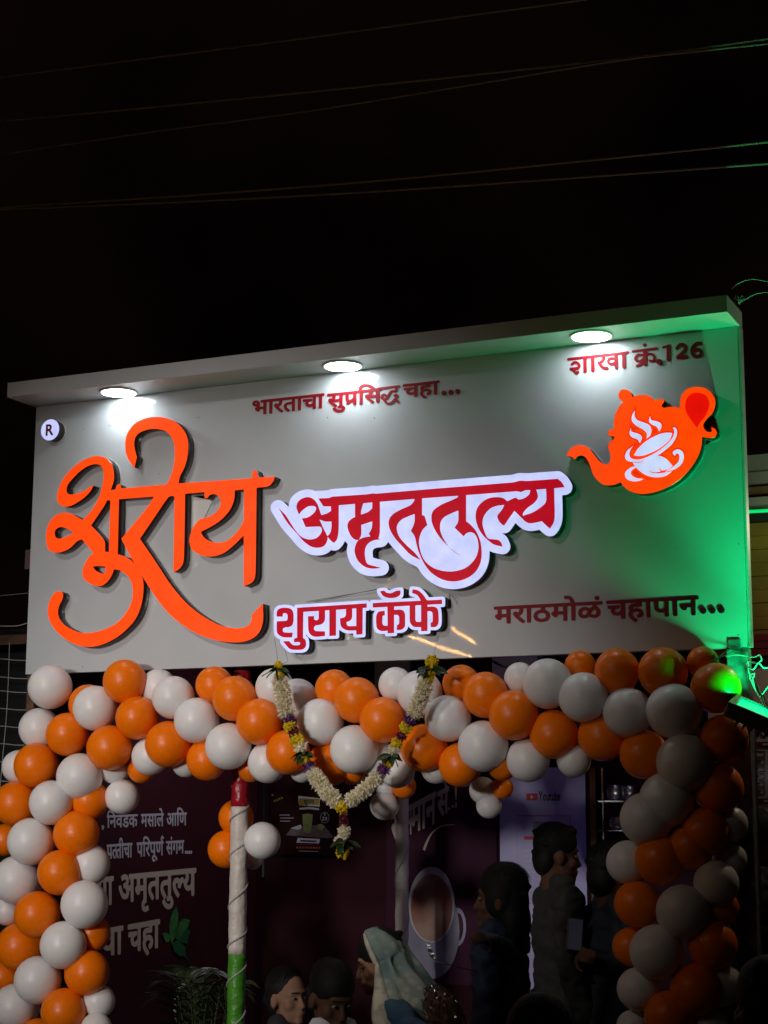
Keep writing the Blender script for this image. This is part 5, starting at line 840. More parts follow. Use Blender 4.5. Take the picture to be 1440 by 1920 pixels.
clothed_post(450, [(450, 1512), (448, 1560)], 0.11, 0.041, 'front post wrapped in red, white and green cloth with spiral ribbon', 1512, 1790, 0.25, 0.19)
clothed_post(754, [(754, 1500), (754, 1560)], 1.95, 0.037, 'thinner rear post with red top and white cloth inside the shop', 1300, 1790, 0.35, 0.4)
# steel post at the right end, black box column under it
a = at(1366, 1270, 0.02); b = at(1405, 1270, 0.02)
bm = bmesh.new(); box(bm, (a.x, 0.0, 0.0), (b.x, 0.07, 2.398), 0.003)
tag(obj('steel_post', bm, M['steel']), 'scuffed steel post lit green under the right end of the sign board', 'post')
a = at(1384, 1500, 0.12); b = at(1408, 1500, 0.12)
bm = bmesh.new(); box(bm, (a.x, 0.10, 0.0), (b.x, 0.26, 2.06), 0.003)
tag(obj('black_column', bm, M['black_steel']), 'black box column right of the right balloon column', 'post')
bm = bmesh.new(); p = at(54, 1300, 0.06); box(bm, (p.x - 0.01, 0.055, 0), (p.x + 0.035, 0.095, 2.398), 0.002)
tag(obj('timber_post', bm, M['rust']), 'brown post under the left end of the sign board', 'post')

# ================================================================== INTERIOR PRINTS
# left wall poster (the wall runs away from the street)
PX = 0.012
lp = empty('wall_poster', (PX, 1.4, 1.2), 'maroon wall poster with pale lettering and green leaf on the left', 'poster')
bm = bmesh.new(); box(bm, (0.001, 0.42, 0.45), (PX, 2.38, 2.28)); obj('sheet', bm, M['maroon'], lp)
def wall_map(xa, xb, hA, hB, bA, bB, W, lift=0.001):
    def f(u, v, d):
        s = u / W
        p = atx(xa + (xb - xa) * s, (bA + (bB - bA) * s) * (1 - v) + (hA + (hB - hA) * s) * v, PX + lift)
        return Vector((PX + lift + d, p.y, p.z))
    return f
def lword(shape, xa, xb, hA, hB, bA, bB, m_, lab=None):
    L = loops_of(shape)
    o = solid('printed_word', L, 0.0012, m_, lp, wall_map(xa, xb, hA, hB, bA, bB, wmax(L)))
lword('p_nivadak', 200, 258, 1530, 1527, 1552, 1550, M['print_grey'])
lword('p_masale', 264, 307, 1527, 1525.5, 1550, 1548.5, M['print_grey'])
lword('p_aani', 312, 350, 1525.5, 1524, 1548.5, 1547, M['print_grey'])
lword('p_comma', 190, 195, 1529, 1529, 1552, 1552, M['print_grey'])
lword('p_patticha', 200, 248, 1584.5, 1581, 1610, 1607, M['print_grey'])
lword('p_paripurn', 256, 307, 1580.5, 1578, 1606, 1603, M['print_grey'])
lword('p_sangam', 311, 345, 1578, 1576, 1602, 1599.5, M['print_grey'])
for x in (348, 351.5, 355, 358.5):
    p = atx(x, 1598, PX + 0.001)
    bm = bmesh.new(); lathe(bm, [(0, 0), (0.010, 0), (0.010, 0.0012), (0, 0.0012)], 10, (PX + 0.001, p.y, p.z), (1, 0, 0)); obj('printed_dot', bm, M['print_grey'], lp)
lword('p_yaa', 178, 213, 1648, 1644, 1698, 1694, M['print_beige'])
lword('p_amrut', 222, 368, 1643, 1629, 1692, 1677, M['print_beige'])
lword('p_chaa', 186, 231, 1745, 1737, 1792, 1787, M['print_beige'])
lword('p_chaha', 239, 300, 1736, 1725, 1785, 1775, M['print_beige'])
def leaf_print(pts, m_, lift, parent=lp):
    P = [atx(x, y, PX + lift) for x, y in pts]
    bm = bmesh.new()
    lo = [bm.verts.new((PX + lift, p.y, p.z)) for p in P]
    hi = [bm.verts.new((PX + lift + 0.0015, p.y, p.z)) for p in P]
    bm.faces.new(lo); bm.faces.new(hi[::-1])
    for i in range(len(P)):
        j = (i + 1) % len(P); bm.faces.new((lo[i], lo[j], hi[j], hi[i]))
    obj('printed_leaf', bm, m_, parent)
leaf_print([(330, 1699), (334, 1712), (333, 1735), (328, 1757), (322, 1768), (318, 1757), (317, 1735), (322, 1715)], M['print_green'], 0.0012)
leaf_print([(336, 1730), (345, 1722), (356, 1725), (352, 1738), (342, 1752), (332, 1762), (328, 1757), (333, 1742)], M['print_green'], 0.0036)
leaf_print([(341, 1752), (350, 1740), (357, 1746), (352, 1758), (351, 1770), (338, 1766), (327, 1768)], M['print_dgreen'], 0.006)
leaf_print([(304, 1750), (312, 1749), (318, 1754), (318, 1765), (311, 1767)], M['print_green'], 0.0084)
leaf_print([(322, 1768), (335, 1764), (347, 1775), (348, 1793), (336, 1792), (327, 1784)], M['print_dgreen'], 0.0108)
bm = bmesh.new(); tube(bm, smooth_path([atx(348, 1793, PX + .004), atx(356, 1806, PX + .004), atx(362, 1822, PX + .004)]), 0.003, 6); obj('printed_stem', bm, M['print_dgreen'], lp)
# pale rim of a printed cup at the foot of the poster
arc = []
for i in range(19):
    a_ = R(200 - i * 8.5)
    arc.append(atx(392 + 64 * math.cos(a_), 1892 - 72 * math.sin(a_), PX + 0.003))
bm = bmesh.new(); tube(bm, arc, [0.010 + 0.012 * math.sin(i / 18 * math.pi) for i in range(19)], 8)
for v in bm.verts: v.co.x = PX + 0.003 + (v.co.x - PX - 0.003) * 0.1
obj('printed_cup_rim', bm, M['print_white'], lp, smooth=True)

def on_back(x0, y0, x1, y1, Y, m_, name, parent, d=0.0, th=0.0015):
    a = at(x0, y0, Y - d); b = at(x1, y1, Y - d)
    bm = bmesh.new(); box(bm, (a.x, Y - d - th, b.z), (b.x, Y - d, a.z)); return obj(name, bm, m_, parent)
BY = 2.49
# centre menu poster on the dark door
cp = empty('drink_poster', at(580, 1600, BY), 'small maroon poster with a glass of green drink behind the flower garland', 'poster')
on_back(508, 1478, 640, 1604, BY, mat('dark_maroon_print', (0.020, 0.0025, 0.004), 0.6, spec=0.15, var=0.4, scale=7), 'sheet', cp, 0, 0.006)
CB = BY - 0.006
def cprint(pts, m_, d, name='printed_shape'):
    P = [at(x, y, CB - d) for x, y in pts]
    bm = bmesh.new()
    lo = [bm.verts.new((p.x, CB - d, p.z)) for p in P]; hi = [bm.verts.new((p.x, CB - d - 0.001, p.z)) for p in P]
    bm.faces.new(lo); bm.faces.new(hi[::-1])
    for i in range(len(P)):
        j = (i + 1) % len(P); bm.faces.new((lo[i], lo[j], hi[j], hi[i]))
    return obj(name, bm, m_, cp)
cprint([(560, 1492), (600, 1497), (599, 1513), (596, 1512), (561, 1510), (559, 1500)], M['print_white'], 0.0003, 'label_back')
cprint([(560, 1497.5), (599.5, 1497.5), (598, 1509), (580, 1508.5), (560.5, 1510.5)], M['print_yellow'], 0.0018, 'yellow_label')
L = loops_of('p_shuray'); solid('label_word', L, 0.001, M['print_dgreen'], cp, px_map(570, 590, 1500, 1499, 1507, 1506, wmax(L), CB - 0.0032))
cprint([(561, 1515), (580, 1513), (598, 1515.5), (598, 1519), (580, 1517), (562, 1518.5)], M['print_grey'], 0.0003, 'printed_line')
cprint([(567, 1527), (577, 1525.5), (586.5, 1527), (585, 1544), (583, 1561), (577, 1562.5), (570, 1561), (568, 1544)], M['print_drink'], 0.0018, 'printed_glass')
cprint([(548, 1551), (606, 1546), (625, 1569), (618, 1572), (536, 1566)], M['print_tray'], 0.0003, 'printed_tray')
cprint([(594, 1547), (602, 1544), (609, 1550), (605, 1556), (596, 1555)], M['print_drink'], 0.0018, 'printed_leaf')
cprint([(545, 1553), (564, 1546), (566, 1552), (560, 1556)], M['print_grey'], 0.0018, 'printed_leaf')
cprint([(558.5, 1571), (600, 1573), (598.5, 1581.5), (556, 1580)], M['print_white'], 0.0003, 'white_label')
cprint([(563, 1574.6), (594, 1576), (593, 1578.8), (562, 1577.6)], mat('purple_print', (0.08, 0.02, 0.10), 0.5), 0.0018, 'printed_line')
cprint([(556, 1582.5), (599, 1584), (599, 1585), (556, 1583.5)], mat('magenta_print', (0.28, 0.04, 0.22), 0.5), 0.0003, 'printed_line')
for i in range(9):
    x = 555.5 + i * 5.2
    cprint([(x, 1587 + .1 * i), (x + 3.6, 1587 + .1 * i), (x + 3.2, 1591 + .1 * i), (x, 1590.6 + .1 * i)], M['print_orange'], 0.0003, 'printed_letter')
cprint([(560, 1595), (597, 1596), (597, 1597), (560, 1596)], M['print_grey'], 0.0003, 'printed_line')
for i, (x0, x1) in enumerate(((524, 543), (525, 551), (525, 544))):
    y_ = 1527.5 + i * 5.7
    cprint([(x0, y_), (x1, y_), (x1, y_ + 1.3), (x0, y_ + 1.3)], M['print_grey'], 0.0003, 'printed_line')
for k in range(5):
    x0 = 509 + (k * 4.3); y0 = 1489 + (k * 37) % 13
    cprint([(x0, y0), (x0 + 3.5, y0 + 1), (x0 + 4, y0 + 4), (x0 + 1, y0 + 3)], M['print_yellow'], 0.0003, 'printed_fleck')
ring = [at(609 + 8 * math.cos(2 * math.pi * k / 20), 1533 + 10 * math.sin(2 * math.pi * k / 20), CB - 0.001) for k in range(21)]
bm = bmesh.new(); tube(bm, ring, 0.0012, 4); obj('price_ring', bm, M['print_grey'], cp)
L = loops_of('l_25'); solid('price_figure', L, 0.001, M['print_grey'], cp, px_map(604.5, 608.5, 1532, 1532, 1538, 1538, wmax(L), CB - 0.0003))
cprint([(610, 1532), (613.5, 1532), (613.5, 1533.2), (611.3, 1533.4), (613.6, 1535.6), (612.5, 1538), (609.6, 1538), (609.6, 1536.8), (611.8, 1536.6), (612, 1535.4), (610, 1534.8)], M['print_grey'], 0.0003, 'price_figure')
cprint([(608, 1525), (610, 1525), (610, 1529), (608, 1529)], M['print_grey'], 0.0003, 'printed_mark')
# poster with the slanted greeting
sp = empty('greeting_poster', at(840, 1760, BY), 'maroon poster with slanted beige lettering and a tea cup print', 'poster')
on_back(726, 1440, 934, 1850, BY, mat('maroon_print_two', (0.036, 0.005, 0.020), 0.65, spec=0.15, var=0.2, scale=2), 'sheet', sp, 0, 0.005)
SB = BY - 0.0055
L = loops_of('p_samman'); solid('printed_word', L, 0.001, M['print_beige'], sp, px_map(733, 818, 1530, 1485, 1580, 1541, wmax(L), SB))
L = loops_of('p_se'); solid('printed_word', L, 0.001, M['print_beige'], sp, px_map(820, 842, 1487, 1475, 1534, 1521, wmax(L), SB))
L = loops_of('p_bang'); solid('printed_mark', L, 0.001, M['print_beige'], sp, px_map(853, 857, 1470, 1468, 1514, 1512, wmax(L), SB))
for (x, y_) in ((842, 1516), (849, 1512)):
    p = at(x, y_, SB); bm = bmesh.new(); lathe(bm, [(0, 0), (0.0085, 0), (0.0085, 0.001), (0, 0.001)], 12, (p.x, SB, p.z), (0, -1, 0)); o = obj('printed_dot', bm, M['print_beige'], sp)
pts = smooth_path([at(x, y_, SB) for x, y_ in ((795, 1594), (800, 1580), (810, 1562), (828, 1549), (853, 1546))], 5)
bm = bmesh.new(); tube(bm, pts, [0.008 * (1 - i / len(pts)) + 0.001 for i in range(len(pts))], 6)
for v in bm.verts: v.co.y = SB + (v.co.y - SB) * 0.12 - 0.0006
obj('printed_swoosh', bm, M['print_beige'], sp)
M['lilac_dim'] = mat('pale_cup_print', (0.22, 0.21, 0.32), 0.5)
def ell(cx, cy, rx, ry, m_, d, name, th=0.0012, tilt=0):
    bm = bmesh.new()
    n = 36
    P = []
    for k in range(n):
        t = 2 * math.pi * k / n
        ex, ey = rx * math.cos(t), ry * math.sin(t)
        P.append(at(cx + ex * math.cos(tilt) - ey * math.sin(tilt), cy + ex * math.sin(tilt) + ey * math.cos(tilt), SB))
    lo = [bm.verts.new((p.x, SB - d, p.z)) for p in P]; hi = [bm.verts.new((p.x, SB - d - th, p.z)) for p in P]
    bm.faces.new(lo); bm.faces.new(hi[::-1])
    for i in range(n):
        j = (i + 1) % n; bm.faces.new((lo[i], lo[j], hi[j], hi[i]))
    return obj(name, bm, m_, sp)
ell(858, 1738, 16, 36, M['lilac_dim'], 0.0005, 'printed_handle'); ell(860, 1738, 9, 26, M['maroon'], 0.002, 'printed_handle_gap')
M['cup_print'] = mat('cup_print', (0.20, 0.19, 0.27), 0.5, var=0.3, scale=6)
ell(812, 1745, 50, 90, M['cup_print'], 0.0035, 'printed_cup_body')
ell(810, 1696, 43, 71, M['print_grey'], 0.005, 'printed_cup_rim'); ell(810, 1702, 39, 63, M['print_tea'], 0.0065, 'printed_tea')
# white notice with the video channel mark
yp = empty('notice_poster', at(1020, 1700, BY), 'pale lilac lit notice with red play mark and red framed text', 'poster')
on_back(937, 1440, 1106, 1960, BY, M['lilac'], 'sheet', yp, 0, 0.006)
YB = BY - 0.006
on_back(987, 1487.5, 1008, 1501, YB, M['print_red'], 'play_badge', yp)
P = [at(x, y_, YB - 0.003) for x, y_ in ((995, 1491.5), (995, 1497.5), (1001, 1494.5))]
bm = bmesh.new(); f = [bm.verts.new((p.x, YB - 0.002, p.z)) for p in P]; g = [bm.verts.new((p.x, YB - 0.003, p.z)) for p in P]
bm.faces.new(f); bm.faces.new(g[::-1])
for i in range(3): bm.faces.new((f[i], f[(i + 1) % 3], g[(i + 1) % 3], g[i]))
obj('play_triangle', bm, M['print_white'], yp)
L = loops_of('l_you'); solid('channel_word', L, 0.001, M['print_black'], yp, px_map(1010, 1051, 1485.5, 1485.5, 1501, 1501, wmax(L), YB - 0.0003))
on_back(987, 1511, 1051, 1512.4, YB, M['print_grey'], 'printed_line', yp)
for (x0, y0, x1, y1) in ((969, 1529, 1071, 1530.6), (969, 1694, 1071, 1695.6), (969, 1530.9, 970.4, 1693.7), (1069.6, 1530.9, 1071, 1693.7)):
    on_back(x0, y0, x1, y1, YB, M['print_red'], 'frame_line', yp)
on_back(983, 1568, 1050, 1575, YB, M['print_red'], 'heading_bar', yp)
for i in range(9):
    y_ = 1583 + i * 10.5
    on_back(983, y_, 1050 + (i * 5) % 12 - 4, y_ + 2.2, YB, M['print_grey'], 'printed_line', yp)
on_back(1000, 1540, 1038, 1559, YB, mat('grey_print', (0.22, 0.21, 0.25), 0.5, var=0.5, scale=60), 'printed_picture', yp)
# right interior: brown board, metal frame, shelf with vessels
ck = empty('service_counter', at(1140, 1900, 2.2), 'metal framed shelf rack with steel vessels right of the notice', 'shelf rack')
on_back(1107, 1440, 1127, 1960, 2.44, M['orange_panel'], 'side_board', ck, 0, 0.02)
on_back(1130, 1440, 1143, 1960, 2.40, M['alu'], 'upright', ck, 0, 0.03)
on_back(1143.5, 1502, 1230, 1504.5, 2.38, M['alu'], 'shelf', ck, 0, 0.22)
on_back(1143.5, 1556, 1230, 1558.5, 2.38, M['alu'], 'shelf', ck, 0, 0.22)
on_back(1143.5, 1606, 1230, 1609, 2.38, M['alu'], 'shelf', ck, 0, 0.22)
for i, (x, y_, h_) in enumerate(((1155, 1476, .085), (1182, 1476, .08), (1160, 1535, .07), (1186, 1532, .075), (1160, 1586, .06))):
    p = at(x, y_ + 25, 2.24)
    v_ = bmesh.new(); lathe(v_, [(0, 0), (0.045, 0), (0.058, 0.02), (0.060, h_ * .7), (0.045, h_ * .9), (0.05, h_), (0.044, h_), (0.04, h_ * .9), (0.052, 0.025), (0, 0.01)], 20, (p.x, 2.27, at(x, (1502, 1502, 1556, 1556, 1606)[i], 2.27).z + 0.001))
    o = obj('steel_vessel', v_, M['alu'], None, smooth=True)
    tag(o, ['steel vessel on the top shelf, next to the metal upright', 'steel vessel on the top shelf behind the red balloons', 'steel vessel on the middle shelf next to the upright', 'steel vessel on the middle shelf behind balloons', 'steel vessel on the lowest shelf of the rack'][i], 'vessel', 'steel vessels on the rack')
# blue led strip along the rack
bm = bmesh.new(); tube(bm, [at(1146, 1640, 2.05), at(1146, 2100, 2.05)], 0.006, 6); tag(obj('blue_light_strip', bm, M['blue_led']), 'blue light strip inside the shop behind the man in denim', 'light strip')

# ================================================================== BALLOONS
def balloon_mesh(name, m_, pear):
    bm = bmesh.new()
    prof = []
    n = 18
    for i in range(n + 1):
        t = math.pi * i / n
        z = math.cos(t); r = math.sin(t)
        if z < 0:
            k = -z
            r *= (1 - pear * k * k * 0.9); z *= (1 + pear * 1.1 * k)
        prof.append((r if 0 < i < n else 0.0, z))
    lathe(bm, prof, 32)
    bmesh.ops.recalc_face_normals(bm, faces=bm.faces)
    me = bpy.data.meshes.new(name); bm.to_mesh(me); bm.free()
    me.polygons.foreach_set('use_smooth', [True] * len(me.polygons)); me.materials.append(m_)
    return me
def knot_mesh(m_):
    bm = bmesh.new()
    lathe(bm, [(0, 0.02), (0.05, 0.0), (0.035, -0.05), (0.06, -0.09), (0.11, -0.15), (0.10, -0.155), (0, -0.10)], 12)
    me = bpy.data.meshes.new('knot'); bm.to_mesh(me); bm.free(); me.materials.append(m_); return me
BAL = {c: [balloon_mesh('balloon', M[k], p) for p in (0.06, 0.12, 0.22)] for c, k in (('W', 'white_balloon'), ('O', 'orange_balloon'))}
KN = {c: knot_mesh(M[k]) for c, k in (('W', 'white_balloon'), ('O', 'orange_balloon'))}
# colour, photo x, photo y, radius in photo pixels, layer (0 front .. 3 far), zone
B = [
('W',94,1288,42,0,'L'),('W',74,1366,38,1,'L'),('O',126,1377,41,0,'L'),('O',165,1320,37,1,'L'),('W',179,1328,42,0,'S'),('O',234,1278,41,0,'S'),
('O',257,1346,41,0,'S'),('O',205,1402,43,0,'L'),('W',325,1308,40,0,'S'),('W',297,1290,35,2,'S'),('O',315,1395,43,0,'S'),('W',282,1418,35,1,'S'),
('O',265,1442,26,2,'S'),('W',229,1494,32,2,'L'),('W',215,1440,30,2,'L'),('W',149,1456,43,0,'L'),('O',68,1435,42,0,'L'),('W',36,1438,32,1,'L'),('W',96,1505,42,-1,'L'),
('O',30,1507,42,0,'L'),('O',168,1500,36,1,'L'),('O',143,1563,44,0,'L'),('W',58,1578,44,-1,'L'),('O',112,1636,42,-1,'L'),('W',169,1621,37,1,'L'),
('W',32,1650,45,0,'L'),('O',70,1715,44,-1,'L'),('W',158,1696,44,-1,'L'),('W',14,1708,27,1,'L'),('O',174,1750,33,1,'L'),('W',119,1772,44,-1.4,'L'),
('O',38,1775,45,1,'L'),('W',71,1838,45,-1,'L'),('O',163,1824,43,0,'L'),('W',184,1878,32,1,'L'),('O',119,1896,43,-1,'L'),('W',28,1888,42,0,'L'),
('W',180,1930,30,0,'L'),('O',70,1942,32,0,'L'),('O',10,1575,30,2,'L'),('O',8,1832,30,2,'L'),
('O',402,1285,35,1,'S'),('O',440,1310,42,0,'S'),('W',369,1351,43,0,'S'),('W',428,1399,44,0,'S'),('O',486,1353,43,0,'S'),('O',388,1424,39,1,'S'),
('W',515,1289,36,1,'S'),('W',558,1310,37,1,'S'),('O',627,1292,36,1,'S'),('O',669,1313,43,0,'S'),('W',601,1354,44,0,'S'),('W',664,1405,45,-.5,'S'),
('O',540,1410,42,0.3,'S'),('W',502,1430,38,1,'S'),('O',618,1432,42,1,'S'),('W',348,1432,25,2,'S'),('W',567,1442,25,2,'S'),('O',717,1350,43,-.2,'S'),
('W',742,1284,33,1,'S'),('W',787,1300,43,.5,'S'),('O',865,1282,35,1,'S'),('O',910,1303,43,.2,'S'),('W',840,1347,44,0,'S'),('W',906,1399,47,-.2,'S'),
('O',963,1341,47,-.4,'S'),('O',795,1402,45,.4,'S'),('W',745,1443,34,1,'S'),('O',863,1434,41,.7,'S'),('W',818,1440,29,2,'S'),('O',660,1445,26,2,'S'),
('O',942,1435,28,1,'S'),('W',990,1425,41,.8,'S'),('W',975,1272,30,1.5,'S'),('W',1027,1282,47,-.5,'S'),('O',1038,1377,45,.6,'S'),('W',708,1425,34,1.4,'S'),
('O',470,1442,24,2,'S'),
('W',905,1482,25,3,'b'),('O',942,1477,21,3,'b'),('W',917,1510,24,3.1,'b'),('W',721,1510,27,3,'a'),('O',757,1474,23,3,'a'),('W',724,1478,20,3.3,'a'),
('W',1094,1308,47,-.6,'S'),('O',1157,1258,42,.4,'S'),('O',1243,1260,46,.2,'S'),('W',1177,1336,46,-.3,'S'),('W',1263,1333,51,-.8,'R'),('O',1342,1290,48,0,'R'),
('O',1358,1385,46,.2,'R'),('W',1284,1430,53,-1,'R'),('O',1347,1478,47,.3,'R'),('O',1130,1380,47,.9,'S'),('O',1208,1415,46,.5,'R'),('W',1076,1425,32,1.6,'S'),
('O',1088,1250,30,2,'S'),('O',1318,1242,30,1.5,'R'),('W',1250,1500,52,-.6,'R'),('W',1212,1535,50,-.8,'R'),('O',1322,1560,46,.2,'R'),('W',1368,1545,34,1.6,'R'),
('W',1178,1617,41,.2,'R'),('O',1237,1612,46,-.5,'R'),('O',1295,1588,42,0,'R'),('W',1343,1656,43,0,'R'),('W',1280,1710,51,-1,'R'),('O',1195,1695,43,0,'R'),
('O',1352,1702,34,1,'R'),('W',1231,1785,51,-1.2,'R'),('O',1336,1772,47,0,'R'),('O',1184,1775,36,.8,'R'),('W',1350,1845,42,1,'R'),('O',1305,1855,50,-.6,'R'),
('W',1198,1855,41,-.2,'R'),('O',1255,1906,48,-.8,'R'),('W',1186,1925,30,.4,'R'),('W',1332,1930,36,.4,'R'),('W',1370,1610,30,1.8,'R'),
('O',443,1533,33,4,'c'),('O',425,1592,35,4,'c'),('W',492,1576,34,4,'c'),('W',474,1612,18,4.5,'c'),
]
ORD = ['first', 'second', 'third', 'fourth', 'fifth', 'sixth', 'seventh', 'eighth', 'ninth', 'tenth', 'eleventh', 'twelfth', 'thirteenth', 'fourteenth', 'fifteenth', 'sixteenth', 'seventeenth', 'eighteenth', 'nineteenth', 'twentieth', 'twenty-first', 'twenty-second', 'twenty-third', 'twenty-fourth', 'twenty-fifth', 'twenty-sixth', 'twenty-seventh', 'twenty-eighth']
rank = {}
for z_ in 'LSRabc':
    for c_ in 'WO':
        for fr in (0, 1):
            L_ = [i for i, b_ in enumerate(B) if b_[5] == z_ and b_[0] == c_ and (fr == (1 if b_[4] >= 1 else 0))]
            L_.sort(key=(lambda i: B[i][1]) if z_ == 'S' else (lambda i: B[i][2]))
            for k, i in enumerate(L_): rank[i] = (k, fr)
ZN = {'L': 'down the left balloon column', 'R': 'down the right balloon column', 'S': 'from the left along the balloon swag', 'a': 'of the small bunch right of the flower garland', 'b': 'of the small bunch under the swag by the notice', 'c': 'of the bunch tied to the front post'}
GN = {'L': 'balloons of the left column', 'R': 'balloons of the right column', 'S': 'balloons of the swag under the sign', 'a': 'small balloons right of the garland', 'b': 'small balloons by the notice', 'c': 'balloons tied to the front post'}
for i, (c_, x, y_, rp, ly, z_) in enumerate(B):
    Y = -0.15 + 0.055 * ly
    if z_ in 'ab': Y = 0.16 + 0.03 * (ly - 3)
    if z_ == 'c': Y = 0.22 + 0.05 * (ly - 4)
    if z_ == 'c' and c_ == 'W' and rp > 30: Y = 0.12
    p = at(x, y_, Y)
    r = rp * dist(p) / FPX
    if z_ == 'L' or z_ == 'R':
        core = at(105 if z_ == 'L' else 1272, y_ + 10, 0.0)
    elif z_ == 'S':
        core = at(x, 1352, 0.0)
    else:
        core = at({'a': 735, 'b': 920, 'c': 450}[z_], {'a': 1490, 'b': 1488, 'c': 1565}[z_], 0.22)
    d = (core - p)
    d += Vector((random.uniform(-.05, .05), 0.05, random.uniform(-.05, .05)))
    if d.length < 1e-4: d = Vector((0, 1, 0))
    q = Vector((0, 0, -1)).rotation_difference(d.normalized())
    me = BAL[c_][random.choice((0, 1, 1, 2, 2))]
    o = bpy.data.objects.new('balloon', me); COL.objects.link(o)
    o.location = p; o.rotation_mode = 'QUATERNION'; o.rotation_quaternion = q
    s = random.uniform(0.985, 1.02)
    o.scale = (r * s, r * s, r * 1.02)
    k, fr = rank[i]
    cn = 'white' if c_ == 'W' else 'orange'
    hid = 'half-hidden ' if fr else 'front '
    big = '' 
    tag(o, f"{'matt ' if not fr else ''}{cn} balloon, {ORD[k]} {hid}{cn} one {ZN[z_]}", 'balloon', GN[z_])
    kn = bpy.data.objects.new('knot', KN[c_]); link(kn, o)
    kn.location = (0, 0, -1.05 if me is BAL[c_][0] else (-1.12 if me is BAL[c_][1] else -1.23))

# ================================================================== FLOWER GARLAND
def petals_mesh(name, m_, n, length, width, spread, curl=0.3, base=0.1, seed=1, cup=0.0):
    """a flower head: n narrow curved petals radiating over a sphere sector"""
    rnd = random.Random(seed)
    bm = bmesh.new()
    for i in range(n):
        ph = i * 2.39996
        zz = 1 - (i + 0.5) / n * spread
        rr_ = math.sqrt(max(0, 1 - zz * zz))
        d = Vector((rr_ * math.cos(ph), rr_ * math.sin(ph), zz))
        d = (d + Vector((rnd.uniform(-.18, .18), rnd.uniform(-.18, .18), rnd.uniform(-.18, .18)))).normalized()
        side = d.cross(Vector((rnd.uniform(-1, 1), rnd.uniform(-1, 1), rnd.uniform(-1, 1)))).normalized()
        up = side.cross(d)
        Ln = length * rnd.uniform(0.75, 1.12); w_ = width * rnd.uniform(0.8, 1.2)
        prev = None
        for k, (t, ww) in enumerate(((base, 0.55), (0.55, 1.0), (0.85, 0.8), (1.0, 0.12))):
            c = d * Ln * t + up * (curl * Ln * t * t)
            a = bm.verts.new(c - side * w_ * ww + up * cup * w_); b = bm.verts.new(c + side * w_ * ww + up * cup * w_); m_v = bm.verts.new(c)
            if prev: bm.faces.new((prev[0], a, m_v, prev[2])); bm.faces.new((prev[2], m_v, b, prev[1]))
            prev = (a, b, m_v)
    bmesh.ops.create_icosphere(bm, subdivisions=2, radius=length * max(.56, base + .06))
    me = bpy.data.meshes.new(name); bm.to_mesh(me); bm.free(); me.materials.append(m_)
    return me
FL = {
 'w': [petals_mesh('white_flower', M['white_petal'], 64, 0.037, 0.0034, 1.35, .25, .25, s_) for s_ in (1, 2, 3)],
 'm': [petals_mesh('marigold_flower', M['marigold'], 170, 0.0275, 0.0048, 1.95, .35, .72, s_, .5) for s_ in (4, 5)],
 'p': [petals_mesh('purple_flower', M['purple_petal'], 46, 0.032, 0.0030, 1.7, .3, .15, 6)],
 'd': [petals_mesh('maroon_flower', M['maroon_petal'], 46, 0.032, 0.0040, 1.7, .4, .15, 7)],
}
def leaf_mesh():
    bm = bmesh.new()
    prev = None
    for k in range(7):
        t = k / 6; w_ = 0.016 * math.sin(math.pi * min(1, t * .95 + .05)) + 0.0006
        c = Vector((0.07 * t, 0, -0.018 * t * t))
        a = bm.verts.new(c + Vector((0, -w_, 0.004))); b = bm.verts.new(c + Vector((0, w_, 0.004))); m_v = bm.verts.new(c)
        if prev: bm.faces.new((prev[0], a, m_v, prev[2])); bm.faces.new((prev[2], m_v, b, prev[1]))
        prev = (a, b, m_v)
    me = bpy.data.meshes.new('leaf'); bm.to_mesh(me); bm.free(); me.materials.append(M['leaf'])
    return me
LEAF = leaf_mesh()
FY = -0.335
gar = empty('flower_garland', at(640, 1420, FY), 'V-shaped hanging garland of white, yellow and purple flowers with dark leaves', 'garland')
GI = WINV(gar)
def flower(kind, x, y_, direction, s=1.0):
    me = random.choice(FL[kind])
    o = bpy.data.objects.new(me.name.split('.')[0], me); link(o, gar)
    p = at(x, y_, FY)
    q = Vector((0, 0, 1)).rotation_difference(Vector(direction).normalized())
    mw = Matrix.Translation(p) @ q.to_matrix().to_4x4() @ Matrix.Rotation(random.uniform(0, 6.28), 4, 'Z') @ Matrix.Scale(s, 4)
    o.matrix_parent_inverse = GI; o.matrix_basis = mw
    return o
def run(kind, pts, rpx, step):
    """string a section of flower heads along photo pixels pts, section radius rpx"""
    tot = []
    for a, b in zip(pts[:-1], pts[1:]):
        L_ = math.hypot(b[0] - a[0], b[1] - a[1]); n = max(1, round(L_ / step))
        for k in range(n): tot.append((a[0] + (b[0] - a[0]) * (k + .5) / n, a[1] + (b[1] - a[1]) * (k + .5) / n, (b[0] - a[0]) / L_, (b[1] - a[1]) / L_))
    for j, (x, y_, dx, dy) in enumerate(tot):
        tng = AX * dx + AY * dy
        nrm = AX * (-dy) + AY * dx
        n = 4 if kind == 'w' else 3
        for k in range(n):
            an = 2 * math.pi * (k + 0.37 * j) / n + 0.5
            dr = nrm * math.cos(an) - AZ * math.sin(an) + tng * random.uniform(-.35, .15)
            s = rpx / 15.8 * random.uniform(.9, 1.1)
            flower(kind, x, y_, dr, s * (1.0 if kind == 'w' else 0.95))
def mari(x, y_, r): flower('m', x, y_, -AZ + AX * random.uniform(-.3, .3) - AY * .1, r / 12.6)
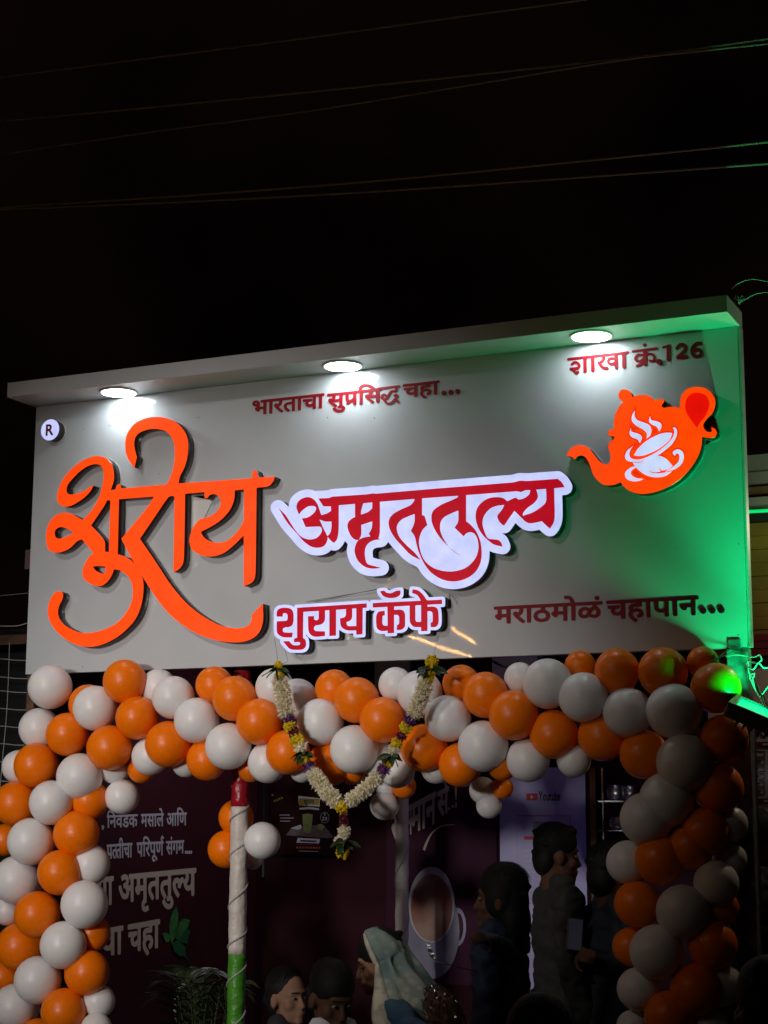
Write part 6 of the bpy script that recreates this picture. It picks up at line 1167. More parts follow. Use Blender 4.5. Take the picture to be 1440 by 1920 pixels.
def leaves(x, y_, n=5, s=1.0):
    for k in range(n):
        a = 2 * math.pi * k / n + random.uniform(-.3, .3)
        o = bpy.data.objects.new('leaf', LEAF); link(o, gar)
        dr = AX * math.cos(a) * 1.1 - AZ * (.4 + .5 * abs(math.sin(a))) + AY * (.15 + .35 * math.sin(a))
        q = Vector((1, 0, 0)).rotation_difference(dr.normalized())
        o.matrix_parent_inverse = GI
        o.matrix_basis = Matrix.Translation(at(x, y_, FY)) @ q.to_matrix().to_4x4() @ Matrix.Rotation(random.uniform(-1, 1), 4, 'X') @ Matrix.Scale(s * random.uniform(.75, 1.05), 4)
mari(522, 1247, 9); leaves(521, 1256, 8, 1.25); mari(525, 1267, 12)
run('w', [(524, 1275), (530, 1300), (534, 1325), (538, 1338)], 17, 9)
run('p', [(540, 1342), (544, 1352)], 17, 8); mari(544, 1362, 13); run('d', [(549, 1368), (553, 1378)], 14, 8)
mari(556, 1389, 15); run('w', [(562, 1398), (566, 1404)], 14, 7); leaves(568, 1412, 8, 1.1); mari(572, 1425, 12)
run('p', [(577, 1434), (584, 1443)], 17, 8)
run('w', [(586, 1448), (600, 1470), (620, 1492), (630, 1502)], 16, 8.5)
mari(640, 1514, 13); mari(810, 1240, 13); leaves(806, 1253, 8, 1.1); mari(803, 1267, 14)
run('w', [(799, 1278), (792, 1300), (783, 1322), (776, 1340)], 16, 8.5)
run('p', [(771, 1344), (766, 1354)], 17, 8); mari(760, 1365, 13); run('d', [(755, 1374), (752, 1384)], 14, 8)
mari(743, 1394, 12); run('w', [(740, 1402), (738, 1408)], 12, 6); leaves(732, 1416, 8, 1.1); mari(727, 1429, 12)
run('p', [(722, 1438), (717, 1448)], 17, 8)
run('w', [(710, 1455), (690, 1476), (668, 1494), (656, 1501)], 15, 8.5)
run('d', [(644, 1530), (645, 1546)], 12, 8)
run('w', [(645, 1554), (645, 1568)], 12, 7); leaves(645, 1577, 9, 1.15); mari(643, 1597, 14)
run('w', [(633, 1574), (632, 1577)], 7, 4)
bm = bmesh.new()
tube(bm, smooth_path([at(x, y_, FY) for x, y_ in ((522, 1247), (534, 1320), (556, 1390), (590, 1455), (640, 1515))]), 0.003, 6)
tube(bm, smooth_path([at(x, y_, FY) for x, y_ in ((810, 1240), (790, 1310), (743, 1394), (700, 1468), (640, 1515), (645, 1560), (643, 1600))]), 0.003, 6)
obj('string', bm, M['leaf'], gar)
bm = bmesh.new()
def thr(pts, Ys, r=0.0009):
    tube(bm, [at(x, y_, Y) for (x, y_), Y in zip(pts, Ys)], r, 5)
thr([(522, 1247), (516, 1205), (514, 1196)], (FY, -0.12, -0.066))
thr([(527, 1247), (540, 1240), (534, 1216)], (FY, -0.2, -0.066))
thr([(812, 1230), (817, 1212), (824, 1188)], (FY, -0.2, -0.066))
obj('hanging_thread', bm, M['dark_wire'], gar)
bm = bmesh.new()
thr([(575, 1128), (640, 1117), (705, 1106)], (-0.012, -0.03, -0.062), 0.0011)
thr([(590, 1128), (650, 1116), (706, 1105)], (-0.012, -0.03, -0.063), 0.0011)
tag(obj('thin_cable', bm, M['dark_wire']), 'thin dark cables running to the small white letter plate', 'cable')
bm = bmesh.new()
thr([(840, 1118), (846, 1128), (842, 1113)], (-0.06, -0.062, -0.02), 0.0014); thr([(842, 1116), (860, 1122)], (-0.055, -0.004), 0.001)
tag(obj('loose_wire', bm, M['dark_wire']), 'loose wire ends at the right end of the small plate', 'wire')

# ================================================================== GREEN FLOOD LAMP, WIRES
fl = empty('flood_lamp', at(1440, 1350, -0.40), 'grey flood lamp glowing green at the right edge, aimed up at the sign', 'flood lamp')
# body: a shallow tray, glass facing up and a little towards the board
fx = at(1450, 1346, -0.27)
tilt = Euler((R(14), R(24), R(8))).to_matrix()
def fb(nm, a, b, m_, bev=0.0):
    bm = bmesh.new(); box(bm, a, b, bev)
    for v in bm.verts: v.co = Vector(fx) + tilt @ v.co
    return obj(nm, bm, m_, fl)
fb('housing', (-0.175, -0.10, -0.05), (0.15, 0.10, 0.0), M['housing'], 0.012)
fb('glass', (-0.145, -0.078, 0.0005), (0.12, 0.078, 0.004), M['green_glass'])
for (a, b) in (((-0.173, -0.098, 0.001), (-0.147, 0.098, 0.012)), ((0.122, -0.098, 0.001), (0.148, 0.098, 0.012)), ((-0.1468, -0.098, 0.001), (0.1218, -0.080, 0.012)), ((-0.1468, 0.080, 0.001), (0.1218, 0.098, 0.012))):
    fb('bezel', a, b, M['housing'], 0.003)
for k in range(9):
    fb('cooling_fin', (-0.12 + k * .03, -0.08, -0.075), (-0.116 + k * .03, 0.08, -0.0505), M['housing'])
bm = bmesh.new(); tube(bm, smooth_path([fx + tilt @ Vector((0.10, 0.09, -.02)), at(1450, 1340, -.1), at(1428, 1300, 0.06), at(1412, 1280, .12)]), 0.009, 8); obj('bracket', bm, M['housing'], fl)
src = fx + tilt @ Vector((-0.01, 0, 0.03))
for nm_, en_, size_, bl_, aim_ in (('flood_light', GREEN_W, 112, 0.35, (3.25, 0.10, 3.6)), ('flood_light_beam', GREEN_UP_W, 58, 1.0, (3.50, -0.09, 3.76))):
    ld = bpy.data.lights.new(nm_, 'SPOT')
    ld.energy = en_; ld.color = (0.0, 1.0, 0.28); ld.spot_size = R(size_); ld.spot_blend = bl_; ld.shadow_soft_size = 0.05
    lo = bpy.data.objects.new(nm_, ld); link(lo, fl); lo.matrix_parent_inverse = WINV(fl)
    lo.matrix_basis = Matrix.Translation(src) @ (Vector(aim_) - src).to_track_quat('-Z', 'Y').to_matrix().to_4x4()

def cable(name, pts, r, m_, label, cat='cable', n=6):
    bm = bmesh.new(); tube(bm, smooth_path(pts, n), r, 6)
    return tag(obj(name, bm, m_, smooth=True), label, cat)
C = lambda x, y_, Y: at(x, y_, Y)
cable('white_cable', [C(1361, 1231, -.02), C(1380, 1228, -.045), C(1404, 1231, -.03), C(1418, 1231, -.06), C(1424, 1228, -.08), C(1428, 1238, -.09), C(1416, 1243, -.09), C(1405, 1240, -.05), C(1400, 1248, -.06), C(1412, 1255, -.1), C(1422, 1243, -.1), C(1432, 1252, -.1), C(1448, 1250, -.1)], 0.0032, M['wire'], 'looped pale cable tied round the green-lit post head')
cable('white_cable', [C(1404, 1236, -.04), C(1403, 1255, -.05), C(1406, 1264, -.05), C(1414, 1263, -.06), C(1412, 1270, -.06), C(1405, 1266, -.05), C(1412, 1285, -.06), C(1424, 1306, -.07), C(1432, 1298, -.08), C(1448, 1278, -.1)], 0.0028, M['wire'], 'knotted pale cable hanging beside the green-lit post')
cable('white_cable', [C(1410, 1268, -.05), C(1416, 1292, -.06), C(1424, 1308, -.08), C(1436, 1330, -.2)], 0.0022, M['wire'], 'thin pale cable running down to the flood lamp')
cable('black_cable', [C(1420, 1285, -.03), C(1428, 1305, -.1), C(1436, 1325, -.2), C(1450, 1335, -.3)], 0.004, M['dark_wire'], 'black cable feeding the flood lamp')
cable('tie_wire', [C(1366, 1216, -.02), C(1350, 1230, -.08), C(1325, 1246, -.2), C(1305, 1262, -.25), C(1298, 1290, -.27)], 0.0016, M['dark_wire'], 'dark tie wire curving over the green-tinted orange balloon', 'wire')
cable('tie_wire', [C(1386, 1216, -.02), C(1360, 1228, -.07), C(1330, 1243, -.15), C(1318, 1252, -.2)], 0.0016, M['dark_wire'], 'short tie wire from the board clamp to the balloons', 'wire')
cable('black_cable', [C(925, 1240, .3), C(945, 1250, .25), C(965, 1247, .2), C(972, 1240, .2)], 0.006, M['dark_wire'], 'sagging black cable under the board between balloons')
cable('curled_wire', [C(1372, 541, .0), C(1385, 531, -.02), C(1405, 524, -.03), C(1425, 525, -.03), C(1450, 531, -.03)], 0.0016, M['wire'], 'upper thin wire arching off the top right corner', 'wire')
cable('curled_wire', [C(1384, 569, .0), C(1398, 561, -.02), C(1418, 551, -.03), C(1450, 546, -.03)], 0.0016, M['wire'], 'lower thin wire leaving the top right corner', 'wire')
hx = [C(1372 + k * 1.05 + 3.0 * math.cos(k * 1.9), 562 + 5 * math.sin(k * .55) + 3.5 * math.sin(k * 1.9), .02 * math.cos(k)) for k in range(22)]
cable('curled_wire', hx, 0.0014, M['wire'], 'tangled wire knot at the top right corner of the canopy', 'wire', 3)
# wires across the night sky
for i, (pts, lab, r) in enumerate((
    ([(-40, 150), (0, 145), (280, 109), (560, 73), (820, 37), (1090, 0), (1300, -30)], 'topmost overhead wire crossing the night sky', .0048),
    ([(-40, 228), (60, 222), (400, 190), (720, 158), (1100, 117), (1300, 92), (1480, 67)], 'second overhead wire from the top, green at its right end', .0048),
    ([(-40, 296), (0, 290), (280, 248), (560, 211), (860, 163), (1150, 115), (1300, 97), (1480, 78)], 'third overhead wire from the top, meeting the second at right', .0040),
    ([(-40, 392), (0, 389), (360, 366), (720, 338), (1080, 303), (1300, 281), (1480, 262)], 'fourth overhead wire from the top', .0048),
    ([(-40, 394), (0, 393), (360, 378), (720, 358), (1080, 333), (1300, 317), (1480, 304)], 'lowest overhead wire crossing the night sky', .0048))):
    bm = bmesh.new(); tube(bm, smooth_path([at(x, y_, 0.15) for x, y_ in pts], 8), r, 6)
    tag(obj('overhead_wire', bm, M['sky_wire']), lab, 'wire', 'overhead wires')

# ================================================================== PEOPLE
def remeshed(name, bm, mat_, parent, voxel, smooth_it=2):
    me = bpy.data.meshes.new(name); bm.to_mesh(me); bm.free()
    o = bpy.data.objects.new(name, me); COL.objects.link(o)
    r = o.modifiers.new('r', 'REMESH'); r.mode = 'VOXEL'; r.voxel_size = voxel
    s = o.modifiers.new('s', 'SMOOTH'); s.factor = 0.5; s.iterations = smooth_it
    dg = bpy.context.evaluated_depsgraph_get()
    m2 = bpy.data.meshes.new_from_object(o.evaluated_get(dg))
    o.modifiers.clear(); o.data = m2; bpy.data.meshes.remove(me); m2.name = name
    m2.polygons.foreach_set('use_smooth', [True] * len(m2.polygons))
    m2.materials.clear(); m2.materials.append(mat_)
    o.parent = parent
    if parent is not None: o.matrix_parent_inverse = WINV(parent)
    return o

from mathutils import noise as mnoise
def folds(o, amp=0.009):
    me = o.data
    n = len(me.vertices)
    co = [0.0] * (3 * n); nn = [0.0] * (3 * n)
    me.vertices.foreach_get('co', co); me.vertex_normals.foreach_get('vector', nn)
    for i in range(0, 3 * n, 3):
        c = Vector(co[i:i + 3])
        d = mnoise.noise(Vector((c.x * 9, c.y * 9, c.z * 16))) + 0.5 * mnoise.noise(Vector((c.x * 22 + 4, c.y * 22, c.z * 30)))
        d = 1 - abs(d) * 2.6
        for k in range(3): co[i + k] += nn[i + k] * amp * d
    me.vertices.foreach_set('co', co)
    me.update()
    return o

def hand(bm, wpos, d, nrm, side, s, curl=0.5):
    """palm, four unequal bent fingers and a thumb from the side of the palm; d towards the fingers"""
    d = d.normalized(); nrm = (nrm - d * nrm.dot(d)).normalized(); lat = d.cross(nrm) * side
    c = wpos + d * 0.045 * s
    rot = Matrix((lat, d, nrm)).transposed()
    res = bmesh.ops.create_uvsphere(bm, u_segments=12, v_segments=8, radius=1.0)
    for v in res['verts']: v.co = c + rot @ Vector((v.co.x * .042 * s, v.co.y * .052 * s, v.co.z * .016 * s))
    for k, L_ in enumerate((0.066, 0.075, 0.070, 0.055)):
        b = c + d * 0.040 * s + lat * (0.027 - 0.018 * k) * s
        a1 = (d * math.cos(curl * .5) + nrm * math.sin(curl * .5)).normalized()
        a2 = (d * math.cos(curl * 1.6) + nrm * math.sin(curl * 1.6)).normalized()
        m_ = b + a1 * L_ * .55 * s
        capsule(bm, b, m_, .0088 * s, .008 * s, 8); capsule(bm, m_, m_ + a2 * L_ * .5 * s, .008 * s, .0065 * s, 8)
    b = c - d * 0.02 * s + lat * 0.032 * s
    t1 = (lat * .75 + d * .6 + nrm * .25).normalized(); m_ = b + t1 * .038 * s
    capsule(bm, b, m_, .011 * s, .0095 * s, 8); capsule(bm, m_, m_ + (d * .8 + lat * .2 + nrm * .4).normalized() * .030 * s, .0095 * s, .0075 * s, 8)

def person(label, px, py, Y, rz, skin='skin', shirt='dark_cloth', trousers='dark_cloth', pitch=0.0, yaw=0.0, hair='short', pose='stand', hands=None, top=None, hs=1.0, lean=0.0, voxel=0.0075, group=None):
    """px, py: photo pixel of the middle of the head at depth Y"""
    hc = at(px, py, Y)
    drop = 0.40 if pose == 'sit' else 0.0
    s = hs if hs else (hc.z) / (1.58 - drop)
    # uniform scale so that the head lands at its height
    la = lean * 0.30
    s = hc.z / (0.93 - drop + 0.65 * math.cos(la)) if top is None else top
    H = s
    fwd = Vector((-math.sin(rz), math.cos(rz), 0))
    base = Vector((hc.x, hc.y, 0)) - fwd * (0.65 * math.sin(la) * H)
    root = empty('person', base, label, 'person', group, 0)
    rot = Matrix.Rotation(rz, 4, 'Z')
    T = Matrix.Translation(base) @ rot @ Matrix.Scale(H, 4)
    def P(x, y_, z):
        """body point, leaning forward about the hips"""
        z0 = 0.93
        if z > z0:
            a = lean * 0.30
            dz = z - z0
            y2 = y_ * math.cos(a) + dz * math.sin(a); z2 = z0 + dz * math.cos(a) - y_ * math.sin(a)
            y_, z = y2, z2
        return T @ Vector((x, y_, z - drop))
    hcl = Vector(hc)
    HR = rot.to_3x3() @ Euler((pitch, 0, yaw)).to_matrix()
    hh = 1.03 * (0.93 + 0.07 * H) if H > .8 else 0.96
    def Q(x, y_, z): return hcl + HR @ (Vector((x, y_, z)) * hh)
    RQ = HR.to_quaternion()
    def ellq(bm, c, r, extra=None):
        rr_ = HR @ extra.to_matrix() if extra else HR
        res = bmesh.ops.create_uvsphere(bm, u_segments=20, v_segments=14, radius=1.0)
        for v in res['verts']: v.co = Q(*c) + rr_ @ Vector((v.co.x * r[0], v.co.y * r[1], v.co.z * r[2])) * hh
    RB = rot.to_3x3() @ Euler((-lean * .30, 0, 0)).to_matrix()
    def ellb(bm, c, r, g=0.0):
        res = bmesh.ops.create_uvsphere(bm, u_segments=20, v_segments=14, radius=1.0)
        for v in res['verts']: v.co = P(*c) + RB @ Vector((v.co.x * (r[0] + g), v.co.y * (r[1] + g), v.co.z * (r[2] + g))) * H
    def joints(side):
        sh = P(side * 0.175, 0, 1.385)
        hd = (hands or {}).get(side)
        if hd is None:
            el = P(side * 0.235, -0.03, 1.10); wr = P(side * 0.235, 0.06, 0.86)
            if pose == 'sit': el = P(side * 0.235, 0.02, 1.12); wr = P(side * 0.13, 0.24, 1.03)
        else:
            wr = Vector(hd)
            L1, L2 = 0.30 * H, 0.26 * H
            dv = wr - sh
            D = min(dv.length, (L1 + L2) * .98); wr = sh + dv.normalized() * D
            a = (L1 * L1 - L2 * L2 + D * D) / (2 * D); h_ = math.sqrt(max(0, L1 * L1 - a * a))
            bend = (Vector((0, 0, -1)) + rot.to_3x3() @ Vector((side * .7, -.2, 0)))
            bend = (bend - dv.normalized() * bend.dot(dv.normalized())).normalized()
            el = sh + dv.normalized() * a + bend * h_
        hip = P(side * 0.09, 0, 0.90)
        if pose == 'sit': kn = P(side * 0.11, 0.42, 0.90); an = P(side * 0.11, 0.42, 0.49)
        else: kn = P(side * 0.10, 0.02, 0.49); an = P(side * 0.10, -0.01, 0.085)
        return sh, el, wr, hip, kn, an
    def torso(bm, g):
        ellb(bm, (0, 0, 1.24), (.160, .105, .19), g); ellb(bm, (0, 0.005, 1.05), (.138, .102, .17), g); ellb(bm, (0, -.005, .92), (.155, .115, .12), g)
        capsule(bm, P(-.165, 0, 1.375), P(.165, 0, 1.375), (.056 + g) * H, (.056 + g) * H)
        capsule(bm, P(-.06, 0, 1.43), P(.06, 0, 1.43), (.052 + g) * H, (.052 + g) * H)
    # ---- body
    bm = bmesh.new()
    torso(bm, 0)
    capsule(bm, P(0, -.01, 1.40), Q(0, -.025, -.05), .062 * H, .056 * H)
    ellq(bm, (0, -.012, .032), (.074, .094, .098)); ellq(bm, (0, .018, -.052), (.057, .066, .070)); ellq(bm, (0, .070, -.098), (.024, .020, .018))
    ellq(bm, (0, .070, .028), (.050, .018, .011)); ellq(bm, (-.040, .050, -.030), (.024, .026, .024)); ellq(bm, (.040, .050, -.030), (.024, .026, .024))
    capsule(bm, Q(0, .080, .012), Q(0, .098, -.034), .0075 * hh, .0130 * hh, 10)
    ellq(bm, (0, .086, -.064), (.024, .010, .007)); ellq(bm, (0, .083, -.077), (.021, .010, .008))
    for sd in (-1, 1): ellq(bm, (sd * .078, -.012, -.012), (.012, .021, .033))
    for sd in (-1, 1):
        sh, el, wr, hip, kn, an = joints(sd)
        capsule(bm, sh, el, .048 * H, .038 * H); capsule(bm, el, wr, .037 * H, .025 * H)
        d = wr - el
        inward = rot.to_3x3() @ Vector((-sd, 0.2, 0))
        hand(bm, wr, d, inward, sd, H * .97, 0.6)
        capsule(bm, hip, kn, .080 * H, .054 * H); capsule(bm, kn, an, .052 * H, .036 * H)
        f = rot.to_3x3() @ Vector((0, 1, 0)) * H
        capsule(bm, an + Vector((0, 0, -.045 * H)) - f * .04, an + Vector((0, 0, -.055 * H)) + f * .14, .036 * H, .028 * H)
    body = remeshed('body', bm, M[skin], root, voxel)
    # ---- eyes
    for sd in (-1, 1):
        bm = bmesh.new(); ellq(bm, (sd * .030, .0730, .002), (.0115, .0100, .0062)); e = obj('eye', bm, M['eye'], root, smooth=True)
        bm = bmesh.new(); ellq(bm, (sd * .030, .0812, .002), (.0055, .0030, .0052)); obj('iris', bm, M['iris'], e, smooth=True)
        bm = bmesh.new(); capsule(bm, Q(sd * .014, .088, .026), Q(sd * .046, .078, .028), .0030, .0022, 6); obj('eyebrow', bm, M['hair'], root)
    # ---- clothes
    bm = bmesh.new(); torso(bm, .016)
    for sd in (-1, 1):
        sh, el, wr, hip, kn, an = joints(sd)
        capsule(bm, sh, el, .066 * H, .056 * H); capsule(bm, el, el.lerp(wr, .86), .055 * H, .043 * H)
    folds(remeshed('shirt', bm, M[shirt], root, .011, 3))
    bm = bmesh.new(); ellb(bm, (0, -.005, .90), (.160, .122, .10), .014)
    for sd in (-1, 1):
        sh, el, wr, hip, kn, an = joints(sd)
        capsule(bm, hip, kn, .098 * H, .076 * H); capsule(bm, kn, an, .074 * H, .062 * H)
    folds(remeshed('trousers', bm, M[trousers], root, .013, 3), .006)
    for sd in (-1, 1):
        sh, el, wr, hip, kn, an = joints(sd); f = rot.to_3x3() @ Vector((0, 1, 0)) * H
        bm = bmesh.new(); capsule(bm, an + Vector((0, 0, -.042 * H)) - f * .05, an + Vector((0, 0, -.048 * H)) + f * .16, .044 * H, .036 * H)
        for v in bm.verts: v.co.z = max(v.co.z, 0.002)
        obj('shoe', bm, M['dark_cloth'], root, smooth=True)
    # ---- hair
    if hair != 'none':
        bm = bmesh.new()
        ellq(bm, (0, -.030 if hair == 'bun' else -.017, .052), (.083, .100, .094)); ellq(bm, (0, -.062, -.010), (.072, .052, .085))
        if hair == 'long':
            ellq(bm, (0, -.060, -.085), (.088, .060, .105)); ellq(bm, (0, -.062, -.165), (.070, .045, .075)); ellq(bm, (.050, -.01, .0), (.038, .060, .075)); ellq(bm, (-.050, -.01, .0), (.038, .060, .075))
        if hair == 'bun': ellq(bm, (0, -.125, -.005), (.040, .036, .040))
        if hair == 'quiff': ellq(bm, (0, .030, .108), (.062, .048, .028))
        for k in range(8):
            a = k * 2.4; z = random.uniform(-.02, .11)
            ellq(bm, (.074 * math.cos(a) * math.cos(z * 5), -.03 + .080 * math.sin(a) * .9 - (.02 if math.sin(a) > 0 else 0), z), (.014, .024, .014))
        hm = remeshed('hair', bm, M['hair'], root, .006, 2)
        # loose strands lying over the hair
        bm = bmesh.new(); rs = random.Random(int(px))
        for k in range(420 if skin != 'skin3' else 0):
            az = rs.uniform(-math.pi, math.pi); frontal = max(0, math.cos(az))
            el0 = rs.uniform(.05, .9); el1 = el0 + rs.uniform(.35, .7)
            lim = 1.30 + .75 * (1 - frontal) if hair != 'long' else 1.55 + .8 * (1 - frontal)
            el1 = min(el1, lim - .55 * frontal)
            if el1 <= el0: continue
            off = rs.uniform(1.00, 1.055); tw = rs.uniform(-.25, .25); prev = None
            for q_ in range(6):
                e_ = el0 + (el1 - el0) * q_ / 5; a_ = az + tw * q_ / 5
                o2 = off + (.05 * rs.random() if q_ == 5 else 0)
                def hp(a3): return Q(.083 * math.sin(e_) * math.sin(a3) * o2, -.022 + .100 * math.sin(e_) * math.cos(a3) * o2, .050 + .094 * math.cos(e_) * o2)
                w2 = .016 if q_ < 5 else .003
                va = bm.verts.new(hp(a_ - w2)); vb = bm.verts.new(hp(a_ + w2))
                if prev: bm.faces.new((prev[0], va, vb, prev[1]))
                prev = (va, vb)
        if skin != 'skin3': obj('hair_strands', bm, M['hair'], hm)
    return root, hc, HR, Q, P, joints

def stool(x, y_, h, label):
    t = empty('plastic_stool', (x, y_, 0), label, 'stool')
    bm = bmesh.new(); box(bm, (x - .17, y_ - .17, h - .03), (x + .17, y_ + .17, h), .01); obj('seat', bm, M['red_stool'], t)
    for sx in (-1, 1):
        for sy in (-1, 1):
            bm = bmesh.new(); tube(bm, [(x + sx * .18, y_ + sy * .18, 0), (x + sx * .14, y_ + sy * .14, h - .03)], [.016, .02], 8); obj('leg', bm, M['red_stool'], t)

# man in a beige shirt looking right, phone in his hand
ph = at(1076, 1772, 0.10)
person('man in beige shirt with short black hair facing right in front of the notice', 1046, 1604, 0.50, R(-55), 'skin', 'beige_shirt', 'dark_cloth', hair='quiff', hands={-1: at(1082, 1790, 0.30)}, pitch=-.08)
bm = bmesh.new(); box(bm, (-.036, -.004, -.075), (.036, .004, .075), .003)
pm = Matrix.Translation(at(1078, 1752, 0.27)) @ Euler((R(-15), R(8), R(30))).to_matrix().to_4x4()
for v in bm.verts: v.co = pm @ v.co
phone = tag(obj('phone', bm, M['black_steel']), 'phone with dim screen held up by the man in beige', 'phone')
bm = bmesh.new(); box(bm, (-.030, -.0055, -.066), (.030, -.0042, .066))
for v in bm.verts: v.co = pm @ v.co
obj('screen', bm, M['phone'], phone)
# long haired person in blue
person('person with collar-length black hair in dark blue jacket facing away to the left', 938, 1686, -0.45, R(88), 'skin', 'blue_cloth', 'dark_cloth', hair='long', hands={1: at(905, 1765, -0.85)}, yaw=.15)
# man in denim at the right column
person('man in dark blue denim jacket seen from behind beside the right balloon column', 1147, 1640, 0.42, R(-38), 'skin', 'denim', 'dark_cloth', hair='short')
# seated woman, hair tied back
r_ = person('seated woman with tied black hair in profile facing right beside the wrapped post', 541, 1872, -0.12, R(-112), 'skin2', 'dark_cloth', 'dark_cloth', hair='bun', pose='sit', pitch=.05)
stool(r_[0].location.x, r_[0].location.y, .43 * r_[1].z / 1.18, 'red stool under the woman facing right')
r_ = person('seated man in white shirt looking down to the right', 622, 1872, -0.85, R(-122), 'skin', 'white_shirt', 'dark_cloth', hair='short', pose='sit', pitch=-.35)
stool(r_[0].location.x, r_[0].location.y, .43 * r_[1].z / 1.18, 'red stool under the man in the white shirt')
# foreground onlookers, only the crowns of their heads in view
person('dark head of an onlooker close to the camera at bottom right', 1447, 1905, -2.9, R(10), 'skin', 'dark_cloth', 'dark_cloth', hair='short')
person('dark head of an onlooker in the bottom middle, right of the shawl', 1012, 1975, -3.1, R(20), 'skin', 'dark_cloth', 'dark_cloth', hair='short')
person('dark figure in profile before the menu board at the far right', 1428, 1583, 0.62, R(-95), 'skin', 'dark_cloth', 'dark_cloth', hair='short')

# woman with printed shawl, head bowed to the left
WY = -0.62
root, hc, HR, Q, P, joints = person('woman in printed cream and teal headscarf bowing her head to the left', 712, 1806, WY, R(112), 'skin3', 'green_cloth', 'green_cloth', hair='short', pitch=-.24, lean=1.1, hands={-1: at(838, 1950, -0.98), 1: at(800, 1975, -1.0)})
bm = bmesh.new()
NU, NV = 40, 30
grid = []
tiltq = Euler((R(-14), 0, 0)).to_matrix()
for i in range(NU + 1):
    u = -1 + 2 * i / NU
    row = []
    for j in range(NV + 1):
        t = j / NV
        az = u * R(113)                     # 0 = straight behind the head
        fold = 1 + 0.035 * math.sin(7 * az + 2 * t) + 0.02 * math.sin(13 * az)
        pol = R(4) + min(t, 0.45) / 0.45 * R(92)
        hx_ = 0.100 * math.sin(pol) * math.sin(az) * fold
        hy_ = -0.122 * math.sin(pol) * math.cos(az) * fold
        hz_ = 0.128 * math.cos(pol)
        if abs(u) > .8: hy_ -= .02 * (abs(u) - .8) * 5 * math.sin(pol)
        v_ = tiltq @ Vector((hx_, hy_, hz_))
        a0 = Q(v_.x, v_.y - 0.004, v_.z + 0.020)
        if t <= 0.45:
            p = a0
        else:
            k = (t - 0.45) / 0.55
            sw = k * k * (3 - 2 * k) if k < 1 else 1
            r1 = min(1.0, k * 2.0); r1 = r1 * r1 * (3 - 2 * r1)
            front = max(0.0, -math.cos(az))
            b0 = P((0.15 + 0.14 * r1) * math.sin(az), -(0.12 + 0.15 * r1) * math.cos(az) + 0.02 * front, 1.46 - 0.07 * r1 - 0.50 * max(0, k - 0.35))
            w_ = min(1.0, k * 1.9); w_ = w_ * w_ * (3 - 2 * w_)
            p = a0.lerp(b0, w_) + Vector((0, 0, .030 * mnoise.noise(Vector((az * 2.2, k * 2.5, 3))))) + (a0 - hc).normalized() * .022 * mnoise.noise(Vector((az * 4, k * 5, 9))) + Vector((0.008 * math.sin(9 * az + 5 * k), 0.008 * math.cos(8 * az - 4 * k), 0.006 * math.sin(14 * k)))
        row.append(bm.verts.new(p))
    grid.append(row)
for i in range(NU):
    for j in range(NV):
        bm.faces.new((grid[i][j], grid[i + 1][j], grid[i + 1][j + 1], grid[i][j + 1]))
shawl = obj('headscarf', bm, M['shawl'], root, smooth=True)
pts_ = [[v_.co.copy() for v_ in []]]
me_ = shawl.data
for side_ in (0, 1):
    bm = bmesh.new(); g2 = []
    for c_ in range(5):
        col_ = c_ if side_ == 0 else NU - c_
        g2.append([])
        for j in range(3, NV + 1):
            co = me_.vertices[col_ * (NV + 1) + j].co
            nn = me_.vertices[col_ * (NV + 1) + j].normal
            out = (co - hc); out.z *= .3; out.normalize()
            g2[-1].append(bm.verts.new(co + out * (0.004 if c_ < 4 else 0.002) ))
    for a_ in range(4):
        for j in range(len(g2[0]) - 1): bm.faces.new((g2[a_][j], g2[a_ + 1][j], g2[a_ + 1][j + 1], g2[a_][j + 1]))
    o = obj('scarf_border', bm, M['scarf_border'], shawl, smooth=True)
    o.modifiers.new('thick', 'SOLIDIFY').thickness = 0.003
sm = shawl.modifiers.new('thick', 'SOLIDIFY'); sm.thickness = 0.004
sb = shawl.modifiers.new('sub', 'SUBSURF'); sb.levels = 1; sb.render_levels = 1

# bouquet wrapped in clear film, carried by the woman
bq = empty('bouquet', at(835, 1920, -0.95), 'bouquet wrapped in glinting clear film held in front of the shawl', 'bouquet')
cc_ = at(832, 1905, -1.0)
RT = Euler((R(10), R(-24), 0)).to_matrix()
def crumple(rx, ry, rz_, amp, fq, seed):
    bm = bmesh.new()
    bmesh.ops.create_icosphere(bm, subdivisions=5, radius=1.0)
    for v in bm.verts:
        n_ = mnoise.noise(v.co * fq + Vector((seed, 0, 0))) + .5 * mnoise.noise(v.co * fq * 2.3 + Vector((0, seed, 0)))
        k_ = 1 + amp * n_
        v.co = cc_ + RT @ Vector((v.co.x * rx * k_, v.co.y * ry * k_, v.co.z * rz_ * k_))
    return bm
obj('wrapping_paper', crumple(.058, .045, .098, .10, 2.5, 3), mat('peach_paper', (0.30, 0.15, 0.09), 0.55, var=0.4, scale=30, bump=0.4, bscale=40, bdist=0.008), bq, smooth=True)
obj('clear_film', crumple(.068, .055, .112, .22, 4.5, 8), M['film'], bq, smooth=False)
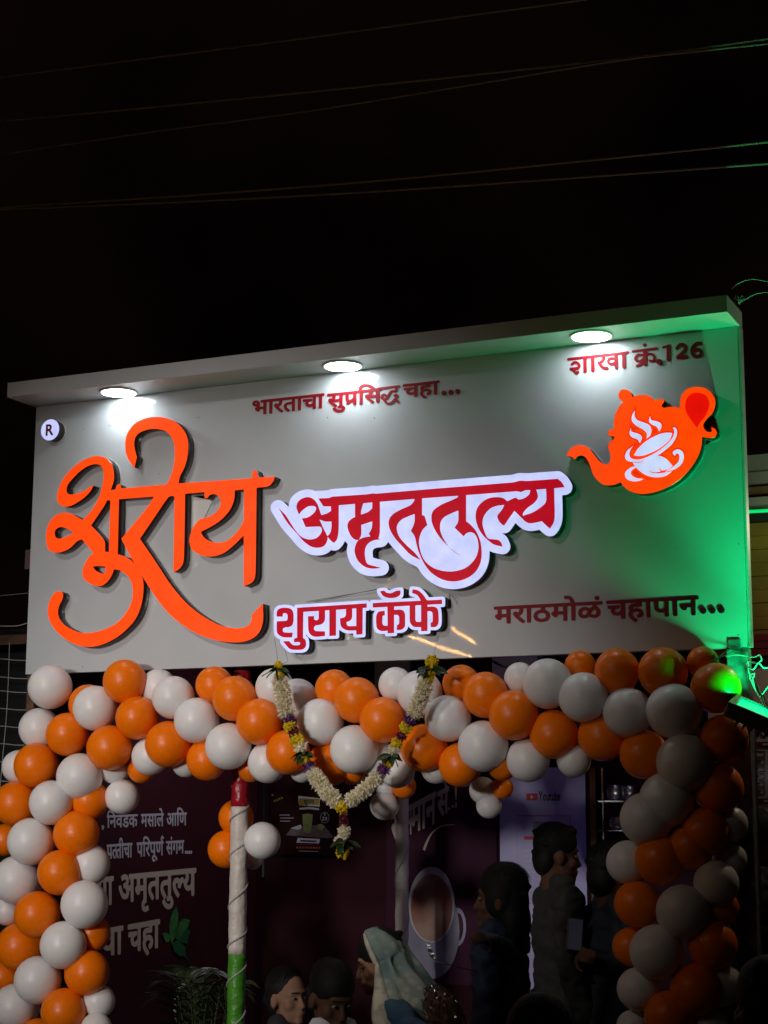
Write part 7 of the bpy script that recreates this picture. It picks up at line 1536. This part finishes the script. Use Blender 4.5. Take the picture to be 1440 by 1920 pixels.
# silver ribbon string hanging off the wrapping
bm = bmesh.new(); tube(bm, smooth_path([at(806, 1772, -.9), at(812, 1798, -.9), at(840, 1808, -.9), at(893, 1822, -.8)]), 0.0018, 6)
obj('silver_string', bm, M['alu'], bq)
bm = bmesh.new()
P0 = [at(802, 1766, -.9), at(806, 1780, -.91), at(812, 1795, -.9), at(816, 1800, -.89)]
prev = None
for i, p in enumerate(smooth_path(P0, 5)):
    w_ = 0.008 * math.sin(math.pi * (i + .6) / 16.5) + .002
    a = bm.verts.new(p + Vector((w_, .004 * math.sin(i * 2), 0))); b = bm.verts.new(p - Vector((w_, .004 * math.cos(i * 2.3), 0)))
    if prev: bm.faces.new((prev[0], a, b, prev[1]))
    prev = (a, b)
o = obj('foil_ribbon', bm, M['alu'], bq, recalc=False)

# ------------------------------------------------------------------ potted palm at the foot of the poster
pl = empty('potted_palm', at(372, 2010, 0.55), 'dark potted areca palm left of the wrapped post', 'potted plant')
b0 = pl.location.copy(); b0.z = 0
bm = bmesh.new(); lathe(bm, [(0, 0), (.13, 0), (.17, .26), (.18, .28), (.165, .28), (.15, .24), (0, .24)], 24, b0); obj('pot', bm, M['red_stool'], pl, smooth=True)
tips = [(300, 1838), (318, 1822), (340, 1812), (352, 1815), (370, 1840), (392, 1822), (408, 1842), (420, 1862), (436, 1850), (330, 1862), (360, 1856), (385, 1864), (405, 1880), (462, 1838), (452, 1850), (300, 1866)]
rnd = random.Random(3)
for i, (x, y_) in enumerate(tips):
    Yt = 0.55 + rnd.uniform(-.16, .16)
    tip = at(x, y_, Yt)
    st = b0 + Vector((rnd.uniform(-.05, .05), rnd.uniform(-.05, .05), .24))
    mid = st.lerp(tip, .6) + Vector((0, 0, .20 + rnd.uniform(0, .06)))
    path = smooth_path([st, st.lerp(mid, .5) + Vector((0, 0, .05)), mid, tip], 6)
    bm = bmesh.new()
    tube(bm, path, [0.005 * (1 - .8 * k / len(path)) for k in range(len(path))], 5)
    for k in range(5, len(path) - 1):
        for sd in (-1, 1):
            t = (path[k + 1] - path[k]).normalized()
            lat = t.cross(Vector((0, 0, 1))).normalized() * sd
            Lf = 0.15 * math.sin(math.pi * (k - 3) / (len(path) - 2)) + .03
            prev = None
            for q_ in range(4):
                u = q_ / 3
                c = path[k] + (lat * .75 + t * .6).normalized() * Lf * u + Vector((0, 0, -.05 * u * u))
                w_ = 0.0075 * (1 - u) + .0008
                a = bm.verts.new(c + t * w_); b = bm.verts.new(c - t * w_)
                if prev: bm.faces.new((prev[0], a, b, prev[1]))
                prev = (a, b)
    obj('frond', bm, M['frond'], pl)


# ================================================================== STREET SIDE (out of frame, lights the front)
sl = empty('street_lamp', (-0.3, -10.2, 0), 'street lamp on a tall steel pole across the road', 'street lamp')
bm = bmesh.new(); tube(bm, [(-0.3, -10.2, 0), (-0.3, -10.2, 6.5)], [0.08, 0.05], 12); obj('pole', bm, M['steel'], sl)
bm = bmesh.new(); tube(bm, smooth_path([(-0.3, -10.2, 6.45), (-0.29, -9.9, 6.85), (-0.25, -9.3, 6.95)]), 0.03, 10); obj('arm', bm, M['steel'], sl)
bm = bmesh.new(); box(bm, (-0.40, -9.4, 6.90), (-0.10, -8.75, 7.0), 0.02); obj('lamp_head', bm, M['housing'], sl)
bm = bmesh.new(); box(bm, (-0.36, -9.35, 6.889), (-0.14, -8.8, 6.899)); obj('lamp_lens', bm, M['lamp_lens'], sl)
ld = bpy.data.lights.new('street_light', 'SPOT')
ld.energy = STREET_W; ld.color = (1.0, 0.965, 0.93); ld.spot_size = R(26); ld.spot_blend = 1.0; ld.shadow_soft_size = 0.30
lo = bpy.data.objects.new('street_light', ld); link(lo, sl); lo.matrix_parent_inverse = WINV(sl)
s0 = Vector((-0.25, -9.0, 6.85)); lo.matrix_basis = Matrix.Translation(s0) @ (Vector((1.15, 0, 2.05)) - s0).to_track_quat('-Z', 'Y').to_matrix().to_4x4()
fs = empty('front_fill_lamp', (0.9, -12.4, 0), 'added white fill lamp on a stand across the road', 'fill lamp')  # low frontal fill, added to flatten the shading on the balloons
bm = bmesh.new(); tube(bm, [(0.9, -12.4, 0), (0.9, -12.4, 3.05)], 0.025, 10); obj('stand', bm, M['steel'], fs)
bm = bmesh.new(); box(bm, (0.72, -12.45, 3.02), (1.08, -12.36, 3.28), 0.01); obj('lamp_head', bm, M['housing'], fs)
bm = bmesh.new(); box(bm, (0.75, -12.358, 3.05), (1.05, -12.352, 3.25)); obj('lamp_lens', bm, M['lamp_lens'], fs)
ld = bpy.data.lights.new('front_fill', 'SPOT')
ld.energy = FRONT_FILL_W; ld.color = (1.0, 0.95, 0.925); ld.spot_size = R(21); ld.spot_blend = 1.0; ld.shadow_soft_size = 0.35
lo = bpy.data.objects.new('front_fill', ld); link(lo, fs); lo.matrix_parent_inverse = WINV(fs)
s0 = Vector((0.9, -11.9, 3.15)); lo.matrix_basis = Matrix.Translation(s0) @ (Vector((1.0, 0, 1.95)) - s0).to_track_quat('-Z', 'Y').to_matrix().to_4x4()
# spot added inside the shop to brighten the left poster
il = empty('ceiling_lamp', (1.15, 1.35, 2.94), 'added fill spot on the shop ceiling aimed at the left wall poster', 'lamp')
bm = bmesh.new(); lathe(bm, [(0, 0), (0.07, 0), (0.06, -0.03), (0, -0.03)], 20, (1.15, 1.35, 2.948)); obj('lamp_body', bm, M['rim'], il)
ld = bpy.data.lights.new('poster_fill', 'SPOT'); ld.energy = POSTER_FILL_W; ld.color = (0.95, 0.92, 1.0); ld.shadow_soft_size = 0.06; ld.spot_size = R(88); ld.spot_blend = 0.7
lo = bpy.data.objects.new('poster_fill', ld); link(lo, il); lo.matrix_parent_inverse = WINV(il)
s0 = Vector((1.15, 1.35, 2.87)); lo.matrix_basis = Matrix.Translation(s0) @ (Vector((0, 1.5, 1.5)) - s0).to_track_quat('-Z', 'Y').to_matrix().to_4x4()
il = empty('ceiling_lamp', (2.0, 1.5, 2.94), 'small cool lamp on the shop ceiling before the notice', 'lamp')
bm = bmesh.new(); lathe(bm, [(0, 0), (0.07, 0), (0.06, -0.03), (0, -0.03)], 20, (2.0, 1.5, 2.948)); obj('lamp_body', bm, M['rim'], il)
ld = bpy.data.lights.new('shop_light', 'SPOT'); ld.energy = INSIDE2_W; ld.color = (0.60, 0.50, 1.0); ld.shadow_soft_size = 0.06; ld.spot_size = R(110); ld.spot_blend = 0.8
lo = bpy.data.objects.new('shop_light', ld); link(lo, il); lo.matrix_parent_inverse = WINV(il)
s0 = Vector((2.0, 1.5, 2.87)); lo.matrix_basis = Matrix.Translation(s0) @ (Vector((1.7, 2.5, 1.8)) - s0).to_track_quat('-Z', 'Y').to_matrix().to_4x4()
# festoon of warm bulbs over the pavement; the glossy board mirrors it
def festoon(name, a, b, sag, n, m_, label, r=0.007, jit=0.0):
    root = empty(name, (Vector(a) + Vector(b)) / 2, label, 'fairy lights')
    P = []
    for k in range(n + 1):
        t = k / n
        p = Vector(a).lerp(Vector(b), t); p.z -= sag * 4 * t * (1 - t)
        P.append(p)
    bm = bmesh.new(); tube(bm, P, 0.0016, 5); obj('flex', bm, M['dark_wire'], root)
    bm = bmesh.new()
    for p in P:
        q = p + Vector((random.uniform(-jit, jit), random.uniform(-jit, jit), -0.012 + random.uniform(-jit, jit)))
        bmesh.ops.create_icosphere(bm, subdivisions=1, radius=r, matrix=Matrix.Translation(q))
    o = obj('bulbs', bm, m_, root, smooth=True); o['kind'] = 'stuff'
def mir(x, y_, d):
    p = at(x, y_, d); return Vector((p.x, -d, p.z))
festoon('fairy_lights', mir(752, 1184, 2.5), mir(884, 1229, 2.5), 0.0, 26, M['bulb'], 'string of warm fairy lights over the pavement facing the board', .0065, .004)
festoon('fairy_lights', mir(846, 1173, 2.5), mir(890, 1202, 2.5), 0.0, 10, M['bulb'], 'short string of warm fairy lights facing the board', .0065, .004)
festoon('fairy_lights', mir(742, 1062, 2.5), mir(722, 1104, 2.5), 0.0, 8, M['bulb'], 'steep string of warm fairy lights facing the board', .004, .004)
